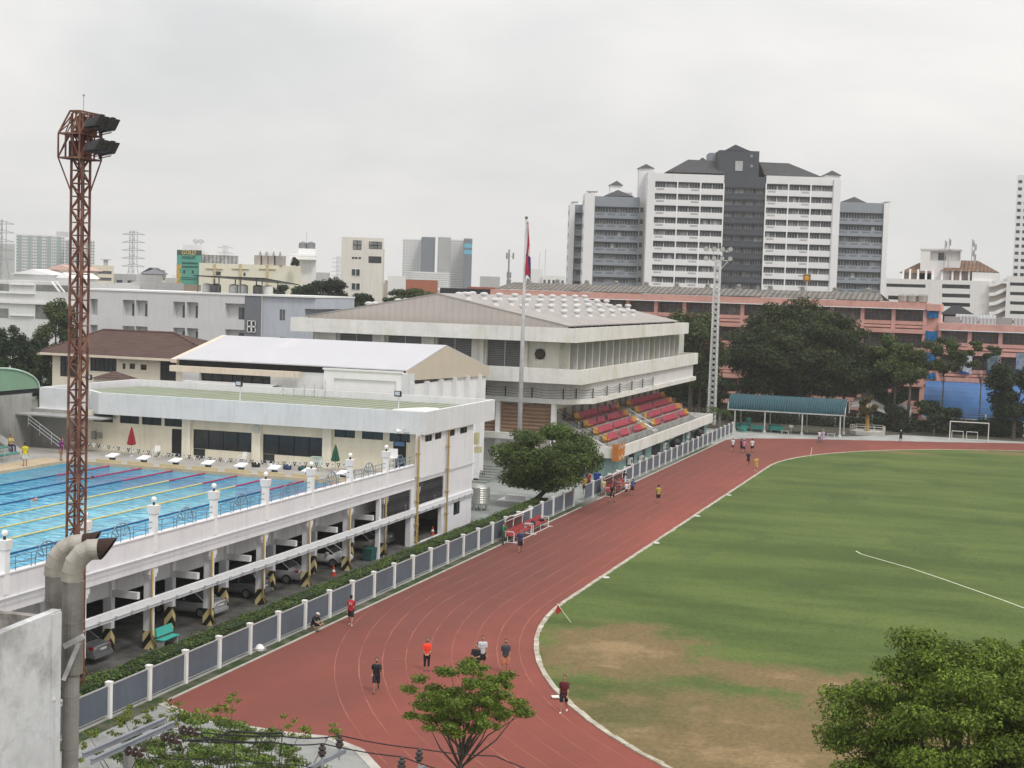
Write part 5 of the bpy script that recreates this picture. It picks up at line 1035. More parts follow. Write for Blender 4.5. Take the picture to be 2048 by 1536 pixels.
# traffic cones
def cone(px, py, lb, X=-41.9):
    c = at_z(px, py, 0); t = thing('traffic_cone', lb, 'traffic cone', c, 'traffic cones in the parking'); mb = MB(); mb.cbox((c.x, c.y, .02), .36, .36, .04); part('base', mb, mat('cone_red', (.42, .05, .03), .5), t); mb = MB(); mb.lathe(c.x, c.y, [(.15, .04), (.11, .3)], 12); mb.lathe(c.x, c.y, [(.085, .45), (.03, .72)], 12); part('body', mb, mat('cone_red', (0, 0, 0)), t); mb = MB(); mb.lathe(c.x, c.y, [(.11, .3), (.085, .45)], 12); part('band', mb, WHITEC, t)
cone(667, 1152, 'small dark red traffic cone beside the hedge in front of the white car'); cone(865, 1070, 'red and white traffic cone in the last parking bay')
c = at_z(740, 1120, 0); mb = MB(); mb.hexa([(c.x-.3, c.y-.5, 0), (c.x+.3, c.y-.5, 0), (c.x+.3, c.y+.5, 0), (c.x-.3, c.y+.5, 0), (c.x-.36, c.y-.6, .9), (c.x+.36, c.y-.6, .9), (c.x+.36, c.y+.6, .9), (c.x-.36, c.y+.6, .9)]); tag(mb.build('waste_bin', mat('bin_green', (.02, .09, .08), .6)), 'dark green waste bin between the hedge and the parking bay', 'bin')
c = at_z(327, 1290, 0); t = thing('turquoise_bench', 'turquoise bench back showing above the hedge beside the yellow pipe', 'bench', c); mb = MB(); mb.hexa([(c.x-.1, c.y-.8, .6), (c.x+.1, c.y-.8, .6), (c.x+.1, c.y+.8, .6), (c.x-.1, c.y+.8, .6), (c.x-.15, c.y-.8, 1.0), (c.x, c.y-.8, 1.05), (c.x, c.y+.8, 1.05), (c.x-.15, c.y+.8, 1.0)]); TQ = mat('turquoise', (.06, .42, .36), .5, .08, 1); part('backrest', mb, TQ, t); mb = MB(); mb.box(c.x, c.x+.5, c.y-.8, c.y+.8, .42, .47); part('seat', mb, TQ, t)
for s in (-1, 1): mb = MB(); mb.box(c.x-.05, c.x+.45, c.y+s*.7-.04, c.y+s*.7+.04, 0, .42); part('leg', mb, CONC, t)
# ================================================================== PINK SCHOOL BUILDING
ROT = []
def xf(mb, M): mb.v = [tuple(M @ Vector(p)) for p in mb.v]; return mb
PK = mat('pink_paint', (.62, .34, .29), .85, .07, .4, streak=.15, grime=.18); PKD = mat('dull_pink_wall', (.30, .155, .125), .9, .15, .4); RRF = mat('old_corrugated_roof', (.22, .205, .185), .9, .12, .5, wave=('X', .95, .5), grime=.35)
SY = 258.
def school(name, lb, xa, xb, zt, roof, ncol_w=5.0, floors=5, cols=None):
    t = thing(name, lb, 'building', ((xa+xb)/2, SY+8, 0)); n = max(1, round((xb-xa)/ncol_w)); w_ = (xb-xa)/n
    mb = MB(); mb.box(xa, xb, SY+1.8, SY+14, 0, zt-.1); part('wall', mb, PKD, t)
    mb = MB(); mb.box(xa-.2, xb+.2, SY-.6, SY+14.1, zt-1.05, zt); part('roof_slab', mb, PK, t)
    mb = MB()
    for k in range(n+1): x = xa+k*w_; mb.box(x-.32, x+.32, SY-.02, SY+.6, 0, zt-1.05)
    part('columns', mb, PK, t); wi = 0
    for f in range(floors):
        z = zt-f*4.45; mb = MB()
        if f: mb.box(xa-.1, xb+.1, SY-.35, SY+1.8, z-.75, z-.05)
        mb.box(xa, xb, SY+.1, SY+.3, z-3.75, z-3.15); mb.box(xa, xb, SY+.05, SY+.3, z-4.42 if 0 else z-4.3, z-3.9); part('sill_beam', mb, PK, t)
        for k in range(n):
            x = xa+k*w_
            if z-3.1 < .5: continue
            mb = MB(); mb.box(x+.45, x+w_-.45, SY+1.68, SY+1.79, z-3.1, z-1.2, 0); m_ = 5
            for j in range(m_+1): u = x+.45+(w_-.9)*j/m_; mb.box(u-.05, u+.05, SY+1.60, SY+1.68, z-3.1, z-1.2, 1)
            mb.box(x+.45, x+w_-.45, SY+1.59, SY+1.68, z-1.85, z-1.75, 1); part('window', mb, [GLASS2 if (k*7+f*3) % 4 else CURT, mat('school_frame', (.30, .17, .14), .8)], t); wi += 1
    if roof:
        mb = MB(); a, b = xa+.5, xb-8.0; mb.hexa([(a, SY-.2, zt+.1), (b+1.2, SY-.2, zt+.1), (b, SY+6, zt+1.3), (a+1.5, SY+6, zt+1.3), (a, SY-.2, zt+.2), (b+1.2, SY-.2, zt+.2), (b, SY+6, zt+1.42), (a+1.5, SY+6, zt+1.42)]); mb.hexa([(a+1.5, SY+6, zt+1.3), (b, SY+6, zt+1.3), (b+1.2, SY+12.5, zt+.1), (a, SY+12.5, zt+.1), (a+1.5, SY+6, zt+1.42), (b, SY+6, zt+1.42), (b+1.2, SY+12.5, zt+.2), (a, SY+12.5, zt+.2)]); part('corrugated_roof', mb, RRF, t)
    mb = MB(); mb.tube([(xa, SY-.75, zt-1.15), (xb, SY-.75, zt-1.15)], .07, 6); part('gutter_pipe', mb, WHITEC, t)
    return t
xs0, xs1, xs2 = at_y(985, 590, SY).x, at_y(1851, 612, SY).x, at_y(1880, 640, SY).x; ztm = at_y(1740, 602, SY-.6).z; ztr = at_y(1990, 650, SY-.6).z
school('school_building', 'long pink school building with grey corrugated roof behind the big trees', xs0, xs1, ztm, True)
school('school_wing', 'lower pink school wing with grey metal sheets on its roof at the right', xs2, xs2+34, ztr, False)
tw_ = thing('stair_tower', 'narrow pink stair tower with blue tarpaulins between the two school wings', 'stair tower', ((xs1+xs2)/2, SY+4, 0)); mb = MB(); x0, x1 = xs1+.25, xs2-.25; mb.box(x0, x1, SY+.4, SY+10, 0, ztm-1.3); mb.box(x0-.02, x1+.3, SY-.5, SY+10.1, ztm-1.3, ztm-.2)
for z in (ztm-5.2, ztm-6.2, ztm-9.6, ztm-10.4, ztm-13.6): mb.box(x0, x1, SY, SY+.39, z, z+.55)
part('wall', mb, PK, tw_); BT = mat('blue_tarpaulin', (.012, .14, .33), .6, .2, .8)
for a, b in ((618, 636), (661, 682), (704, 723), (745, 758)):
    za, zb = at_y(1868, b, SY).z, at_y(1868, a, SY).z; mb = MB(); m_ = 8; g_ = []
    for i in range(m_+1):
        u = x0+(x1-x0)*i/m_; s = .12*math.sin(i*2.1); g_.append([(u, SY-.1+s, za+.08*math.sin(i)), (u, SY-.13+s, za+.08*math.sin(i)), (u, SY-.13-s, zb-.15*math.sin(math.pi*i/m_)), (u, SY-.1-s, zb-.15*math.sin(math.pi*i/m_))])
    mb.loft(g_); part('tarpaulin', mb, BT, tw_)
for i in range(13):
    x = xs0+5+i*5.6; 
    if x > xs1-9: break
    t = MB(); t.box(x-.5, x+.5, SY+5.4, SY+6.2, ztm+1.3, ztm+1.65); t.lathe(x, SY+5.8, [(.25, ztm+1.6), (.42, ztm+1.8), (.42, ztm+2.1), (.1, ztm+2.25)], 10); tag(t.build('roof_ventilator', mat('vent_rusty', (.28, .27, .25), .7, .3, 1)), f'small squat ventilator on the grey school roof ridge, {ordn[i]} from the left', 'roof ventilator', 'ventilators on the school roof ridge')
for i, px in enumerate((1806, 1824, 1845)):
    q = at_y(px, 605, SY+2); r = .85; mb = MB(); zt = at_y(px, 587, SY+2).z; mb.lathe(q.x, SY+2, [(.6, ztm), (r, ztm+.1), (r, zt-.35), (.55, zt-.1), (.1, zt)], 16); tag(mb.build('steel_water_tank', mat('tank_steel2', (.36, .35, .33), .45, .2, .7, metal=.5, streak=.5)), f'round steel tank on the right end of the pink school roof, {["left", "middle", "right"][i]} of three', 'water tank')
GSH = mat('grey_roof_sheet', (.40, .41, .42), .6, .12, .4, wave=('X', .6, .2))
for i in range(12):
    x = xs2+.6+i*2.75; mb = MB(); h = 1.15+.12*math.sin(i*2.3); mb.hexa([(x, SY+1.2, ztr), (x+2.6, SY+1.2, ztr), (x+2.6, SY+1.3, ztr), (x, SY+1.3, ztr), (x, SY+1.5, ztr+h), (x+2.6, SY+1.5, ztr+h), (x+2.6, SY+1.6, ztr+h), (x, SY+1.6, ztr+h)]); tag(mb.build('metal_screen', GSH if i % 3 else mat('dull_sheet', (.24, .24, .24), .7, .2, .5)), f'{"light" if i % 3 else "dull"} grey corrugated screen panel on the lower pink wing roof, {ordn[i]} from the left', 'roof screen', 'grey screens on the lower school wing')
BCOL = [(.55, .58, .62), (.12, .20, .26), (.05, .12, .35)]
for i, (px, w_) in enumerate(((1932, 26), (1988, 24), (2046, 26))):
    a, b = at_y(px-w_/2, 706, SY-.4).x, at_y(px+w_/2, 706, SY-.4).x; z1_, z0_ = at_y(px, 706, SY-.4).z, at_y(px, 748, SY-.4).z; t = thing('hanging_banner', ['tall white and grey portrait banner with a dark blue foot on the school front', 'tall dusky blue and green banner right of the white portrait banner', 'blue and white banner at the right edge half hidden by a tree'][i], 'banner', ((a+b)/2, SY-.4, z0_)); mb = MB(); mb.box(a, b, SY-.44, SY-.40, z0_, z1_); part('cloth', mb, [mat('banner_pale', (.30, .33, .37), .7, .6, .9, dirt=((.62, .64, .66), 1.1, .45, .6)), mat('banner_dusk', (.10, .15, .19), .7, .6, .6, dirt=((.30, .36, .30), .8, .5, .7)), mat('banner_blue', (.25, .30, .36), .7, .5, .5, dirt=((.06, .08, .30), .5, .5, .6))][i], t); mb = MB(); h = (z1_-z0_)*.22; mb.loft([[(a, SY-.46, z0_), (b, SY-.46, z0_), (a, SY-.46, z0_+h)], [(a, SY-.45, z0_), (b, SY-.45, z0_), (a, SY-.45, z0_+h)]]); part('blue_corner', mb, mat('banner_navy', (.02, .05, .22), .7), t)
q = at_y(1614, 556, SY+9); t = thing('emblem_sign', 'square brown board with a round golden sun emblem standing over the school roof', 'sign', (q.x, SY+9, ztm)); mb = MB(); mb.tube([(q.x, SY+9, ztm-.5), (q.x, SY+9, q.z)], .08, 6); part('post', mb, STEEL, t); mb = MB(); mb.box(q.x-.65, q.x+.65, SY+8.8, SY+8.9, q.z-.65, q.z+.65); part('board', mb, mat('board_brown', (.22, .12, .05), .7), t); mb = MB(); n = 24; mb.loft([[(q.x+(.48 if j % 2 else .36)*math.cos(2*math.pi*j/n), y, q.z+(.48 if j % 2 else .36)*math.sin(2*math.pi*j/n)) for j in range(n)] for y in (SY+8.79, SY+8.77)]); mb.tube([(q.x, SY+8.765, q.z), (q.x, SY+8.755, q.z)], .2, 14); part('emblem', mb, mat('emblem_gold', (.65, .32, .03), .6), t)

# ================================================================== BIG CONDOMINIUM
cy = (CF-Vector((0, 0, CF.z))).normalized(); cxv = CR-Vector((0, 0, CR.z)); cxv.normalize(); org = at_d(1490, 560, 355); org.z = 0
CM = Matrix(((cxv.x, cy.x, 0, org.x), (cxv.y, cy.y, 0, org.y), (0, 0, 1, 0), (0, 0, 0, 1)))
def cu(px, py, dd=0.):
    d = ray(px, py); s = ((org+cy*dd-CP).dot(cy))/d.dot(cy); q = CP+d*s; return ((q-org).dot(cxv), q.z)
cd_ = thing('condominium', 'huge white and grey condominium tower with a dark central bay and dark roofs', 'apartment tower', org)
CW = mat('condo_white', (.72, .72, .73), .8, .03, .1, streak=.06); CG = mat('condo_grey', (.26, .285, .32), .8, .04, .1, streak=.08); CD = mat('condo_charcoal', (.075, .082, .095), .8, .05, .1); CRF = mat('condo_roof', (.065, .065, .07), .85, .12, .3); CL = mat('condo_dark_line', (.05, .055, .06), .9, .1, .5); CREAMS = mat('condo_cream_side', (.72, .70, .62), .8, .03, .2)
FH = 2.815
def cpart(nm, mb, m, par=None, **k): return part(nm, xf(mb, CM), m, par or cd_, **k)
winlist = []
def wing(u0, u1, zt, dd, mw, nw, bays, side=None, strip=None, top=1.9):
    """facade wing: solid top band then floors of window strip + balcony band"""
    mb = MB(); mb.box(u0, u1, dd+1.2, dd+14, 0, zt, 0); mb.box(u0, u1, dd+.15, dd+1.2, zt-top, zt, 0); z = zt-top; f = 0
    while z > 8:
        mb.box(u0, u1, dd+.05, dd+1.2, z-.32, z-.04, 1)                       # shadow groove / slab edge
        mb.box(u0, u1, dd+0, dd+1.15, z-FH, z-1.42, 0)                       # balcony front
        for k in range(nw+1): u = u0+(u1-u0)*k/nw; mb.box(u-.06, u+.06, dd+.35, dd+1.2, z-1.42, z-.32, 0)
        for k in range(bays+1): u = u0+(u1-u0)*k/bays; mb.box(u-.14, u+.14, dd-.02, dd+1.2, z-FH, z, 2)
        for k in range(nw):
            if (k*5+f*0) % 3 != 1 or nw < 5: 
                ua = u0+(u1-u0)*k/nw; wd = (u1-u0)/nw
                if (k % 3) != 1 or nw < 5: mb.box(ua+wd*.18, ua+wd*.85, dd-.01, dd+.002, z-2.02, z-1.92, 1); mb.box(ua+wd*.18, ua+wd*.85, dd-.01, dd+.002, z-1.78, z-1.70, 1)
            winlist.append((u0+(u1-u0)*k/nw+.08, u0+(u1-u0)*(k+1)/nw-.08, z-1.42, z-.34, dd+.7, dd))
        z -= FH; f += 1
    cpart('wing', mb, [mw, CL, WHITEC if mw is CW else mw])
uL0, z0 = cu(1310, 346); uC0, _ = cu(1449, 348); uC1, _ = cu(1533.5, 352); uR1, _ = cu(1668, 357); zW = cu(1449, 347)[1]; zR_w = cu(1600, 353)[1]
wing(uL0, uC0, z0, 0, CW, 6, 3); wing(uC0, uC1, z0-.1, .25, CD, 4, 1, top=2.6); wing(uC1, uR1, zR_w, 0, CW, 6, 3)
ue0 = cu(1296, 346)[0]; ue1 = cu(1682, 358)[0]
mb = MB(); mb.box(ue0, uL0, -.4, 14, 0, z0+.3); part('end_pier', xf(mb, CM), CW, cd_); mb = MB(); mb.box(uR1, ue1, -.4, 14, 0, z0-.2); part('end_pier', xf(mb, CM), CW, cd_)
gL0, zg = cu(1190, 392, 4); gL1, _ = cu(1280, 393, 4); wing(gL0, gL1, zg, 4, CG, 4, 1, top=2.4)
gR0 = ue1; gR1, zg2 = cu(1768.6, 409, 2); wing(gR0, gR1, zg2+.3, 2, CG, 4, 1, top=2.4)
f0, zf = cu(1150, 409, 14); f1, _ = cu(1172, 409, 14); wing(f0, f1, zf, 14, CG, 2, 1, top=2.0)
for (a, b, yt_, dd, m_) in ((1170, 1190, 386, 3.5, CW), (1140, 1150, 407, 13.5, CW), (1769, 1779, 407, 1.6, CW)):
    ua, zz_ = cu(a, yt_, dd); ub, _ = cu(b, yt_, dd); mb = MB(); mb.box(ua, ub, dd, dd+12, 0, zz_); mb.box(ua+.4, ub+.8, dd+.5, dd+5, zz_+.5, zz_+.62); mb.box((ua+ub)/2-.3, (ua+ub)/2+.3, dd+2, dd+3, zz_, zz_+.5); cpart('end_pier', mb, m_)
    for k in range(14):
        z = zz_-2.6-k*FH
        if z < 9: break
        mb = MB(); mb.box(ua-.02, ua+.02, dd+3, dd+4.2, z, z+1.2); cpart('side_window', mb, CL); mb = MB(); mb.box(ua-.02, ua+.02, dd+7, dd+8.2, z, z+1.2); cpart('side_window', mb, CL)
for k in range(12):        # recessed link between the left grey wing and the main block
    z = zg-3.4-k*FH; 
    if z < 9: break
    mb = MB(); mb.box(gL1+.3, ue0-.3, 5.88, 5.95, z, z+1.1); cpart('link_window', mb, GLASS2)
mb = MB(); mb.box(gL1, ue0, 6, 12, 0, zg-1); cpart('link', mb, CREAMS)
def hip(pts_base, dd0, dd1, ridge, m_=None, nm='roof'):
    (ua, za), (ub, zb) = pts_base; (ra, rz), (rb, rz2) = ridge; dm = (dd0+dd1)/2; mb = MB(); A = (ua, dd0, za); B = (ub, dd0, zb); C_ = (ub, dd1, zb); D_ = (ua, dd1, za); Ra = (ra, dm, rz); Rb = (rb, dm, rz2)
    mb.face([A, B, Rb, Ra]); mb.face([B, C_, Rb]); mb.face([C_, D_, Ra, Rb]); mb.face([D_, A, Ra]); mb.face([D_, C_, B, A]); cpart(nm, mb, m_ or CRF)
hip((cu(1331, 344, .5), cu(1449, 347.5, .5)), .5, 13, (cu(1377, 318.5, 6), cu(1450, 322, 6))); hip((cu(1530, 350.5, .5), cu(1645, 354, .5)), .5, 13, (cu(1519, 323.5, 6), cu(1578.5, 326, 6)))
hip((cu(1386, 330, 7), cu(1425, 330, 7)), 7, 12, (cu(1405, 314.6, 9), cu(1406, 314.6, 9)))
a = cu(1439, 300, 2); b = cu(1519, 303, 2); mb = MB(); mb.box(a[0], b[0], 2, 12, zW-3, a[1]); cpart('top_block', mb, CD); hip((cu(1452, 300, 1.9), cu(1503, 302, 1.9)), 1.9, 12, (cu(1470, 288.7, 3), cu(1472, 288.7, 3)))
pk_ = cu(1471, 289, 2); e1 = cu(1449, 300, 2); e2 = cu(1502, 302, 2); mb = MB(); mb.loft([[(e1[0], 1.95, e1[1]-.1), (e2[0], 1.95, e2[1]-.1), (pk_[0], 1.95, pk_[1])], [(e1[0], 2.2, e1[1]-.1), (e2[0], 2.2, e2[1]-.1), (pk_[0], 2.2, pk_[1])]]); cpart('top_gable', mb, CD)
a = cu(1419, 307, 8); b = cu(1440, 300, 8); mb = MB(); mb.box(a[0], b[0]+.2, 8, 14, zW, a[1]+.2); cpart('top_block', mb, CG)
a = cu(1471, 322, 1.9); b = cu(1485, 342, 1.9); mb = MB(); mb.box(a[0], b[0], 1.88, 1.98, b[1], a[1]); cpart('window', mb, mat('pale_panel', (.42, .43, .45), .7))
for p_ in ((1503, 312), (1503, 332)): a = cu(*p_, 1.9); mb = MB(); mb.box(a[0]-.3, a[0]+.3, 1.88, 1.98, a[1]-.3, a[1]+.3); cpart('vent_window', mb, CG)
for (x0_, x1_, yb, xp, yp, dd, m_) in ((1276, 1309, 336, 1292, 328, 8, CW), (1648, 1683, 350, 1664, 341, 5, CW), (1218, 1246, 370, 1233, 361.5, 16, CW)):
    a = cu(x0_, yb, dd); b = cu(x1_, yb+1, dd); mb = MB(); mb.box(a[0]+.3, b[0]-.3, dd, dd+4, a[1]-12, a[1]); cpart('lift_tower', mb, m_); p_ = cu(xp, yp, dd+2); hip(((a[0], a[1]), (b[0], a[1])), dd-.4, dd+4.4, ((p_[0], p_[1]), (p_[0]+.1, p_[1])))
hip((cu(1207, 392, 4.5), cu(1268, 393, 4.5)), 4.5, 12, (cu(1235, 380, 8), cu(1237, 380, 8))); hip((cu(1681, 405, 2.5), cu(1737, 407, 2.5)), 2.5, 9, (cu(1709, 393.5, 5), cu(1711, 393.5, 5)))
mb = MB(); a = cu(1218, 384, 14); b = cu(1264, 388, 14); mb.box(a[0], b[0], 14, 20, a[1]-9, a[1]); cpart('rear_block', mb, CW)
winlist.sort(key=lambda w: -w[3]); PLW_ = [GLASS2, CURT, mat('window_mid', (.16, .165, .17), .4, .5, .5)]
rest = MB(); rw = random.Random(2)
def wmesh(mb, w):
    a, b, c, d, dd, _ = w; k = rw.choice([0, 0, 1, 2]); mb.box(a, b, dd, dd+.1, c, d, k); n = 4
    for i in range(1, n): u = a+(b-a)*i/n; mb.box(u-.035, u+.035, dd-.06, dd-.002, c, d, 3)
    if rw.random() < .3: u = a+(b-a)*rw.random()*.6; mb.box(u, u+(b-a)*.3, dd-.02, dd-.004, c, d, rw.choice([0, 1, 3]))
WM = PLW_+[mat('aluminium_bar', (.45, .46, .47), .5)]
for w_ in winlist[:100]: mb = MB(); wmesh(mb, w_); cpart('window', mb, WM)
for w_ in winlist[100:]: wmesh(rest, w_)
cpart('window_rows', rest, WM, kind='stuff')

# ================================================================== OTHER BUILDINGS BEHIND
def block(name, lb, cat, x0, x1, yt, Y, dep, m, rows=0, cols=0, yb=None, wm=None, wf=(.55, .5), roofm=None, band=None, group=None, side=True, d=.2, frame=None):
    """box building whose front stands on y=Y between the two photo columns, top at the photo row"""
    a = at_y(x0, yt, Y); b = at_y(x1, yt, Y); zt = (a.z+b.z)/2; t = thing(name, lb, cat, ((a.x+b.x)/2, Y+dep/2, 0), group); W_ = b.x-a.x; zb = at_y((x0+x1)/2, yb, Y).z if yb else 0
    holes = []
    if rows:
        fh = (zt-zb-.8)/rows; cw = W_/cols
        for r in range(rows):
            for c in range(cols): holes.append((cw*(c+.5-wf[0]/2), cw*(c+.5+wf[0]/2), zb+fh*(r+.5-wf[1]/2), zb+fh*(r+.5+wf[1]/2)))
    mb = MB(); mb.holewall((a.x, Y, 0), (1, 0, 0), (0, -1, 0), W_, zt, holes, d); mb.box(a.x, b.x, Y+d+.05, Y+dep, 0, zt-.02); mb.box(b.x-.02, b.x, Y, Y+d+.05, 0, zt-.02); mb.box(a.x, a.x+.02, Y, Y+d+.05, 0, zt-.02); mb.face([(a.x, Y, zt), (b.x, Y, zt), (b.x, Y+dep, zt), (a.x, Y+dep, zt)])
    part('wall', mb, m, t); sb = MB()
    if band: mb = MB(); mb.box(a.x-.15, b.x+.15, Y-.15, Y+dep+.1, zt, zt+band); part('parapet', mb, m, t)
    for i, h in enumerate(sorted(holes, key=lambda q: -q[3])):
        if i < 60: window(t, (a.x, Y, 0), (1, 0, 0), (0, -1, 0), h, d*.9, 2, 1, wm or GLASS2, frame, .08)
        else: P = [(a.x+h[0], h[2]), (a.x+h[1], h[2]), (a.x+h[1], h[3]), (a.x+h[0], h[3])]; sb.face([(p[0], Y+d*.9, p[1]) for p in P])
    if sb.v: part('window_rows', sb, wm or GLASS2, t, kind='stuff')
    if Y > 280 or 'beige' in name: ROT.append((t, math.atan2(-(a.x+b.x)/2, Y), dep))
    return t, a, b, zt
BW = mat('city_white', (.70, .70, .70), .8, .05, .1, streak=.1); BC = mat('city_cream', (.66, .61, .48), .8, .05, .1, streak=.1); BG = mat('city_grey', (.42, .42, .42), .85, .1, .1, streak=.2); BB = mat('city_brown', (.30, .24, .19), .85, .15, .2); BP = mat('city_peach', (.60, .52, .46), .8, .06, .1); RR = mat('city_red_roof', (.35, .12, .07), .8, .1, .2); RB = mat('city_brown_roof', (.20, .12, .085), .85, .15, .3, wave=('X', .6, .25)); BDG = mat('city_dark_grey', (.12, .14, .18), .7, .05, .1)
# white blocks behind the left trees
t, a, b, zt = block('white_building', 'long white building with open corridors behind the trees at the far left', 'building', -40, 182, 562, 235, 14, BW)
for (x0, x1, y0, y1) in ((-5, 18, 567, 582), (72, 136, 569, 584), (-5, 17, 616, 636), (71, 130, 609, 640), (140, 180, 575, 590)):
    p = at_y(x0, y0, 235); q = at_y(x1, y1, 235); mb = MB(); mb.box(p.x, q.x, 234.96, 235.02, q.z, p.z); part('opening', mb, mat('shaded_recess', (.20, .20, .20), .9, .4, .4), t)
for (x0, x1, y0) in ((-20, 70, 585), (-20, 180, 605), (20, 68, 568), (20, 68, 630)):
    p = at_y(x0, y0, 234.9); q = at_y(x1, y0+3, 234.9); mb = MB(); mb.box(p.x, q.x, 234.6, 234.95, q.z, p.z); part('ledge', mb, WHITEC, t)
p = at_y(103, 563, 233); q = at_y(120, 584, 233); mb = MB(); mb.bar(p, q, .5, .15); mb.bar(p+Vector((1, 0, 0)), q+Vector((1, 0, 0)), .3, .15); tag(mb.build('outdoor_stair', WHITEC), 'white slanting outdoor stair on the far left white building', 'stairs')
for x0, x1, yt, Y, lb, m_, rm in ((28, 110, 541, 250, 'low white roof above the white building at far left', BW, WHITEC), (95, 150, 532, 255, 'pinkish gable roof just left of the red lattice tower', BP, mat('pink_roof', (.52, .36, .32), .8, .08, .2)), (118, 142, 548, 243, 'small white shed roof beside the red lattice tower', BW, WHITEC)):
    t, a, b, zt = block('low_building', lb, 'building', x0, x1, yt+8, Y, 8, m_); mb = MB(); zr = at_y((x0+x1)/2, yt-3, Y).z; mb.loft([[(a.x-.5, Y-.5, zt), (b.x+.5, Y-.5, zt), ((a.x+b.x)/2, Y-.5, zr)], [(a.x-.5, Y+9, zt), (b.x+.5, Y+9, zt), ((a.x+b.x)/2, Y+9, zr)]]); part('roof', mb, rm, t)
# four storey tan house between tower and sign building
t, a, b, zt = block('tan_house', 'tan flat roofed house with open storeys right of the red lattice tower', 'house', 183, 228, 531, 285, 10, BC, 2, 1, 565, GLASS2, (.8, .45)); q = at_y(227, 531, 288); mb = MB(); mb.box(q.x-.6, q.x+.6, 287, 289, zt, q.z+1.2); mb.box(q.x-1.3, q.x+1.3, 286.5, 289.5, q.z+1.2, q.z+1.35); part('rooftop_hut', mb, BG, t)
block('grey_house', 'grey low house with a dark opening below the pylon', 'house', 228, 272, 548, 270, 10, BG, 1, 2, 575)
t, a, b, zt = block('hip_roofed_block', 'pale grey block with a dark grey hip roof right of the pylon', 'building', 283, 332, 548, 420, 14, BP, 2, 6, 572, GLASS2, (.4, .5)); mb = MB(); zr = at_y(305, 535, 424).z; A = [(a.x-1, 419, zt), (b.x+1, 419, zt), (b.x+1, 435, zt), (a.x-1, 435, zt)]; r1 = (a.x+6, 427, zr); r2 = (b.x-6, 427, zr)
for f in ([A[0], A[1], r2, r1], [A[1], A[2], r2], [A[2], A[3], r1, r2], [A[3], A[0], r1]): mb.face(f)
part('roof', mb, mat('city_slate', (.16, .165, .18), .85), t)
for i, (x0, x1, yt, Y, m_, lb) in enumerate(((262, 315, 564, 260, BG, 'grey flat hut with a pale shutter on the low roofs'), (232, 262, 566, 262, BW, 'small white hut under the hip roofed block'), (318, 352, 568, 270, BB, 'brownish low roof left of the green sign board'), (200, 235, 568, 252, BW, 'white low parapet beside the red lattice tower'), (330, 352, 556, 500, BG, 'grey distant house left of the green sign board'), (628, 660, 545, 700, BG, 'distant grey house left of the beige tower'), (776, 812, 552, 420, BW, 'low white hall between the beige tower and the distant grey towers'), (812, 876, 560, 400, RR, 'low brown red roof below the distant grey towers'), (960, 1000, 553, 600, BG, 'small grey blue building left of the phone mast'), (880, 985, 577, 262, mat('black_roofing', (.03, .03, .035), .8), 'long low black roof behind the roof ventilators'), (935, 990, 574, 300, RR, 'small orange red roof left of the pink school'))):
    block('low_building', lb, 'building', x0, x1, yt, Y, 10, m_)
# building with the green sign
t, a, b, zt = block('cream_building', 'broad cream warehouse behind the grey apartments, next to a green sign board', 'building', 400, 604, 529, 305, 22, mat('light_cream', (.68, .66, .54), .8, .04, .1, streak=.12))
for (x0, x1, y0, y1) in ((433, 442, 543, 551), (487, 491, 545, 552)):
    p = at_y(x0, y0, 305); q = at_y(x1, y1, 305); mb = MB(); mb.box(p.x, q.x, 304.95, 305.01, q.z, p.z); part('window', mb, GLASS, t)
for px in (430, 481, 535):
    p = at_y(px, 528, 304.9); mb = MB(); mb.box(p.x-.3, p.x+.3, 304.7, 304.98, 0, p.z); mb.box(p.x-2.2, p.x+2.2, 304.72, 304.96, p.z-1.2, p.z-1.05); part('downpipe', mb, mat('pipe_ochre', (.50, .42, .24), .8), t)
mb = MB(); p = at_y(426, 510, 312); q = at_y(505, 528, 312); mb.box(p.x, q.x, 311, 318, zt, p.z-.1); part('roof_pergola', mb, mat('lattice_grey', (.34, .34, .35), .8, .5, .6, wave=('X', 1.0, .5)), t)
for i, px in enumerate((520, 533, 547, 560)):
    p = at_y(px, 528, 309); mb = MB(); mb.box(p.x-1.0, p.x+1.0, 308, 310, zt, zt+2.2); mb.lathe(p.x, 309, [(.4, zt+2.2), (.25, zt+2.7), (.05, zt+3.3)], 8); tag(mb.build('cooling_unit', mat('cooling_grey', (.36, .33, .31), .7, .2, .5)), f'brownish cooling unit with a pointed cap on the cream warehouse roof, {ordn[i]} from left', 'cooling unit', 'cooling units on the cream warehouse')
tree('rooftop_bush', 'dark bush on the cream warehouse roof', at_y(589, 530, 307), at_y(588, 526, 307)+Vector((0, 0, .2)), 1.3, 1.2, 1.1, 1500, .5, leafmat('dark_leaf', (.02, .03, .018)), 8, .1, cat='bush')
block('white_penthouse', 'stepped white rooftop block left of the cream warehouse pergola', 'building', 366, 412, 490, 325, 12, BW, 0, 0); block('white_penthouse', 'lower white stair block beside the green sign board', 'building', 408, 434, 503, 320, 10, BW)
t, a, b, zt = block('white_tower_house', 'narrow white tower with two grey tanks on its roof right of the cream warehouse', 'building', 582, 633, 512, 330, 12, BW, 0, 0, band=.5); mb = MB(); p = at_y(577, 511, 329); mb.box(p.x, b.x, 327.5, 330, zt-.9, zt-.2); mb.box(a.x+2, b.x-.3, 331, 338, zt, at_y(610, 497, 331).z); part('balcony', mb, WHITEC, t)
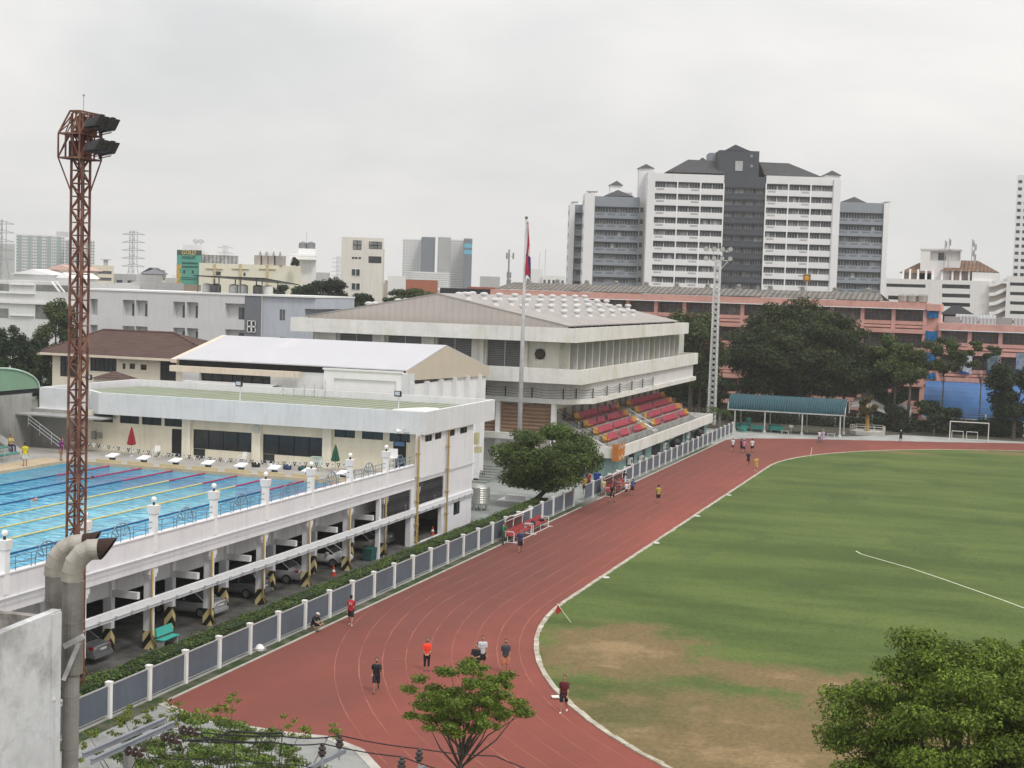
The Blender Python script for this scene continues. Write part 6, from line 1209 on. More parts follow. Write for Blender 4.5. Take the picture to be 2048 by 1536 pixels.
for i, px in enumerate((606, 622)):
    p = at_y(px, 497, 333); mb = MB(); mb.lathe(p.x, 333, [(1.0, p.z-.2), (1.05, p.z), (1.05, p.z+1.3), (.3, p.z+1.7)], 14); tag(mb.build('water_tank', mat('tank_grey', (.20, .21, .22), .6, .2, 1)), f'{["left", "right"][i]} grey water tank on the narrow white tower', 'water tank')
for i, (px, yt, lb) in enumerate(((613, 463, 'thin aerial pole on the narrow white tower'),)):
    p = at_y(px, 500, 333); mb = MB(); mb.tube([(p.x, 333, p.z), (p.x, 333, at_y(px, yt, 333).z)], .06, 5); tag(mb.build('aerial', STEEL), lb, 'aerial')
for i, px in enumerate((391, 402)):
    p = at_y(px, 484, 327); t = thing('satellite_dish', f'{["left", "right"][i]} satellite dish on the white penthouse above the green sign board', 'satellite dish', p); mb = MB(); z_ = at_y(px, 490, 327).z; mb.tube([(p.x, 327, z_-.1), (p.x, 327, p.z-.1)], .08, 6); part('stand', mb, STEEL, t); mb = MB(); dr_ = Vector((.5, -.5, .7)).normalized(); mb.tube([p-dr_*.1, p, p+dr_*.25], [.1, .55, .8], 14); part('dish', mb, mat('dish_grey', (.35, .35, .36), .6), t)
# the green sign board with its lettering
sb_ = thing('sign_board', 'tall green rooftop sign board reading GOLD MARKET with an orange patterned left edge', 'sign', at_y(377, 580, 302)); YS = 302
p = at_y(354, 500, YS); q = at_y(399, 580, YS); zt2_, zb2_ = p.z, q.z; x0, x1 = p.x, q.x
mb = MB(); mb.box(x0, x1, YS, YS+.4, zb2_, zt2_); part('board', mb, mat('sign_green', (.10, .34, .27), .7, .08, .3), sb_)
mb = MB()
for i in range(6): mb.box(x0-.02, x0+(1.25 if i % 2 else .8), YS-.03, YS-.005, zb2_+i*.95, zb2_+i*.95+.9)
part('orange_pattern', mb, mat('sign_orange', (.55, .36, .09), .7, .2, .5), sb_)
mb = MB(); mb.box(x0, x1+.4, YS-.02, YS-.004, zt2_-1.1, zt2_+.05); part('dark_header', mb, mat('sign_dark', (.07, .10, .08), .8, .2, .5), sb_)
def text(body, x, z, size, m, nm, Y, par, cx=False, rz=0, ext=.02):
    cu_ = bpy.data.curves.new(nm, 'FONT'); cu_.body = body; cu_.size = size; cu_.extrude = ext; cu_.resolution_u = 2
    if cx: cu_.align_x = 'CENTER'
    o = bpy.data.objects.new(nm+'_t', cu_); COL.objects.link(o); me = bpy.data.meshes.new_from_object(o.evaluated_get(bpy.context.evaluated_depsgraph_get())); bpy.data.objects.remove(o)
    me.transform(Matrix.Rotation(math.pi/2, 4, 'X')); me.materials.clear(); me.materials.append(m); o = bpy.data.objects.new(nm, me); COL.objects.link(o); o.parent = par
    o.location = Vector((x, Y, z))-W(par); o.rotation_euler.z = rz; return o
text('GOLD', (x0+x1)/2+.1, zt2_-.95, 1.35, mat('letter_yellow', (.75, .62, .25), .6), 'lettering', YS-.06, sb_, True)
text('MARKET', (x0+x1)/2+.1, zt2_-2.0, .95, mat('letter_dark_green', (.01, .06, .05), .6), 'lettering', YS-.06, sb_, True)
mb = MB(); rl2 = random.Random(4)
for r, (h, z) in enumerate(((.42, 2.75), (.36, 3.6), (.18, 6.2), (.18, 6.6))):
    x = x0+1.4
    while x < x1-.5: w_ = rl2.uniform(.15, .4); mb.box(x, x+w_, YS-.05, YS-.01, zt2_-z-h, zt2_-z); x += w_+.1
part('small_lettering', mb, mat('letter_dark_green', (0, 0, 0)), sb_)
for u in (.33, .7): mb = MB(); xx = x0+(x1-x0)*u; mb.box(xx-.25, xx+.25, YS-.04, YS-.01, zt2_-5.3, zt2_-4.6); part('window', mb, GLASS, sb_)
# beige slab tower
t, a, b, zt = block('beige_tower', 'tall plain beige tower block with a few odd windows', 'building', 684, 768, 475, 262, 9, mat('tower_beige', (.68, .65, .60), .85, .05, .12, streak=.12)); mb = MB(); p = at_y(776, 498, 263.5); mb.box(b.x, p.x, 263.5, 270, 0, p.z); part('side_wall', mb, mat('tower_side', (.60, .55, .45), .85, .05, .2, streak=.1), t)
for (x0, x1, y0, y1, m_, c_) in ((706, 723, 481, 499, BLACKM, 2), (738, 764, 483, 497, BLACKM, 3), (704, 709, 514, 518, None, 1), (710, 715, 514, 518, None, 1), (717, 722, 514, 518, None, 1), (737, 763, 512.5, 526, None, 2), (703, 720, 538, 552, WHITEC, 2), (703, 720, 566, 580, WHITEC, 2)):
    p = at_y(x0, (y0+y1)/2, 262); q = at_y(x1, (y0+y1)/2, 262); z1_ = at_y((x0+x1)/2, y0, 262).z; z0_ = at_y((x0+x1)/2, y1, 262).z
    window(t, (a.x, 262, 0), (1, 0, 0), (0, -1, 0), (p.x-a.x, q.x-a.x, z0_, z1_), -.02, c_, 2 if y0 < 500 else 1, CURT if y0 < 500 else GLASS, m_, .10)
# far towers
for x0, x1, yt, Y, m_, r, c, lb in ((33, 130, 470, 1250, BG if 0 else mat('far_pale', (.60, .60, .61), .8, .04, .02), 17, 22, 'long pale distant tower block with green grey stripes behind the lattice tower'), (130, 190, 480, 1250, mat('far_pale', (0, 0, 0)), 16, 12, 'right half of the long distant tower block, seen past the lattice tower'), (-20, 30, 487, 900, BG, 0, 0, 'plain grey distant slab at the left edge'),
                            (806, 846, 478, 1350, BW, 21, 7, 'leftmost white tower of the distant cluster'), (843, 871, 474, 1340, BDG, 21, 5, 'dark grey tower second from left in the distant cluster'), (876, 902, 474, 1340, BG, 21, 5, 'grey tower in the middle of the distant cluster'), (900, 930, 479, 1360, BW, 20, 6, 'white tower right of the middle of the distant cluster'), (928, 945, 477, 1345, BDG, 21, 3, 'dark blue grey tower with a blue sign at the right of the distant cluster'), (824, 900, 544, 1150, BW, 7, 16, 'low broad white block at the foot of the distant cluster')):
    t, a, b, zt = block('distant_tower' if yt < 540 else 'distant_block', lb, 'apartment tower', x0, x1, yt, Y, 40, m_, r, c, 575, GLASS2, (.62, .42), d=1.0)
    if 'stripes' in lb or 'right half' in lb:
        n = 5 if 'stripes' in lb else 3
        for k in range(n): u = a.x+(b.x-a.x)*(k+.2)/n; mb = MB(); mb.box(u, u+4.5, Y-1.2, Y-.02, 0, zt-1); part('vertical_stripe', mb, mat('far_green_grey', (.24, .31, .31), .8), t)
        if n == 5: mb = MB(); p = at_y(113, 462, Y); q = at_y(138, 462, Y); mb.box(p.x, q.x, Y+5, Y+25, zt, p.z); part('roof_block', mb, BG, t)
    if 'blue sign' in lb:
        mb = MB(); mb.box(a.x+.5, b.x, Y-.5, Y-.02, zt-9, zt-5); mb.box(a.x+.5, b.x, Y-.5, Y-.02, zt-15, zt-11); part('sign', mb, mat('far_blue_sign', (.05, .35, .50), .7), t)
t, a, b, zt = block('white_block_pair', 'white stepped block left of the condominium', 'building', 1055, 1085, 538, 560, 14, BW); block('white_block_pair', 'low white wing right of the stepped block beside the condominium', 'building', 1085, 1130, 552, 560, 12, BW, 1, 5, 572)
mb = MB(); p = at_y(1090, 545, 565); mb.tube([(p.x, 565, 0), (p.x, 565, at_y(1090, 498, 565).z)], .12, 5); tag(mb.build('aerial', STEEL), 'thin distant aerial left of the condominium', 'aerial')
mb = MB(); p = at_y(1088, 545, 570); mb.tube([(p.x-2, 570, 0), (p.x-2, 570, at_y(1088, 505, 570).z)], .10, 5); tag(mb.build('aerial', STEEL), 'shorter thin distant aerial beside the taller one left of the condominium', 'aerial')
# buildings right of the condominium
WB = thing('white_car_park', 'white building with black strip windows, brown roofs and zigzag outdoor stairs at the right', 'building', at_y(1900, 600, 330)); YW = 330; WBm = mat('bright_white', (.74, .73, .72), .8, .04, .15, streak=.1)
p = at_y(1772, 557, YW); q = at_y(1985, 562, YW); xa, xb, zt = p.x, q.x, (p.z+q.z)/2; O = (xa, YW, 0); st_ = pxrect([(1772.5, 568, 1851, 574.5), (1884, 569, 1940, 577), (1884, 587.5, 1940, 595), (1884, 605.5, 1940, 613), (1884, 624, 1940, 631), (1776, 592, 1850, 600)], YW, O)
mb = MB(); mb.holewall(O, (1, 0, 0), (0, -1, 0), xb-xa, zt, st_, .6); mb.box(xa, xb, YW+.7, YW+20, 0, zt-.05); mb.face([(xa, YW, zt-.01), (xb, YW, zt-.01), (xb, YW+20, zt-.01), (xa, YW+20, zt-.01)]); part('wall', mb, WBm, WB)
for h in st_: window(WB, O, (1, 0, 0), (0, -1, 0), h, .55, 4, 1, GLASS, None, name='strip_window')
SC = mat('stair_wall', (.42, .38, .34), .85, .08, .3)
p = at_y(1980, 558, YW-1); q = at_y(2016, 558, YW-1); mb = MB(); mb.box(p.x, q.x, YW-.6, YW+8, 0, zt-.4); part('stair_wall', mb, SC, WB)
for k in range(5):
    y0 = 566+k*19; a = at_y(1978, y0+4, YW-1.2); c = at_y(1990, y0+3, YW-1.2); d = at_y(2012, y0-7, YW-1.2); mb = MB(); mb.bar(a, c, .4, .7); mb.bar(c, d, .4, .7); mb.bar(d, d+Vector((1.5, 0, 0)), .4, .7); part('stair_flight', mb, WHITEC, WB)
p = at_y(2014, 552, YW-2); mb = MB(); x2 = p.x+22; O = (p.x, YW-2, 0); hs_ = pxrect([(2020, 566+k*19, 2120, 572.5+k*19) for k in range(5)], YW-2, O); mb.holewall(O, (1, 0, 0), (0, -1, 0), 22, p.z, hs_, .6); mb.box(p.x, x2, YW-1.3, YW+20, 0, p.z-.05); mb.face([(p.x, YW-2, p.z), (x2, YW-2, p.z), (x2, YW+18, p.z), (p.x, YW+18, p.z)]); mb.face([(p.x, YW+18, 0), (p.x, YW-2, 0), (p.x, YW-2, p.z), (p.x, YW+18, p.z)]); part('right_block', mb, WBm, WB)
for h in hs_: window(WB, O, (1, 0, 0), (0, -1, 0), h, .55, 4, 1, GLASS, None, name='strip_window')
def roof4(x0, x1, yb, r0, r1, yr, Y, dep, m_, par, nm='roof'):
    a = at_y(x0, yb, Y); b = at_y(x1, yb, Y); c = at_y(r0, yr, Y+dep/2); d = at_y(r1, yr, Y+dep/2); z = (a.z+b.z)/2; zr = (c.z+d.z)/2; A = [(a.x, Y, z), (b.x, Y, z), (b.x, Y+dep, z), (a.x, Y+dep, z)]; R1 = (c.x, Y+dep/2, zr); R2 = (d.x, Y+dep/2, zr); mb = MB()
    for f in ([A[0], A[1], R2, R1], [A[1], A[2], R2], [A[2], A[3], R1, R2], [A[3], A[0], R1], A[::-1]): mb.face(f)
    part(nm, mb, m_, par); return a.x, b.x, z
BRF = mat('brown_tin_roof', (.20, .125, .085), .85, .2, .25, wave=('X', .8, .2))
x0, x1, z = roof4(1798, 1862, 546, 1838, 1860, 526, YW+3, 9, BRF, WB); mb = MB(); mb.box(x0+1, x1, YW+4, YW+11, zt, z); part('upper_wall', mb, mat('upper_recess', (.30, .24, .21), .9, .5, .5), WB)
x0, x1, z = roof4(1880, 1998, 543, 1914, 1956, 521, YW+2, 13, BRF, WB); mb = MB(); mb.box(x0+2, x1-1, YW+3, YW+13, zt, z); part('upper_wall', mb, mat('upper_recess', (0, 0, 0)), WB)
for px in (1806, 1820, 1836, 1852, 1866, 1884, 1905, 1921, 1938, 1955): p = at_y(px, 552, YW+2.6); mb = MB(); mb.box(p.x-.2, p.x+.2, YW+2.5, YW+2.9, zt-.2, zt+2.2); part('post', mb, WHITEC, WB)
mb = MB(); p = at_y(1945, 540, YW+1.5); q = at_y(2000, 543, YW+1.5); mb.box(p.x, q.x, YW+1, YW+2.5, zt-.1, zt+1.8); part('upper_wall', mb, WBm, WB)
p = at_y(1842, 499, YW+4); q = at_y(1922, 501, YW+4); mb = MB(); O = (p.x, YW+4, zt); hh_ = [(2.0, q.x-p.x-.1, p.z-zt-2.3, p.z-zt-.25)]; mb.holewall(O, (1, 0, 0), (0, -1, 0), q.x-p.x, p.z-zt, hh_, 1.2); mb.face([(p.x, YW+5.2, zt), (q.x, YW+5.2, zt), (q.x, YW+5.2, p.z), (p.x, YW+5.2, p.z)]); mb.box(p.x-.2, q.x+.2, YW+3.8, YW+9, p.z, p.z+.3); mb.box(p.x, q.x, YW+5.25, YW+8.8, zt, p.z); part('rooftop_block', mb, WBm, WB)
mb = MB(); mb.box(p.x+3.6, p.x+5.2, YW+5.1, YW+5.18, p.z-2.2, p.z-.6); part('rooftop_window', mb, GLASS2, WB)
for i, (px, yb, yt_) in enumerate(((1888, 537, 480), (1896, 537, 476), (1943, 522, 478), (1948, 522, 486))):
    b_ = at_y(px, yb, YW+3); zt3 = at_y(px, yt_, YW+3).z; t = thing('phone_mast', f'thin rooftop phone mast over the brown roofs, {ordn[i]} from left', 'phone mast', b_, 'rooftop phone masts on the white building'); mb = MB(); mb.tube([(b_.x, YW+3, b_.z-.5), (b_.x, YW+3, zt3)], .09, 6); part('pole', mb, BG, t)
    for k in range(2): mb = MB(); mb.box(b_.x+.15, b_.x+.4, YW+2.8, YW+3.0, zt3-1.6-k*2.1, zt3-.3-k*2.1); mb.bar((b_.x, YW+3, zt3-1-k*2.1), (b_.x+.3, YW+2.9, zt3-1-k*2.1), .06); part('antenna', mb, mat('antenna_grey', (.30, .30, .31), .7), t)
t, a, b, zt9 = block('white_tower', 'white balconied tower cut off by the right edge of the picture', 'apartment tower', 2035, 2100, 350, 400, 14, BW, 17, 5, 600, GLASS2, (.6, .45), d=.6)
t = thing('tin_shed', 'dark gabled tin roof and pale flat sheets behind the lower pink wing', 'shed', at_y(1920, 640, 300)); roof4(1880, 1948, 629, 1905, 1920, 611, 300, 8, mat('black_tin', (.03, .03, .035), .8), t); p = at_y(1880, 629, 300); q = at_y(1948, 629, 300); mb = MB(); mb.box(p.x+.5, q.x-.5, 300.5, 307, 0, p.z-.1); part('wall', mb, DARK, t)
t = thing('pale_shed', 'pale grey flat roofed shed in front of the zigzag stairs', 'shed', at_y(1950, 640, 290)); p = at_y(1910, 628, 290); q = at_y(1992, 636, 290); mb = MB(); mb.hexa([(p.x, 288, p.z-1.3), (q.x, 288, p.z-1.3), (q.x, 296, p.z-.2), (p.x, 296, p.z-.2), (p.x, 288, p.z-1.1), (q.x, 288, p.z-1.1), (q.x, 296, p.z), (p.x, 296, p.z)]); part('roof', mb, GSH, t); mb = MB(); mb.box(p.x+.3, q.x-.3, 288.6, 295, 0, p.z-1.35); part('wall', mb, BG, t)
# pylons and phone mast
def pylon(px, yt, yb, Y, lb):
    p = at_y(px, yb, Y); zt_ = at_y(px, yt, Y).z; x = p.x; t = thing('power_pylon', lb, 'pylon', (x, Y, 0)); mb = MB(); w0, w1 = zt_*.11, zt_*.03
    hw = lambda z: w0+(w1-w0)*min(z/(zt_*.6), 1)
    zs = [zt_*k/11 for k in range(12)]
    for a, b in zip(zs[:-1], zs[1:]):
        for sx in (-1, 1):
            for sy in (-1, 1): mb.bar((x+sx*hw(a), Y+sy*hw(a), a), (x+sx*hw(b), Y+sy*hw(b), b), .2)
            mb.bar((x-sx*hw(a), Y-hw(a), a), (x+sx*hw(b), Y-hw(b), b), .13); mb.bar((x-hw(b), Y-hw(b), b), (x+hw(b), Y-hw(b), b), .12)
    part('lattice', mb, mat('pylon_grey', (.33, .35, .36), .6), t)
    for k in (.6, .69, .78, .87, .96): mb = MB(); L_ = zt_*.15; mb.bar((x-L_, Y, zt_*k), (x+L_, Y, zt_*k), .25); mb.bar((x-L_, Y, zt_*k), (x, Y, zt_*(k+.03)), .22); mb.bar((x+L_, Y, zt_*k), (x, Y, zt_*(k+.03)), .22); part('crossarm', mb, mat('pylon_grey', (0, 0, 0)), t)
pylon(266, 462, 545, 620, 'tall distant power pylon right of the red lattice tower'); pylon(450, 491, 550, 1100, 'smaller distant pylon above the white penthouse'); pylon(3, 440, 545, 560, 'distant power pylon cut by the left edge'); pylon(676, 513, 560, 1300, 'faint distant pylon left of the beige tower'); pylon(533, 505, 555, 1500, 'faint distant pylon top behind the cream warehouse')
p = at_y(1016, 580, 300); zt_ = at_y(1016, 499, 300).z; t = thing('phone_mast', 'phone mast with two antenna rings left of the condominium', 'phone mast', (p.x, 300, 0)); mb = MB(); mb.tube([(p.x, 300, 0), (p.x, 300, zt_)], [.35, .16], 10); part('pole', mb, mat('mast_grey', (.26, .27, .28), .6), t)
for k, z in enumerate((zt_-1.4, zt_-5.5, zt_-7)):
    for a in range(3): th = a*2.1+.3; r = .9 if k == 0 else .4; mb = MB(); mb.box(p.x+r*math.cos(th)-.15, p.x+r*math.cos(th)+.15, 300+r*math.sin(th)-.1, 300+r*math.sin(th)+.1, z-.6, z+.7); mb.bar((p.x, 300, z), (p.x+r*math.cos(th), 300+r*math.sin(th), z), .08); part('antenna', mb, mat('mast_grey', (0, 0, 0)), t)
# far low city and haze-blue skyline: each house its own block
rc_ = random.Random(21); ms_ = [BW, BG, BC, BB, BP, mat('city_blue_grey', (.30, .34, .38), .8, .1, .1)]; nm_ = ['white', 'grey', 'cream', 'brown', 'peach', 'blue grey']
xs = list(range(-30, 2060, 17))
for i, px in enumerate(xs):
    Y = rc_.uniform(650, 1900); k = rc_.randrange(6); wpx = rc_.uniform(9, 26); hz = 545+.0316*px; h = rc_.uniform(-9, 6) if rc_.random() < .8 else rc_.uniform(-22, -6)
    if 1130 < px < 1780: continue
    near = 'left of the red lattice tower' if px < 120 else 'near the tall pylon' if px < 340 else 'behind the green sign board' if px < 430 else 'behind the cream warehouse' if px < 640 else 'by the beige tower' if px < 800 else 'around the distant tower cluster' if px < 960 else 'left of the condominium' if px < 1130 else 'right of the condominium'
    t, a, b, zt = block('distant_house', f'{nm_[k]} hazy distant house on the skyline {near}', 'house', px, px+wpx, hz+h+3, Y, 25, ms_[k], group=f'{nm_[k]} distant houses {near}')
# ================================================================== FAR SIDE OF THE TRACK
TG = mat('shelter_teal_roof', (.022, .088, .115), .5, .08, .3, wave=('X', .35, .25), grime=.1); BL = mat('blue_vault_roof', (.045, .135, .33), .5, .08, .3, grime=.15); PST = mat('post_white', (.50, .51, .50), .6, .12, 1, grime=.2)
def vault(name, lb, xa, xb, ya, yb, ze, h, m, posts, rot=0, bays=4, back=True, posts_back=None):
    t = thing(name, lb, 'shelter', ((xa+xb)/2, (ya+yb)/2, 0)); ym = (ya+yb)/2; ry = (yb-ya)/2; pr = [(ym-ry*math.cos(a), ze+h*math.sin(a)) for a in np.linspace(0, math.pi, 19)]; mb = MB()
    for (y0, z0), (y1, z1) in zip(pr[:-1], pr[1:]): mb.hexa([(xa, y0, z0), (xb, y0, z0), (xb, y1, z1), (xa, y1, z1), (xa, y0, z0+.06), (xb, y0, z0+.06), (xb, y1, z1+.06), (xa, y1, z1+.06)])
    part('roof_sheet', mb, m, t, smooth=False)
    for x in (xa+.05, xb-.05): mb = MB(); mb.tube([(x, y, z-.05) for y, z in pr], .08, 6); part('arch', mb, PST, t)
    mb = MB(); mb.box(xa, xb, ya-.05, ya+.08, ze-.12, ze+.04); part('gutter', mb, PST, t)
    for x in posts: mb = MB(); mb.tube([(x, ya+.1, .4), (x, ya+.1, ze-.05)], .10, 8); mb.cyl(x, ya+.1, 0, .45, .24, .2, 10); part('post', mb, PST, t)
    for x in (posts_back or posts): mb = MB(); mb.tube([(x, yb-.1, .4), (x, yb-.1, ze-.05)], .10, 8); mb.cyl(x, yb-.1, 0, .45, .24, .2, 10); part('post', mb, PST, t)
    return t
vault('teal_shelter', 'long teal arched shelter on white posts at the far end of the track', -38.7, -21.7, 217.0, 222.5, 3.25, 2.1, TG, [-37.6, -33.2, -27.8, -22.4])
e0 = at_y(1845, 830, 242); zt = at_y(1850, 762, 249.5).z; ze = at_y(1900, 836, 242).z
vault('blue_shelter', 'tall blue barrel roofed shelter behind the goal at the right', e0.x, e0.x+26, 242, 257, ze, zt-ze, BL, [e0.x+.4, e0.x+8.3, e0.x+10.6, e0.x+17, e0.x+25])
t = thing('tin_roof_shack', 'curved pale grey tin roofs between the teal and blue shelters', 'shed', at_y(1760, 840, 240))
for (pts, Yy, dz) in ((((1706, 799), (1728, 797), (1760, 805), (1775, 812)), 238, 0), (((1742, 791), (1770, 797), (1800, 808), (1823, 818)), 241, 0)):
    mb = MB(); P = [at_y(x, y, Yy) for x, y in pts]
    for a, b in zip(P[:-1], P[1:]): mb.hexa([(a.x, Yy-3, a.z-1.1), (b.x, Yy-3, b.z-1.1), (b.x, Yy+2, b.z+.1), (a.x, Yy+2, a.z+.1), (a.x, Yy-3, a.z-1.0), (b.x, Yy-3, b.z-1.0), (b.x, Yy+2, b.z+.2), (a.x, Yy+2, a.z+.2)])
    part('roof_sheet', mb, mat('tin_pale', (.33, .33, .32), .7, .2, .5, grime=.3), t)
p = at_y(1734, 818, 239); q = at_y(1822, 835, 239); mb = MB(); mb.box(p.x, q.x, 239, 240, 0, q.z); mb.box(p.x, q.x, 238.9, 239.5, p.z-1.5, p.z-.3); part('wall', mb, mat('teal_dark_wall', (.07, .13, .15), .8, .2, .4), t)
for x in (p.x, q.x): mb = MB(); mb.tube([(x, 238.5, 0), (x, 238.5, p.z-.3)], .12, 6); part('post', mb, CONC, t)
# golden tree-like shrine on a railed white platform
px0, px1 = at_z(1697, 869, 0), at_z(1767, 874, 0); cx_, cy_ = (px0.x+px1.x)/2, 224.4; t = thing('railed_platform', 'white railed platform with a tall ornamental golden brown trunk standing on it', 'platform', (cx_, cy_, 0)); w_ = (px1.x-px0.x)/2; P8 = [(cx_-w_, cy_+.8), (cx_-w_*.6, cy_-.9), (cx_+w_*.95, cy_-1.0), (cx_+w_, cy_+.6), (cx_+w_*.8, cy_+2.6), (cx_-w_*.7, cy_+2.8)]
mb = MB(); mb.prism(P8, 0, .55); part('base', mb, mat('platform_white', (.50, .49, .45), .8, .1, 1, grime=.2), t); mb = MB()
for (a, b) in zip(P8, P8[1:]+P8[:1]):
    for z in (.95, 1.3): mb.bar((*a, z), (*b, z), .07)
    for k in range(3): x, y = a[0]+(b[0]-a[0])*k/3, a[1]+(b[1]-a[1])*k/3; mb.bar((x, y, .5), (x, y, 1.33), .08)
part('railing', mb, mat('platform_white', (0, 0, 0)), t)
tree('ornamental_tree', 'small golden brown ornamental tree standing on the white railed platform', (cx_-.1, cy_+.8, .5), (cx_-.1, cy_+.8, 4.2), 1.4, 1.2, 1.7, 1600, .35, leafmat('bronze_leaf', (.10, .085, .03)), 9, .36, .36, bark=mat('gold_trunk', (.30, .17, .04), .7, .3, 2), cat='tree', seed=9)
# football goal
ga, gb = at_z(1899, 880, 0), at_z(1976, 884, 0); gx0, gx1, gy = ga.x, gb.x, 223.6; hz = 2.75; GL = mat('goal_white', (.62, .62, .60), .6, .08, 1)
t = thing('football_goal', 'white football goal with slanted sides beyond the far end of the track', 'goal', ((gx0+gx1)/2, gy, 0)); mb = MB()
for x in (gx0, gx1): mb.tube([(x, gy, 0), (x, gy, hz)], .07, 8)
mb.tube([(gx0, gy, hz), (gx1, gy, hz)], .07, 8); part('frame', mb, GL, t); mb = MB()
for k in range(7):
    for x in (gx0-.02, gx1+.02): mb.tube([(x, gy+k*.28, 0), (x, gy+k*.18, hz-.0)], .016, 4)
for k in range(1, 9): mb.tube([(gx0, gy+.1+k*.02, hz*k/9), (gx0, gy+1.7-.06*k, hz*k/9)], .014, 4); mb.tube([(gx1, gy+.1, hz*k/9), (gx1, gy+1.7-.06*k, hz*k/9)], .014, 4)
for x in (gx0, gx1): mb.tube([(x, gy, hz), (x, gy+1.3, hz), (x, gy+2.0, 0)], .04, 6)
mb.tube([(gx0, gy+2, .04), (gx1, gy+2, .04)], .035, 6); part('side_net', mb, mat('net_grey', (.40, .40, .39), .8), t)
for i, (pa, pb) in enumerate(((1903, 1926), (1933, 1955))):
    a, b = at_z(pa, 878, 0), at_z(pb, 878, 0); y = 226.5; t = thing('small_goal', f'small low white goal standing inside the big goal, {["left", "right"][i]}', 'goal', ((a.x+b.x)/2, y, 0)); mb = MB(); mb.tube([(a.x, y, 0), (a.x, y, 1.15), (b.x, y, 1.15), (b.x, y, 0)], .06, 6); part('frame', mb, GL, t); mb = MB(); mb.tube([(a.x, y, 1.15), (a.x, y+.7, 0), (b.x, y+.7, 0), (b.x, y, 1.15)], .03, 5); part('rear_frame', mb, GL, t)
# chain fence behind
t = thing('boundary_fence', 'dull low wall and wire fence with white posts behind the far end of the track', 'fence', (-15, 237, 0)); mb = MB(); mb.box(-45, 40, 237.1, 237.3, 0, 1.5); part('wall', mb, mat('boundary_wall', (.13, .12, .11), .9, .35, .4, dirt=((.05, .10, .20), .2, .6, .66)), t)
for i in range(15): x = -42+i*5.6; mb = MB(); mb.box(x-.12, x+.12, 236.85, 237.09, 0, 3.1); part('post', mb, WHITEC, t)
mb = MB()
for z in (1.7, 2.2, 2.7, 3.05): mb.tube([(-45, 237, z), (40, 237, z)], .02, 4)
part('wires', mb, STEEL, t)
# far benches
def bench(px, py, w_, rz, lb, m_, grp='benches under the teal shelter', back=True, Y=None):
    c = at_z(px, py, 0) if Y is None else Vector((at_y(px, py, Y).x, Y, 0)); t = thing('bench', lb, 'bench', (0, 0, 0), grp); mb = MB(); mb.box(-w_/2, w_/2, -.25, .2, .42, .48); part('seat', mb, m_, t)
    if back: mb = MB(); mb.hexa([(-w_/2, .2, .5), (w_/2, .2, .5), (w_/2, .25, .5), (-w_/2, .25, .5), (-w_/2, .32, .95), (w_/2, .32, .95), (w_/2, .37, .95), (-w_/2, .37, .95)]); part('backrest', mb, m_, t)
    for s in (-1, 1): mb = MB(); mb.box(s*w_*.4-.05, s*w_*.4+.05, -.2, .25, 0, .42); part('leg', mb, m_, t)
    t.location = c; t.rotation_euler.z = rz; return t
TQ2 = mat('turquoise_far', (.05, .34, .29), .6, .1, 1)
bench(1484, 864, 2.0, -.9, 'turquoise bench nearest the fence end, angled to the track', TQ2); bench(1484, 857, 2.2, 0, 'turquoise bench behind the angled one at the fence end', TQ2, Y=221); bench(1514, 867, 1.9, 0, 'turquoise bench left of the second shelter post', TQ2, Y=218.5); bench(1549, 865, 1.9, 0, 'turquoise bench behind the nearer one right of the second shelter post', TQ2, Y=221.5); bench(1553, 870, 2.0, 0, 'nearer turquoise bench right of the second shelter post', TQ2, Y=218.6); bench(1570, 871, 1.2, 0, 'low pale stool bench at the right of the turquoise benches', PST, back=False, Y=217.8); bench(1662, 876, 1.2, 0, 'low pale bench near the right end of the teal shelter', PST, back=False, Y=217.5)
mb = MB(); p = at_y(1582, 860, 219); mb.box(p.x-.3, p.x+.3, 219, 219.04, .9, 1.25); mb.box(p.x-.03, p.x+.03, 219, 219.04, 0, .9); tag(mb.build('notice_card', WHITEC), 'small white notice card under the teal shelter', 'notice')
mb = MB(); p = at_y(1496, 852, 226); mb.lathe(p.x, 226, [(.35, 0), (.45, .1), (.45, 1.3), (.1, 1.4)], 12); tag(mb.build('green_barrel', mat('barrel_green', (.02, .12, .10), .6)), 'tall dark green barrel behind the turquoise benches', 'barrel')
# corner flags
def cflag(foot, tip, m_, lb, r=.02):
    a = Vector(foot); b = Vector(tip); t = thing('corner_flag', lb, 'corner flag', a); mb = MB(); mb.tube([a, b], r, 6); part('pole', mb, mat('flag_pole_pale', (.65, .66, .50), .6), t); d = (b-a).normalized(); mb = MB(); c = b-d*.08; s = CR*(-1)
    mb.loft([[c, c-d*.42+Vector((0, 0, 0)), c+Vector((-.05, -.04, -.62)), c+Vector((-.10, -.02, -.3))], [c+Vector((.012, .012, 0)), c-d*.42+Vector((.012, .012, 0)), c+Vector((-.038, -.028, -.62)), c+Vector((-.088, -.008, -.3))]]); part('flag', mb, m_, t)
f0 = at_z(1142, 1245, .06); tp = at_d(1114, 1207, (f0-CP).dot(CF)+.1); cflag(f0, tp, mat('flag_red_small', (.38, .03, .03), .8), 'leaning pale corner flag pole with a drooping red flag at the near bend')
f0 = at_z(1621, 913, .06); tp = at_d(1624, 895, (f0-CP).dot(CF)+.1); cflag(f0, tp, mat('flag_pale_small', (.55, .40, .33), .8), 'small pale corner flag at the far bend of the grass', .035)
for i, (px, py) in enumerate(((1212, 1156), (1313, 1087), (1395, 1033), (1458, 991), (1112, 1395))):
    c = at_z(px, py, .07); mb = MB(); mb.cbox((c.x, c.y, .11), .42, .32, .06, .5); tag(mb.build('marker_plate', mat('marker_white', (.72, .72, .68), .8)), f'small white marker plate on the grass kerb, {["second", "third", "fourth", "fifth", "first"][i]} from the near end', 'marker')
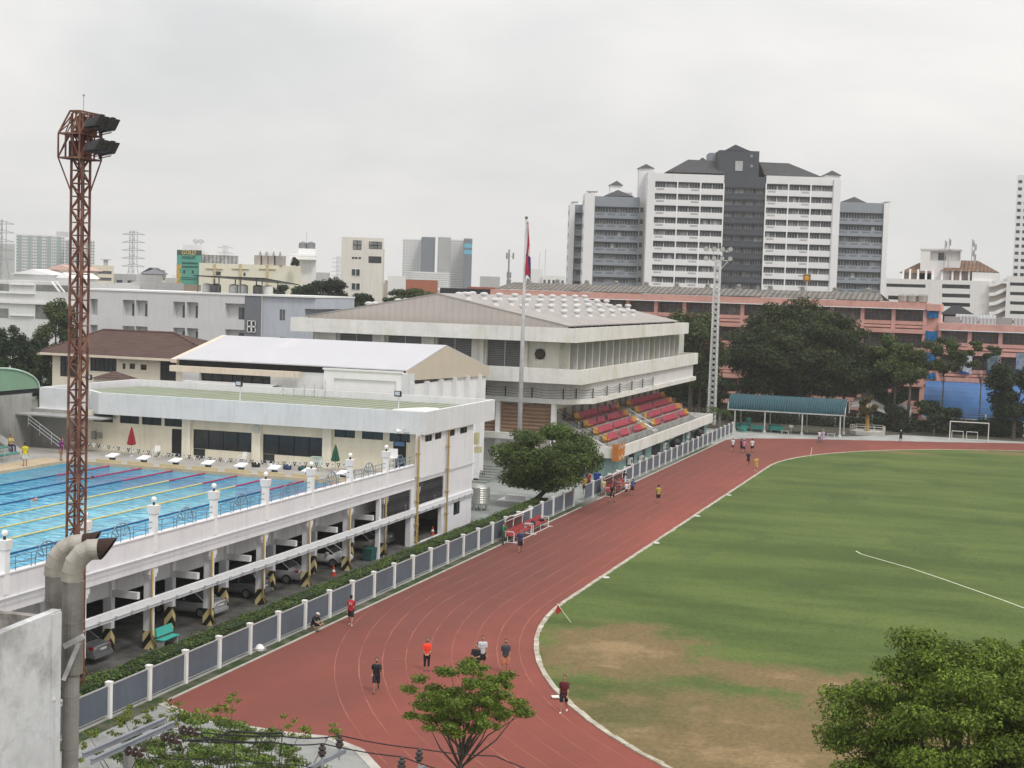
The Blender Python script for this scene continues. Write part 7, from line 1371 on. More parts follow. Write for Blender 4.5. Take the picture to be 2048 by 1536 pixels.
# ================================================================== DUGOUTS
RS = mat('dugout_red', (.30, .03, .035), .6, .15, 1.5); WT = mat('tube_white', (.70, .70, .70), .5, .05, 2)
def dugout(y0, L_, lb, shell=True, x0=-36.55):
    t = thing('dugout', lb, 'dugout', (x0, y0+L_/2, 0)); 
    if shell:
        prof = [(x0, .35), (x0-.05, 1.3), (x0+.08, 1.8), (x0+.42, 2.1), (x0+.85, 2.15)]
        for y in (y0, y0+L_/2, y0+L_): mb = MB(); mb.tube([(x, y, z) for x, z in prof], .045, 8); part('arch_tube', mb, WT, t)
        mb = MB(); mb.tube([(x0+.85, y0, 2.15), (x0+.85, y0+L_, 2.15)], .05, 8); mb.tube([(x0+.02, y0, 1.6), (x0+.02, y0+L_, 1.6)], .035, 6); part('rail', mb, WT, t)
        mb = MB()
        for (a, za), (b, zb_) in zip(prof[:2], prof[1:3]): mb.hexa([(a, y0, za), (a, y0+L_, za), (b, y0+L_, zb_), (b, y0, zb_), (a-.02, y0, za), (a-.02, y0+L_, za), (b-.02, y0+L_, zb_), (b-.02, y0, zb_)])
        part('back_sheet', mb, mat('dugout_dark_sheet', (.09, .035, .035), .5, .3, 1), t)
    else: L2 = L_
    mb = MB(); mb.box(x0+.25, x0+.75, y0+.1, y0+L_-.1, .48, .54); part('seat', mb, RS, t)
    mb = MB(); mb.hexa([(x0+.14, y0+.1, .54), (x0+.2, y0+.1, .54), (x0+.2, y0+L_-.1, .54), (x0+.14, y0+L_-.1, .54), (x0+.02, y0+.1, .95), (x0+.08, y0+.1, .95), (x0+.08, y0+L_-.1, .95), (x0+.02, y0+L_-.1, .95)]); part('backrest', mb, RS, t)
    for y in (y0+.08, y0+L_-.08): mb = MB(); mb.tube([(x0+.1, y, .45), (x0+.1, y, .85), (x0+.75, y, .85), (x0+.8, y, .7), (x0+.8, y, .03)], .035, 6); part('armrest', mb, WT, t)
    for k in range(3): y = y0+.1+(L_-.2)*k/2; mb = MB(); mb.tube([(x0+.25, y, .03), (x0+.25, y, .48)], .03, 6); mb.tube([(x0+.75, y, .03), (x0+.75, y, .48)], .03, 6); part('leg', mb, WT, t)
    mb = MB(); mb.tube([(x0+.9, y0-.15, .035), (x0+.9, y0+L_+.15, .035)], .03, 6); mb.tube([(x0, y0, .035), (x0+1.15, y0, .035)], .03, 6); mb.tube([(x0, y0+L_, .035), (x0+1.15, y0+L_, .035)], .03, 6); part('ground_rail', mb, WT, t)
    return t
yD = at_x(1012, 1062, -36.4).y
dugout(yD, 4.6, 'red dugout bench with a white arched frame beside the man in green'); dugout(yD+4.9, 4.4, 'open red bench with white tube arms right of the near dugout, bags on it', False)
for i, dy in enumerate((6.0, 8.4)):
    mb = MB(); c = (-36.1, yD+dy, .54); mb.lathe(c[0], c[1], [(.03, .54), (.2, .55), (.24, .7), (.15, .9 if i == 0 else .75), (.03, .95 if i == 0 else .8)], 10); tag(mb.build('sports_bag', mat('bag_dark', (.03, .025, .035), .8)), ['tall dark sports bag at the left on the open red bench', 'flat black sports bag at the right end of the open red bench'][i], 'bag')
yE = at_x(1206, 995, -36.6).y
dugout(yE-.3, 7.6, 'far red dugout with white arched frame crowded with people')
# white bag on the verge, by the sitting person
c = at_z(519, 1303, 0); t = thing('white_bag', 'crumpled white plastic bag lying on the verge at the foot of the fence', 'bag', c); mb = MB(); mb.lathe(c.x, c.y, [(.05, .02), (.24, .06), (.27, .2), (.16, .34), (.05, .4)], 9); part('sack', mb, WHITEC, t, smooth=False); mb = MB(); mb.lathe(c.x+.2, c.y+.1, [(.03, .02), (.14, .05), (.13, .18), (.03, .22)], 8); part('bundle', mb, mat('bag_grey', (.3, .3, .32), .8), t)

# ================================================================== CARS
TYR = mat('tyre', (.015, .015, .016), .9, .1, 3); RIMM = mat('wheel_rim', (.35, .35, .36), .3, .1, 2, metal=.7); CG_ = mat('car_glass', (.012, .014, .017), .06, 0, spec=.8); TL = mat('tail_light_red', (.40, .012, .02), .25, 0); CHR = mat('chrome', (.6, .6, .6), .15, 0, metal=1.); PLT = mat('number_plate', (.6, .6, .58), .5, 0)
def car(label, y, xrear, paint, kind='sedan', face=1):
    """tail towards +X when face=1"""
    t = thing('parked_car', label, 'car', (0, 0, 0), 'cars parked under the pool deck')
    # side profile: (x from tail, roof/hood height), x grows to the nose
    if kind == 'sedan': body = [(0, .42, .95), (.06, .30, 1.0), (.5, .26, 1.05), (1.1, .25, 1.02), (2.2, .24, .98), (3.3, .24, .98), (4.0, .27, .86), (4.4, .32, .74), (4.5, .42, .62)]; cab = [(.75, 1.02), (1.35, 1.42), (2.1, 1.47), (2.7, 1.42), (3.45, .97)]
    else: body = [(0, .45, .98), (.06, .32, 1.10), (.5, .28, 1.12), (1.1, .27, 1.08), (2.2, .26, 1.04), (3.0, .26, 1.02), (3.7, .29, .94), (4.05, .34, .80), (4.15, .42, .66)]; cab = [(.12, 1.10), (.45, 1.50), (1.5, 1.56), (2.4, 1.50), (3.25, 1.0)]
    L_ = body[-1][0]; W2 = .87; n = 14
    mb = MB(); rings = []
    for x, zb, zt in body:
        e = min(x, L_-x); w_ = W2*(.86+.14*min(1, e/.5)**.5); pts = []
        for j in range(n):
            a = 2*math.pi*j/n+math.pi/n; ca, sa = math.cos(a), math.sin(a); sq = lambda v: math.copysign(abs(v)**.42, v); zc, hh = (zb+zt)/2, (zt-zb)/2
            zz = zc+hh*sq(sa); pts.append((x, w_*sq(ca)*(1-.07*max(0, (zz-zc)/hh)), zz))
        rings.append(pts)
    mb.loft(rings); b = part('body', mb, paint, t, smooth=True)
    mb = MB(); rings = []
    for i, (x, z) in enumerate(cab): w_ = W2*(.93 if i in (0, len(cab)-1) else .76); zl = .9; rings.append([(x, -W2*.92, zl), (x, -w_*(1 if i in (0, len(cab)-1) else 1), z-.02), (x, -w_*.8, z), (x, w_*.8, z), (x, w_, z-.02), (x, W2*.92, zl)])
    mb.loft(rings); part('windows', mb, CG_, t, smooth=False)
    mb = MB(); rr = cab[1:-1]; rings = []
    for x, z in rr: w_ = W2*.77; rings.append([(x, -w_, z-.05), (x, -w_*.8, z+.03), (x, w_*.8, z+.03), (x, w_, z-.05), (x, w_*.8, z-.03), (x, -w_*.8, z-.03)])
    mb.loft(rings)
    for s in (-1, 1):
        for (xa, za), (xb, zb) in ((cab[0], cab[1]), (cab[-1], cab[-2])): mb.bar((xa, s*W2*.86, za-.02), (xb, s*W2*.76, zb), .07, .05)
        xm = (cab[1][0]+cab[-2][0])/2; mb.bar((xm, s*W2*.93, .95), (xm, s*W2*.765, cab[2][1]), .07, .03)
    part('roof', mb, paint, t, smooth=False)
    for x in (.85, L_-.85):
        for s in (-1, 1):
            mb = MB(); mb.tube([(x, s*(W2-.19), .32), (x, s*(W2+.015), .32)], .32, 18); wh_ = part('wheel', mb, TYR, t); mb = MB(); mb.tube([(x, s*(W2-.02), .32), (x, s*(W2+.03), .32)], .20, 12); part('rim', mb, RIMM, wh_)
    for s in (-1, 1):
        z = .86 if kind == 'sedan' else .98; mb = MB(); mb.hexa([(-.02, s*.48, z-.1), (.12, s*.85, z-.1), (.30, s*.86, z+.05), (.02, s*.48, z+.06), (-.01, s*.48, z+.04), (.1, s*.83, z+.06), (.30, s*.84, z+.09), (.04, s*.48, z+.08)] if s > 0 else [(.02, s*.48, z+.06), (.30, s*.86, z+.05), (.12, s*.85, z-.1), (-.02, s*.48, z-.1), (.04, s*.48, z+.08), (.30, s*.84, z+.09), (.1, s*.83, z+.06), (-.01, s*.48, z+.04)]); part('tail_light', mb, TL, t)
        mb = MB(); mb.hexa([(L_-.25, s*.5, .62), (L_-.02, s*.5, .60), (L_-.05, s*.8, .60), (L_-.3, s*.84, .62), (L_-.3, s*.5, .74), (L_-.06, s*.5, .70), (L_-.1, s*.8, .70), (L_-.36, s*.83, .74)]); part('headlight', mb, CHR, t)
        mb = MB(); mb.cbox((cab[-1][0]-.35, s*(W2+.08), 1.0), .16, .18, .12); part('mirror', mb, paint, t)
    mb = MB(); mb.box(-.04, -.005, -.26, .26, .70, .82); part('number_plate', mb, PLT, t); mb = MB(); mb.box(-.03, .06, -.34, .34, .85, .885); part('chrome_strip', mb, CHR, t)
    mb = MB(); mb.box(-.06, .2, -.78, .78, .34, .52); part('bumper', mb, paint, t)
    t.location = (xrear, y, .012); t.rotation_euler.z = math.pi if face == 1 else 0
    if face != 1: t.location.x = xrear-L_
    return t
def paint(n, c): return mat(n, c, .28, .03, 1, metal=.35, spec=.6)
SIL = paint('paint_silver', (.42, .43, .44)); GRM = paint('paint_grey', (.20, .21, .22)); WHP = mat('paint_white_car', (.68, .68, .67), .3, .03, 1); BLK = paint('paint_black', (.03, .03, .032)); CHM = paint('paint_champagne', (.36, .34, .31))
car('silver sedan tail at the lower left behind the first visible column', 64.6, -43.0, GRM); car('silver sedan with red tail lights between the second and third columns', 76.4, -42.9, SIL); car('dark grey hatchback behind the third column', 82.4, -43.2, GRM, 'hatch'); car('bright silver sedan in front of the inner striped column, fourth bay', 87.6, -43.1, SIL); car('white hatchback, the only white car, in the fifth bay', 94.2, -42.9, WHP, 'hatch', 0)
car('champagne sedan with its tail light showing beside the last yellow pipe', 100.2, -43.0, CHM); car('grey sedan partly hidden under the louvres', 103.2, -43.6, GRM); car('silver nosed car in the dark under the black louvre', 106.0, -43.1, SIL, 'sedan', 0)
car('dark car deep inside the parking behind the inner columns', 70.2, -49.4, BLK); car('black hatchback deep inside the fourth bay', 90.6, -49.6, BLK, 'hatch')
# ================================================================== PEOPLE
SKIN = mat('skin', (.36, .20, .13), .6, .05, 3); HAIR = mat('hair_black', (.012, .010, .009), .7, .2, 3); EYE = mat('eye_dark', (.02, .015, .012), .3, 0); SHOE = mat('shoe_dark', (.03, .03, .03), .7, .2, 3); SHOEW = mat('shoe_white', (.6, .6, .6), .6, .1, 3); MASKM = mat('face_mask', (.03, .03, .035), .8)
def fuse(mb, vox, sm=6):
    """one continuous skin from overlapping tapered forms"""
    me = bpy.data.meshes.new('tmp'); me.from_pydata(mb.v, [], mb.f); me.update(); o = bpy.data.objects.new('tmp', me); COL.objects.link(o)
    r = o.modifiers.new('r', 'REMESH'); r.mode = 'VOXEL'; r.voxel_size = vox; r.use_smooth_shade = True
    s = o.modifiers.new('s', 'SMOOTH'); s.factor = .5; s.iterations = sm
    dg = bpy.context.evaluated_depsgraph_get(); m2 = bpy.data.meshes.new_from_object(o.evaluated_get(dg)); bpy.data.objects.remove(o); return m2
def fk(pose):
    """joints of a standing figure 1.72 m tall facing -Y; angles in degrees, forward positive"""
    J = {}; hip = pose.get('hip', .93); ln = math.radians(pose.get('lean', 3)); J['pel'] = Vector((0, 0, hip)); up = Vector((0, -math.sin(ln), math.cos(ln)))
    J['waist'] = J['pel']+up*.16; J['chest'] = J['pel']+up*.36; J['neck'] = J['pel']+up*.53; hd_ = math.radians(pose.get('head', 0)); hu = Vector((0, -math.sin(ln*.5+hd_), math.cos(ln*.5+hd_))); J['head'] = J['neck']+hu*.16; J['crown'] = J['neck']+hu*.27; J['hu'] = hu
    tw = pose.get('twist', 0)
    for s, k in ((-1, 'R'), (1, 'L')):
        a, b = pose.get('arm'+k, (5, 10)); sp = pose.get('spread', .10)
        sh = J['neck']-up*.075+Vector((s*.168, -tw*s*.05, 0)); J['sh'+k] = sh; A = math.radians(a); d = Vector((s*sp, -math.sin(A), -math.cos(A))).normalized(); el = sh+d*.29; J['el'+k] = el
        Bm = math.radians(a+b); inn = pose.get('inward', 0); d2 = Vector((s*(sp*.3)-s*inn, -math.sin(Bm), -math.cos(Bm))).normalized(); J['wr'+k] = el+d2*.25; J['hd'+k] = d2
        a, b = pose.get('leg'+k, (3, 4)); hp = J['pel']+Vector((s*.09, 0, -.03)); J['hp'+k] = hp; A = math.radians(a); ls = pose.get('lspread', .03); kn = hp+Vector((s*ls, -math.sin(A), -math.cos(A))).normalized()*.43; J['kn'+k] = kn
        Bm = math.radians(a-b); an = kn+Vector((-s*pose.get('cross', 0), -math.sin(Bm), -math.cos(Bm))).normalized()*.42; J['an'+k] = an; fa = math.radians(pose.get('foot'+k, 0)); J['to'+k] = an+Vector((s*.02, -.17*math.cos(fa), -.05-.17*math.sin(fa))); J['he'+k] = an+Vector((0, .05, -.05+.05*math.sin(fa)))
    return J
def ell(mb, c, rx, ry, rz, n=14, k=8):
    c = Vector(c); mb.loft([[(c.x+rx*math.sin(math.pi*i/k+.001)*math.cos(2*math.pi*j/n), c.y+ry*math.sin(math.pi*i/k+.001)*math.sin(2*math.pi*j/n), c.z-rz*math.cos(math.pi*i/k)) for j in range(n)] for i in range(k+1)])
def body_mesh(pose):
    J = fk(pose); mb = MB()
    def seg(a, b, r0, r1, rm=None): m = (Vector(a)+Vector(b))/2; mb.tube([a, Vector(a).lerp(Vector(b), .35), m, b], [r0, rm or r0, (r0+r1)/2, r1], 10)
    p, w_, c, nk = J['pel'], J['waist'], J['chest'], J['neck']
    ell(mb, p, .155, .115, .13); ell(mb, (p+w_)/2, .140, .10, .15); ell(mb, w_.lerp(c, .5), .145, .10, .16); ell(mb, c+Vector((0, 0, .03)), .165, .11, .15); mb.tube([J['shR'], nk-Vector((0, 0, .05)), J['shL']], [.055, .075, .055], 10)
    mb.tube([nk-Vector((0, 0, .06)), J['head']], [.06, .05], 10)
    h = J['head']+J['hu']*.045; ell(mb, h, .076, .092, .112); ell(mb, h+Vector((0, -.02, -.055)), .055, .07, .065)
    mb.tube([h+Vector((0, -.085, .01)), h+Vector((0, -.108, -.022))], [.008, .016], 8); mb.tube([h+Vector((-.025, -.082, -.055)), h+Vector((.025, -.082, -.055))], .012, 6)
    for s in (-1, 1): ell(mb, h+Vector((s*.078, .005, -.01)), .012, .02, .03, 8, 6)
    for s, k in ((-1, 'R'), (1, 'L')):
        sh, el, wr, hd = J['sh'+k], J['el'+k], J['wr'+k], J['hd'+k]; ell(mb, sh, .06, .06, .06); seg(sh, el, .05, .036, .048); seg(el, wr, .038, .024, .040)
        side = Vector((1, 0, 0)); side = (side-hd*side.dot(hd)).normalized(); pn = hd.cross(side); pal = wr+hd*.055
        mb.hexa([wr-side*.026-pn*.013, wr+side*.026-pn*.013, wr+side*.026+pn*.013, wr-side*.026+pn*.013, wr+hd*.10-side*.042-pn*.012, wr+hd*.10+side*.042-pn*.012, wr+hd*.10+side*.042+pn*.012, wr+hd*.10-side*.042+pn*.012])
        fwd = Vector((0, -1, 0))
        for i, (o, l) in enumerate(((-.033, .072), (-.011, .082), (.011, .077), (.033, .060))): a = wr+hd*.09+side*o; b = a+hd*l*.55+side*o*.25; c2 = b+hd*l*.40+fwd*.02-hd*.005; mb.tube([a, b, c2], [.0105, .010, .0085], 6)
        a = wr+hd*.03-side*s*.03; mb.tube([a, a-side*s*.035+hd*.03, a-side*s*.045+hd*.065+fwd*.01], [.013, .012, .010], 6)
        hp, kn, an = J['hp'+k], J['kn'+k], J['an'+k]; seg(hp, kn, .085, .052, .08); seg(kn, an, .052, .033, .056); ell(mb, kn, .052, .055, .055)
        mb.tube([J['he'+k], an+Vector((0, 0, -.03)), J['to'+k]+Vector((0, .05, .01)), J['to'+k]], [.03, .04, .036, .024], 8)
    return fuse(mb, .0125, 3)
def cloth_mesh(pose, kind):
    J = fk(pose); mb = MB(); p, w_, c, nk = J['pel'], J['waist'], J['chest'], J['neck']
    if kind in ('shirt', 'long_shirt', 'tank'):
        ell(mb, p+Vector((0, 0, -.02 if kind != 'long_shirt' else -.10)), .178, .140, .13); ell(mb, (p+w_)/2, .172, .132, .16); ell(mb, w_.lerp(c, .5), .175, .130, .17); ell(mb, c+Vector((0, 0, .03)), .19, .135, .165); mb.tube([J['shR'], nk-Vector((0, 0, .055)), J['shL']], [.075, .092, .075], 10)
        for k in 'RL':
            sh, el = J['sh'+k], J['el'+k]; ell(mb, sh, .078, .078, .078)
            if kind != 'tank': mb.tube([sh, sh.lerp(el, .4), sh.lerp(el, .80)], [.078, .072, .066], 10)
    elif kind in ('shorts', 'leggings', 'trousers'):
        ell(mb, p+Vector((0, 0, -.01)), .175, .135, .14)
        for k in 'RL':
            hp, kn, an = J['hp'+k], J['kn'+k], J['an'+k]
            if kind == 'shorts': mb.tube([hp, hp.lerp(kn, .5), hp.lerp(kn, .93)], [.105, .10, .092], 10)
            else: mb.tube([hp, hp.lerp(kn, .5), kn, kn.lerp(an, .6 if kind == 'leggings' else .95)], [.10, .092, .066, .062 if kind == 'leggings' else .06], 10); ell(mb, kn, .066, .066, .066)
    elif kind == 'dress':
        ell(mb, p+Vector((0, 0, .05)), .18, .14, .16); mb.tube([p+Vector((0, 0, .1)), p+Vector((0, 0, -.25)), p+Vector((0, 0, -.55))], [.15, .20, .24], 14)
    elif kind == 'shoes':
        for k in 'RL': mb.tube([J['he'+k]+Vector((0, .015, 0)), J['an'+k]+Vector((0, 0, -.035)), J['to'+k]+Vector((0, .05, .01)), J['to'+k]+Vector((0, -.01, 0))], [.036, .048, .043, .03], 8)
    elif kind in ('hair', 'bun', 'long_hair'):
        h = J['head']+J['hu']*.045; ell(mb, h+Vector((0, .022, .03)), .086, .092, .098); ell(mb, h+Vector((0, .04, -.02)), .078, .06, .085)
        if kind == 'long_hair': ell(mb, h+Vector((0, .06, -.10)), .07, .045, .13)
        if kind == 'bun': ell(mb, h+Vector((0, .11, .04)), .04, .04, .04)
    elif kind == 'cap':
        h = J['head']+J['hu']*.045; ell(mb, h+Vector((0, .01, .045)), .092, .102, .085); mb.tube([h+Vector((0, -.06, .045)), h+Vector((0, -.16, .03))], [.07, .05], 10)
    elif kind == 'eyes':
        h = J['head']+J['hu']*.045
        for s in (-1, 1): ell(mb, h+Vector((s*.03, -.083, .008)), .011, .008, .008, 8, 6)
        me = bpy.data.meshes.new('eyes'); me.from_pydata(mb.v, [], mb.f); return me
    elif kind == 'face_mask':
        h = J['head']+J['hu']*.045; ell(mb, h+Vector((0, -.055, -.05)), .058, .058, .045)
    return fuse(mb, .018, 4)
POSE = {'stand': dict(armR=(4, 8), armL=(6, 10), legR=(2, 3), legL=(-1, 2)), 'folded': dict(armR=(18, 75), armL=(14, 78), inward=.75, legR=(3, 3), legL=(-2, 2)), 'clasp': dict(armR=(12, 48), armL=(12, 48), inward=.45, legR=(1, 2), legL=(-1, 1)),
        'run': dict(lean=8, armR=(-38, 85), armL=(30, 85), legR=(34, 30), legL=(-6, 62), footL=40, twist=.5), 'jog': dict(lean=6, armR=(22, 80), armL=(-28, 80), legR=(-4, 48), legL=(20, 14), footR=35, twist=-.4), 'walk': dict(lean=4, armR=(-16, 14), armL=(18, 16), legR=(17, 5), legL=(-15, 12), footL=15),
        'walk2': dict(lean=3, armR=(16, 18), armL=(-14, 14), legR=(-14, 12), legL=(16, 5), footR=15), 'sit': dict(hip=.50, lean=10, head=12, armR=(35, 40), armL=(35, 40), inward=.3, legR=(84, 80), legL=(86, 82), lspread=.12), 'floor': dict(hip=.13, lean=26, head=32, armR=(52, 20), armL=(52, 20), inward=.25, legR=(96, 108), legL=(96, 112), lspread=.55, cross=.75), 'bend': dict(lean=48, head=-10, armR=(60, 10), armL=(55, 12), legR=(6, 10), legL=(-2, 6)), 'lean_on': dict(lean=14, armR=(30, 60), armL=(40, 50), legR=(8, 8), legL=(-6, 6)), 'phone': dict(head=10, armR=(25, 100), armL=(8, 12), inward=.2, legR=(2, 3), legL=(-2, 3))}
PM = {}
def pmesh(pose, kind):
    if (pose, kind) not in PM: PM[(pose, kind)] = body_mesh(POSE[pose]) if kind == 'body' else cloth_mesh(POSE[pose], kind)
    return PM[(pose, kind)]
def cmat(c): return mat('cloth_%d_%d_%d' % tuple(int(v*255) for v in c), c, .85, .12, 4)
BLC, NAV, WHC, GRC = (.018, .018, .022), (.015, .022, .05), (.62, .62, .64), (.05, .055, .065)
def person(px, py, facing, pose, label, top, bottom, topk='shirt', botk='shorts', hair='hair', scale=1., shoes=None, extra=(), loc=None, z=0.):
    """facing: degrees turned from looking at the camera, counter-clockwise from above"""
    c = Vector(loc) if loc is not None else at_z(px, py, z); t = thing('person', label, 'person', (0, 0, 0)); minz = min((v.co.z for v in pmesh(pose, 'body').vertices))
    def add(nm, kind, m):
        o = bpy.data.objects.new(nm, pmesh(pose, kind)); COL.objects.link(o); o.parent = t; o.location.z = -minz
        if not o.data.materials: o.data.materials.append(m)
        o.material_slots[0].link = 'OBJECT'; o.material_slots[0].material = m; return o
    add('body', 'body', SKIN); add('eyes', 'eyes', EYE); add('top', topk, cmat(top)); add({'shorts': 'shorts', 'leggings': 'leggings', 'trousers': 'trousers', 'dress': 'skirt'}[botk], botk, cmat(bottom)); add('hair', hair if hair != 'cap' else 'hair', HAIR); add('shoes', 'shoes', shoes or SHOE)
    if hair == 'cap': add('cap', 'cap', cmat(WHC))
    for e, m in extra: add(e, e, m)
    t.location = c; t.scale = (scale,)*3; v = CP-c; t.rotation_euler.z = math.atan2(v.y, v.x)+math.pi/2+math.radians(facing); return t
# near bend
person(752, 1385, 0, 'run', 'man in black T-shirt and black shorts with a dark face mask jogging towards the camera', BLC, BLC, 'long_shirt', scale=1.0, extra=(('face_mask', MASKM),))
person(853, 1342, 0, 'clasp', 'woman in a bright orange red T-shirt and black leggings, hands clasped in front', (.80, .065, .03), BLC, botk='leggings', hair='bun', scale=.96, shoes=mat('shoe_purple', (.12, .04, .10), .7), extra=(('face_mask', MASKM),))
person(951, 1356, -12, 'folded', 'man all in black with folded arms behind the small tree crown', BLC, BLC, 'long_shirt')
person(964, 1340, 5, 'stand', 'man in white T-shirt and black shorts standing behind the man with folded arms', (.50, .52, .57), BLC)
person(1010, 1347, 0, 'stand', 'man in dark grey T-shirt and orange shorts standing right of the small tree crown', GRC, (.55, .22, .12), extra=(('face_mask', MASKM),))
p_ = person(1127, 1425, -8, 'walk', 'man in a dark red and black striped shirt walking along the near kerb', (.10, .018, .022), BLC, 'long_shirt', shoes=SHOEW)
p_ = person(701, 1251, 172, 'walk2', 'man in red number 31 jersey and black shorts walking away along the fence', (.36, .02, .03), BLC, shoes=SHOEW)
o = text('31', 0, 0, .24, cmat(WHC), 'jersey_number', 0, p_, True); o.location = (0, .150, 1.22); o.rotation_euler.z = math.pi
person(626, 1262, 40, 'floor', 'person in black with a white cap sitting cross-legged on the ground at the fence', BLC, BLC, hair='cap')
person(1040, 1105, 5, 'walk', 'person in blue and dark navy top walking in front of the near red benches', (.03, .05, .13), (.03, .015, .03))
person(1006, 1090, 40, 'lean_on', 'person in green T-shirt standing at the left end of the near dugout', (.02, .14, .06), (.05, .07, .06), botk='trousers')
person(1111, 984, 175, 'walk2', 'man in turquoise T-shirt and black shorts walking across the plaza', (.03, .33, .31), BLC)
person(1316, 1007, 180, 'stand', 'person in yellow vest and dark shorts standing alone on the track seen from behind', (.42, .32, .07), (.03, .012, .02))
# crowd at the far dugout
person(1206, 993, 20, 'stand', 'person in white and yellow vest at the left end of the far dugout', (.48, .42, .26), (.22, .24, .30), scale=1.0)
person(1224, 1005, -30, 'walk', 'person in black shirt and shorts stepping past the far dugout', (.03, .02, .03), BLC)
person(1252, 992, 30, 'stand', 'child in white T-shirt and dark shorts beside the far dugout', (.62, .62, .64), NAV, scale=.78)
person(1264, 991, 170, 'bend', 'person in navy and blue shirt bending over the far dugout bench', (.02, .06, .18), (.06, .03, .04))
person(1268, 972, 150, 'bend', 'person in black leaning on the fence at the right end of the far dugout', (.012, .014, .018), BLC, loc=(-36.7, yE+8.0, 0))
person(0, 0, 10, 'sit', 'seated person in maroon shirt on the far dugout bench, left one', (.13, .03, .04), BLC, loc=(-36.05, yE+1.6, 0)); person(0, 0, -20, 'sit', 'seated person in dark red shirt on the far dugout bench, middle one', (.18, .03, .05), (.08, .03, .03), loc=(-36.05, yE+2.7, 0)); person(0, 0, 15, 'sit', 'seated person in grey shirt on the far dugout bench, right one', (.20, .18, .19), BLC, loc=(-36.05, yE+3.7, 0))
person(1216, 962, 20, 'stand', 'person in dark red top behind the fence near the far dugout', (.30, .02, .03), BLC, loc=(-39.2, yE+4.0, 0)); person(0, 0, -10, 'stand', 'person in yellow brown top behind the left arch of the far dugout', (.35, .25, .05), BLC, loc=(-38.6, yE+.4, 0))
# far end of the straight
person(1465, 903, 180, 'walk', 'person in white T-shirt and dark red shorts walking away, leftmost on the far straight', WHC, (.22, .06, .07), scale=1.0, hair='cap'); person(1483, 905, 175, 'walk2', 'person in dark clothes half hidden behind the one in pink', (.04, .02, .06), BLC); person(1487, 906, 178, 'walk', 'person in pink T-shirt and black shorts with a white cap walking away', (.50, .20, .30), BLC, hair='cap'); person(1504, 905, 178, 'walk2', 'person in white T-shirt and black shorts, rightmost of the four walkers', WHC, BLC)
person(1496, 931, 0, 'run', 'runner in navy shirt on the far straight', (.02, .03, .06), (.03, .02, .03)); person(1512, 943, 0, 'jog', 'runner in yellow shirt and yellow shorts on the far straight', (.50, .36, .08), (.48, .38, .12), shoes=SHOEW)
person(1638, 886, 160, 'walk', 'person in white top and dark blue trousers on the far bend', WHC, (.05, .06, .12), botk='trousers'); person(1646, 885, 170, 'walk2', 'person in pale lavender dress and cap on the far bend', (.45, .38, .52), (.42, .36, .50), botk='dress', hair='cap'); person(1801, 885, 10, 'jog', 'person in black with pale cap jogging at the far end of the track', BLC, BLC, hair='cap')
# pool
person(0, 0, 180, 'stand', 'person in yellow T-shirt and white shorts at the poolside by the green stands', (.60, .48, .03), (.6, .6, .58), loc=at_z(50, 932, 5.215)); person(0, 0, 60, 'phone', 'person in purple top standing near the stair railing at the poolside', (.16, .01, .14), (.28, .14, .09), hair='long_hair', loc=at_z(122, 921, 5.215))
q = at_x(22, 887, -73.9); person(0, 0, 40, 'sit', 'person in yellow shirt and dark trousers seated on the teal poolside stand', (.50, .38, .12), (.03, .03, .08), botk='trousers', loc=(-74.0, q.y, 5.72))
SWC = [(72, 1001, 'in the open water between the yellow ropes', (.55, .30, .22)), (195, 928, 'at the far wall by the first block', (.5, .25, .2)), (238, 930, 'at the far wall by the second block', (.45, .05, .04)), (185, 957, 'in the lane behind the tower', (.02, .03, .05))]
for px, py, lb, cc_ in SWC:
    c = at_z(px, py, 4.98); t = thing('swimmer', f'swimmer with head above the water {lb}', 'person', c); mb = MB(); ell(mb, (c.x, c.y, 5.03), .10, .12, .12); ell(mb, (c.x-.25, c.y+.1, 4.95), .26, .2, .09); ell(mb, (c.x-.75, c.y+.25, 4.95), .35, .12, .06); mb.tube([(c.x-.2, c.y-.1, 4.97), (c.x+.1, c.y-.45, 5.0), (c.x+.35, c.y-.5, 5.0)], [.05, .04, .03], 8)
    me = fuse(mb, .03, 2); me.transform(Matrix.Translation(-c)); me.materials.append(SKIN); o = bpy.data.objects.new('body', me); COL.objects.link(o); o.parent = t; mb = MB(); ell(mb, (c.x, c.y+.01, 5.07), .108, .128, .10); part('swim_cap', mb, cmat(cc_), t, smooth=True)

# ================================================================== TREES
LA = leafmat('tree_leaf_dark', (.026, .045, .016)); LB = leafmat('tree_leaf_mid', (.065, .090, .028)); LC = leafmat('tree_leaf_light', (.075, .11, .028)); LD = leafmat('tree_leaf_raintree', (.042, .060, .018), .5); LO = leafmat('flame_flowers', (.20, .085, .025)); LY = leafmat('foreground_leaf', (.118, .175, .022), .6); LY2 = leafmat('young_leaf', (.17, .21, .035), .4)
def ptree(name, lb, px, pyc, pyfoot, Y, wpx, hpx, n, size, lm_, nc=22, trunk=.3, **k):
    c = at_y(px, pyc, Y); s = (c-CP).dot(CF)/FPX; return tree(name, lb, (c.x, Y, 0), c, wpx/2*s, k.pop('ry', wpx/2*s*.8), hpx/2*s, n, size, lm_, nc, trunk, **k)
ptree('rain_tree', 'huge dark rain tree with a broad domed crown in front of the pink school', 1600, 706, 0, 240, 318, 215, 70000, .42, LD, 90, .75, seed=12, clump=.20, hollow=.5, ry=9)
ptree('tree', 'dark trees filling in under the left side of the rain tree crown', 1505, 735, 0, 242, 120, 130, 10000, .42, LD, 16, .35, seed=31, clump=.34)
ptree('tree', 'dark lower tree under the right side of the rain tree crown', 1690, 745, 0, 239, 110, 110, 9000, .42, LD, 14, .3, seed=32, clump=.34)
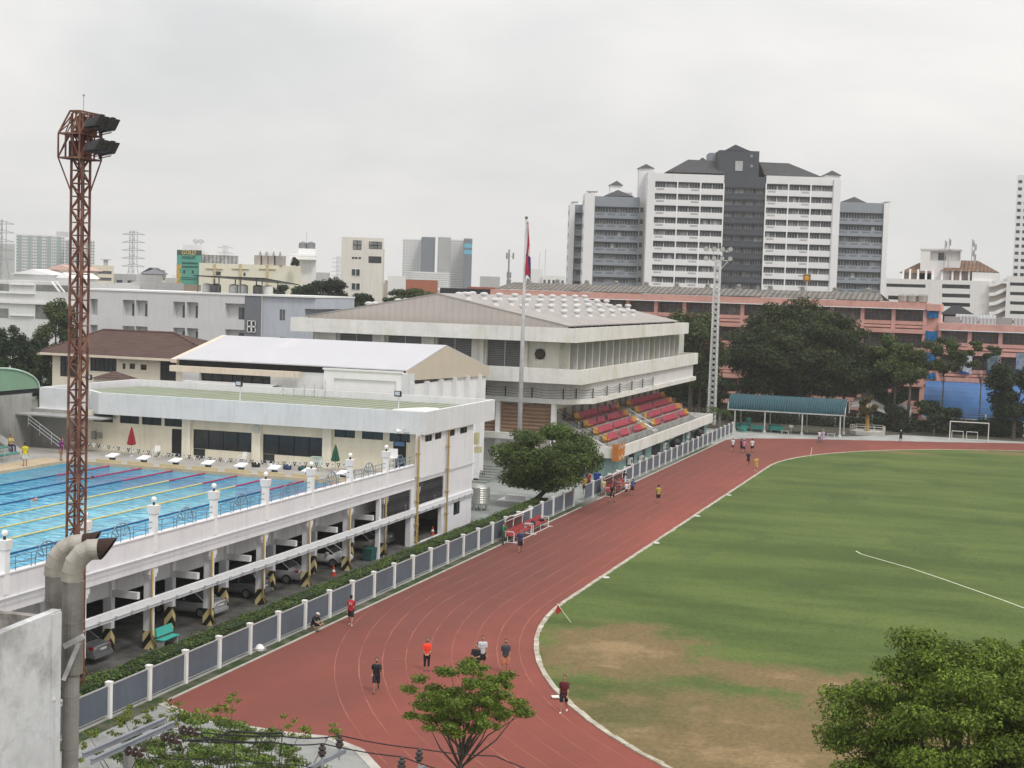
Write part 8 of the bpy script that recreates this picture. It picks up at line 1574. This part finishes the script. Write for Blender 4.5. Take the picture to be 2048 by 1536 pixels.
ptree('tree', 'dark green tree between the sports hall and the lattice mast', 1385, 690, 0, 229, 140, 170, 22000, .40, LB, 22, .4, seed=13, clump=.32)
ptree('flame_tree', 'flame tree with scattered orange blossom behind the lattice mast', 1402, 700, 0, 231, 90, 100, 7000, .34, LO, 14, .3, seed=14, clump=.3, hollow=.6)
ptree('tree', 'dark undergrowth tree at the foot of the lattice mast', 1390, 775, 0, 234, 150, 85, 11000, .40, LA, 18, .2, seed=15, clump=.32)
ptree('tree', 'airy light green tree right of the rain tree', 1793, 722, 0, 239, 125, 115, 16000, .34, LC, 28, .24, seed=16, clump=.26, hollow=.5)
ptree('tree', 'dark lower tree beneath the airy light green tree', 1775, 775, 0, 241, 100, 90, 8000, .36, LA, 16, .2, seed=17, clump=.32)
ptree('tree', 'thin sparse tree in front of the blue tarpaulins', 1890, 705, 0, 240, 95, 85, 7000, .32, LB, 14, .14, seed=18, clump=.30, hollow=.7, thin=.7)
ptree('tree', 'thin sparse tree in front of the hanging banners', 1965, 712, 0, 240, 90, 70, 3500, .30, LB, 12, .12, seed=19, clump=.2, hollow=.7, thin=.7)
ptree('tree', 'dense dark green tree at the right edge in front of the blue shelter', 2032, 780, 0, 232, 120, 130, 15000, .38, LA, 24, .3, seed=20, clump=.32)
ptree('tree', 'small dark tree with a white base left of the goal', 1870, 832, 0, 231, 100, 62, 8000, .34, LA, 16, .14, seed=21, clump=.32, bark=BARKP)
ptree('tree', 'small dark tree behind the railed platform', 1788, 838, 0, 233, 70, 60, 5000, .34, LA, 12, .14, seed=22, clump=.34)
ptree('tree', 'low dark tree right of the goal under the right edge tree', 1995, 845, 0, 236, 110, 50, 6000, .34, LA, 14, .14, seed=23, clump=.34)
q = at_y(1813, 860, 235); t = thing('pale_trunk_tree', 'tall bare pale trunk left of the blue shelter', 'tree', (q.x, 235, 0)); mb = MB(); zt = at_y(1820, 750, 235).z; mb.tube([(q.x, 235, 0), (q.x+.2, 235, zt*.6), (q.x+.35, 235, zt)], [.30, .22, .10], 9); part('trunk', mb, BARK, t, smooth=True); leaf_mesh('crown', [(q.x+.4, 235, zt), (q.x-1.2, 235, zt*.95), (q.x+1.6, 235, zt*1.04)], [1.5, 1.4, 1.4], 2600, .34, LB, t)
cs = [(x, 235.2+.5*math.sin(x), .9+.5*math.sin(x*1.7)) for x in np.arange(-46, 12, .9)]; leaf_mesh('shrubbery', cs, [(1.0, .8, 1.5)]*len(cs), 16000, .3, LA, None, kind='stuff')
# palms near the mast
def palm(px, py, Y, h, lb, m_, nfr=14, L_=2.4, lean=0):
    c = at_y(px, py, Y); t = thing('palm', lb, 'palm tree', (c.x, Y, 0)); zt = c.z; mb = MB(); mb.tube([(c.x-lean, Y, 0), (c.x-lean*.4, Y, zt*.5), (c.x, Y, zt)], [.26, .19, .15], 9); part('trunk', mb, BARKP, t, smooth=True); mb = MB(); r = random.Random(int(px))
    for i in range(nfr):
        a = 2*math.pi*i/nfr+r.uniform(-.2, .2); d = Vector((math.cos(a), math.sin(a), 0)); e = r.uniform(.35, 1.1); P = [Vector((c.x, Y, zt))+d*(L_*k/7)+Vector((0, 0, e*L_*.9*(k/7)-L_*.95*(k/7)**2)) for k in range(8)]; sd_ = d.cross(Vector((0, 0, 1)))
        for k in range(1, 8):
            for s in (-1, 1):
                for g in range(3): b = P[k-1].lerp(P[k], g/3); w_ = L_*.28*(1-abs(k-3.5)/6); tip = b+sd_*s*w_+d*.16*L_-Vector((0, 0, w_*.75)); mb.face([b, b+d*.07, tip])
        mb.tube(P, .02, 4)
    part('fronds', mb, m_, t); return t
palm(1440, 822, 218, 0, 'small bright green palm beyond the right end of the grandstand', LC, 16, 2.6); palm(1415, 760, 234, 0, 'grey trunked palm left of the lattice mast with hanging dry fronds', leafmat('dry_frond', (.13, .11, .075)), 14, 2.6); palm(1455, 832, 221, 0, 'second low palm hidden behind the bright green palm', LC, 14, 2.2)
# behind the white buildings, left and middle
ptree('tree', 'dark green tree rising behind the brown roofed house by the red tower', 112, 665, 0, 186, 110, 130, 13000, .36, LB, 24, .35, seed=41, clump=.3)
ptree('tree', 'loose dark tree at the left edge above the green vault', 18, 712, 0, 150, 130, 130, 12000, .30, LA, 24, .3, seed=42, clump=.28, hollow=.6)
ptree('tree', 'leafy green tree between the left edge tree and the brown roof', 80, 735, 0, 168, 110, 150, 14000, .32, LB, 24, .3, seed=43, clump=.32)
ptree('tree', 'dark tree between the grey apartments and the beige tower', 645, 597, 0, 245, 125, 90, 15000, .42, LA, 20, .4, seed=44, clump=.32)
ptree('tree', 'dark tree in front of the beige tower, right of the first one', 705, 605, 0, 243, 90, 52, 8000, .42, LA, 14, .3, seed=45, clump=.34)
ptree('tree', 'lighter green tree below the distant tower cluster', 815, 592, 0, 250, 120, 44, 8500, .42, LB, 18, .3, seed=46, clump=.32)
ptree('tree', 'dark tree peeping between canopy and cream warehouse', 555, 588, 0, 262, 60, 36, 3500, .42, LA, 10, .3, seed=47, clump=.36)
# foreground trees
c = at_d(930, 1400, 48); tree('small_tree', 'small light green tree with fine branches in front of the track', at_z(905, 1720, 0), c, 2.35, 2.0, 1.40, 26000, .105, LY, 80, .09, .15, seed=51, hollow=.3, thin=1.1, asp=.2, flatc=.75, shell=.1)
cs = [at_d(1075, 1440, 47.5), at_d(1050, 1405, 48), at_d(795, 1420, 48.2), at_d(870, 1350, 48.4)]
c = at_d(1905, 1472, 44); tree('foreground_tree', 'large leafy green tree filling the lower right corner', at_z(1930, 2100, 0), c, 4.3, 3.6, 3.3, 120000, .125, LY, 110, .28, .19, seed=52, hollow=.4, asp=.22, flatc=.55, shell=.1)
c = at_d(2075, 1385, 46); tree('foreground_tree', 'second leafy tree behind, at the right edge of the picture', at_z(2100, 2000, 0), c, 2.5, 2.2, 2.1, 40000, .125, LY, 44, .2, .22, seed=53, asp=.22, flatc=.55, shell=.1)
c = at_d(430, 1548, 44); tree('foreground_tree', 'sparse young tree with yellow green tips at the bottom left behind the pole', at_z(430, 2000, 0), c, 3.9, 2.6, 1.95, 52000, .10, leafmat('soft_leaf', (.13, .19, .045), .5), 160, .12, .105, seed=54, hollow=.4, thin=.8, asp=.22, flatc=.6, shell=.1)
t = thing('tree_tips', 'yellow green young shoots rising above the bottom left tree', 'tree', at_z(430, 1990, 0)); cs = [at_d(x, y, 44) for x, y in ((178, 1472), (250, 1442), (262, 1425), (300, 1432), (330, 1430), (350, 1415), (400, 1425), (465, 1408), (440, 1425), (560, 1448), (665, 1458), (600, 1462), (235, 1468), (520, 1462), (185, 1500), (280, 1462))]
rq = random.Random(6); c5 = [q+Vector((rq.gauss(0, .2), rq.gauss(0, .2), rq.gauss(-.08, .14))) for q in cs for _ in range(6)]; leaf_mesh('crown', c5, [(rq.uniform(.08, .2), .16, .07) for _ in c5], 3600, .10, LY2, t, shell=.1, asp=.2); mb = MB(); r_ = at_z(430, 1990, 0)
for q in cs: mb.tube([r_+Vector((0, 0, 4.5)), r_.lerp(q, .8)+Vector((0, 0, .3)), q], [.04, .02, .008], 5)
mb.tube([r_, r_+Vector((0, 0, 4.6))], [.09, .05], 7); part('trunk', mb, BARK, t)

# ================================================================== ELECTRICITY POLE AND WIRES
ARM = mat('crossarm_steel', (.22, .24, .27), .6, .12, 2); INS = mat('brown_insulator', (.045, .03, .028), .25, .2, 2, spec=.6); CABLE = mat('black_cable', (.018, .018, .02), .7, .1, 2); PC = mat('pole_concrete', (.30, .29, .28), .9, .15, 1)
ep = thing('electricity_pole', 'electricity pole top with paired steel crossarms at the bottom left', 'electricity pole', at_z(258, 2100, 0))
D1 = 34.0; a = at_d(165, 1512, D1-1.2); b = at_d(330, 1440, D1+1.0); a2 = at_d(182, 1524, D1-1.4); b2 = at_d(348, 1448, D1+.8)
for u, v in ((a, b), (a2, b2)):
    mb = MB(); mb.bar(u, v, .03, .13); mb.bar(u+Vector((0, 0, .06)), v+Vector((0, 0, .06)), .09, .02); part('crossarm', mb, ARM, ep)
q = at_d(258, 1500, D1); mb = MB(); mb.tube([(q.x, q.y, 0), (q.x, q.y, q.z)], [.2, .13], 10); part('pole', mb, PC, ep)
def insul(pts, lb, r=.115):
    """string of bell discs from a to b"""
    p, q = Vector(pts[0]), Vector(pts[1]); t = thing('insulator', lb, 'insulator', p, 'brown insulators on the electricity pole'); d = (q-p).normalized(); n = 3; mb = MB(); st = (q-p).length/n
    for i in range(n):
        c = p+d*(st*(i+.3)); mb.tube([c, c+d*.03, c+d*.085, c+d*.12, c+d*.03*4.2], [.045, .06, r, r*.96, .03], 14)
    part('discs', mb, INS, t); mb = MB(); mb.tube([p-d*.12, q+d*.1], .02, 6); part('pin', mb, STEEL, t); return t
insul((at_d(245, 1500, D1-.4), at_d(284, 1506, D1-.6)), 'string of three dark brown bell insulators under the crossarm, lowest and leftmost'); insul((at_d(318, 1472, D1+.2), at_d(356, 1480, D1)), 'string of three dark brown bell insulators at the crossarm end, lower one'); insul((at_d(354, 1458, D1+.6), at_d(394, 1464, D1+.4)), 'string of three dark brown bell insulators at the crossarm end, upper one')
def pin(px, py, D, lb):
    c = at_d(px, py, D); t = thing('insulator', lb, 'insulator', c, 'upright brown pin insulators'); mb = MB(); x, y, z = c; mb.lathe(x, y, [(.05, z), (.09, z+.03), (.06, z+.06), (.11, z+.09), (.10, z+.15), (.065, z+.18), (.10, z+.21), (.09, z+.26), (.05, z+.29), (.065, z+.33), (.03, z+.36)], 14); part('body', mb, INS, t); mb = MB(); mb.tube([(x, y, z-.3), (x, y, z)], .03, 6); part('pin', mb, STEEL, t); return c+Vector((0, 0, .35))
D2 = 38.
i1 = pin(644, 1514, D2, 'upright ribbed dark insulator, lower left of the four on the second crossarm'); i2 = pin(679, 1497, D2+.9, 'upright ribbed dark insulator, upper left of the four on the second crossarm'); i3 = pin(803, 1541, D2-.6, 'upright ribbed dark insulator, lower right, cut by the bottom edge'); i4 = pin(838, 1524, D2+.4, 'upright ribbed dark insulator, upper right of the four')
e2 = thing('electricity_pole', 'second grey steel crossarm with upright insulators at the bottom centre', 'electricity pole', at_z(700, 2000, 0)); mb = MB(); u, v = at_d(590, 1550, D2-1.2), at_d(690, 1502, D2+1.2); mb.bar(u, v, .07, .12); part('crossarm', mb, ARM, e2); mb = MB(); u2, v2 = at_d(765, 1570, D2-1.4), at_d(850, 1535, D2+1.0); mb.bar(u2, v2, .07, .12); part('crossarm', mb, ARM, e2); m3 = (u+v2)/2; mb = MB(); mb.tube([(m3.x, m3.y, 0), (m3.x, m3.y, m3.z-.25)], [.2, .15], 10); mb.bar(u, (m3.x, m3.y, m3.z-.4), .06); mb.bar(v2, (m3.x, m3.y, m3.z-.4), .06); part('pole', mb, PC, e2)
def wire(pts, lb, r=.017):
    mb = MB(); P = [Vector(p) for p in pts]; out = []
    for k in range(len(P)-1):
        a, b = P[k], P[k+1]; n = 10; L_ = (b-a).length
        for i in range(n+(k == len(P)-2)): u = i/n; out.append(a.lerp(b, u)-Vector((0, 0, L_*.018*4*u*(1-u))))
    mb.tube(out, r, 6); return tag(mb.build('power_cable', CABLE), lb, 'cable')
w0 = at_d(405, 1470, D1+.4); wire([at_d(394, 1464, D1+.4), at_d(560, 1472, D1+1.4), i2, i4, at_d(990, 1512, D2+.8), at_d(1120, 1560, D2+1.2)], 'black power cable running along the upper pair of insulators'); wire([at_d(356, 1480, D1), at_d(540, 1484, D1+1.2), i1, i3, at_d(1000, 1572, D2)], 'black power cable running along the lower pair of insulators')
wire([at_d(402, 1466, D1+.4), at_d(404, 1474, D1+.4), at_d(430, 1478, D1+.5), at_d(460, 1462, D1+.8), at_d(565, 1466, D1+1.4)], 'looped thick black cable at the end of the upper insulator string', .024); wire([at_d(375, 1480, D1), at_d(430, 1478, D1+.3), at_d(520, 1485, D1+1.)], 'second thick black cable beside the lower insulator string', .024)
wire([at_d(300, 1514, D1-.2), at_d(470, 1519, D1+.4), at_d(600, 1530, D1+.8), at_d(760, 1560, D1+1.5)], 'thin black cable sagging lowest across the bottom left tree', .013); wire([at_d(565, 1466, D1+1.4), at_d(562, 1500, D1+1.2), at_d(556, 1545, D1+1.0)], 'short vertical black jumper wire hanging at the bottom left', .013); wire([at_d(468, 1484, D1+.8), at_d(469, 1515, D1+.6), at_d(468, 1560, D1+.4)], 'second vertical black jumper wire left of the first', .013); wire([at_d(303, 1474, D1), at_d(288, 1500, D1-.3), at_d(270, 1524, D1-.8), at_d(258, 1550, D1-1)], 'thin grey jumper wire from the crossarm to the lowest insulators', .012)
for t, az, dep in ROT:      # outlying blocks stand square to their own streets
    t.rotation_euler.z = az; t.scale.x = math.cos(az); t.location += Vector((-math.sin(az)*dep/2, -dep/2+math.cos(az)*dep/2, 0))
# ================================================================== AIR
hz_ = MB().box(-1500, 420, -60, 2300, -1, 140).build('haze', [], base=(0, 0, 0), kind='stuff')
hm = bpy.data.materials.new('haze'); hm.use_nodes = True; nt = hm.node_tree; nt.nodes.clear(); o_ = nt.nodes.new('ShaderNodeOutputMaterial'); v_ = nt.nodes.new('ShaderNodeVolumePrincipled'); v_.inputs['Color'].default_value = (.97, .98, 1, 1); v_.inputs['Density'].default_value = .00017; v_.inputs['Anisotropy'].default_value = .1
nt.links.new(v_.outputs[0], o_.inputs['Volume']); hz_.data.materials.append(hm)
sc.cycles.volume_bounces = 1
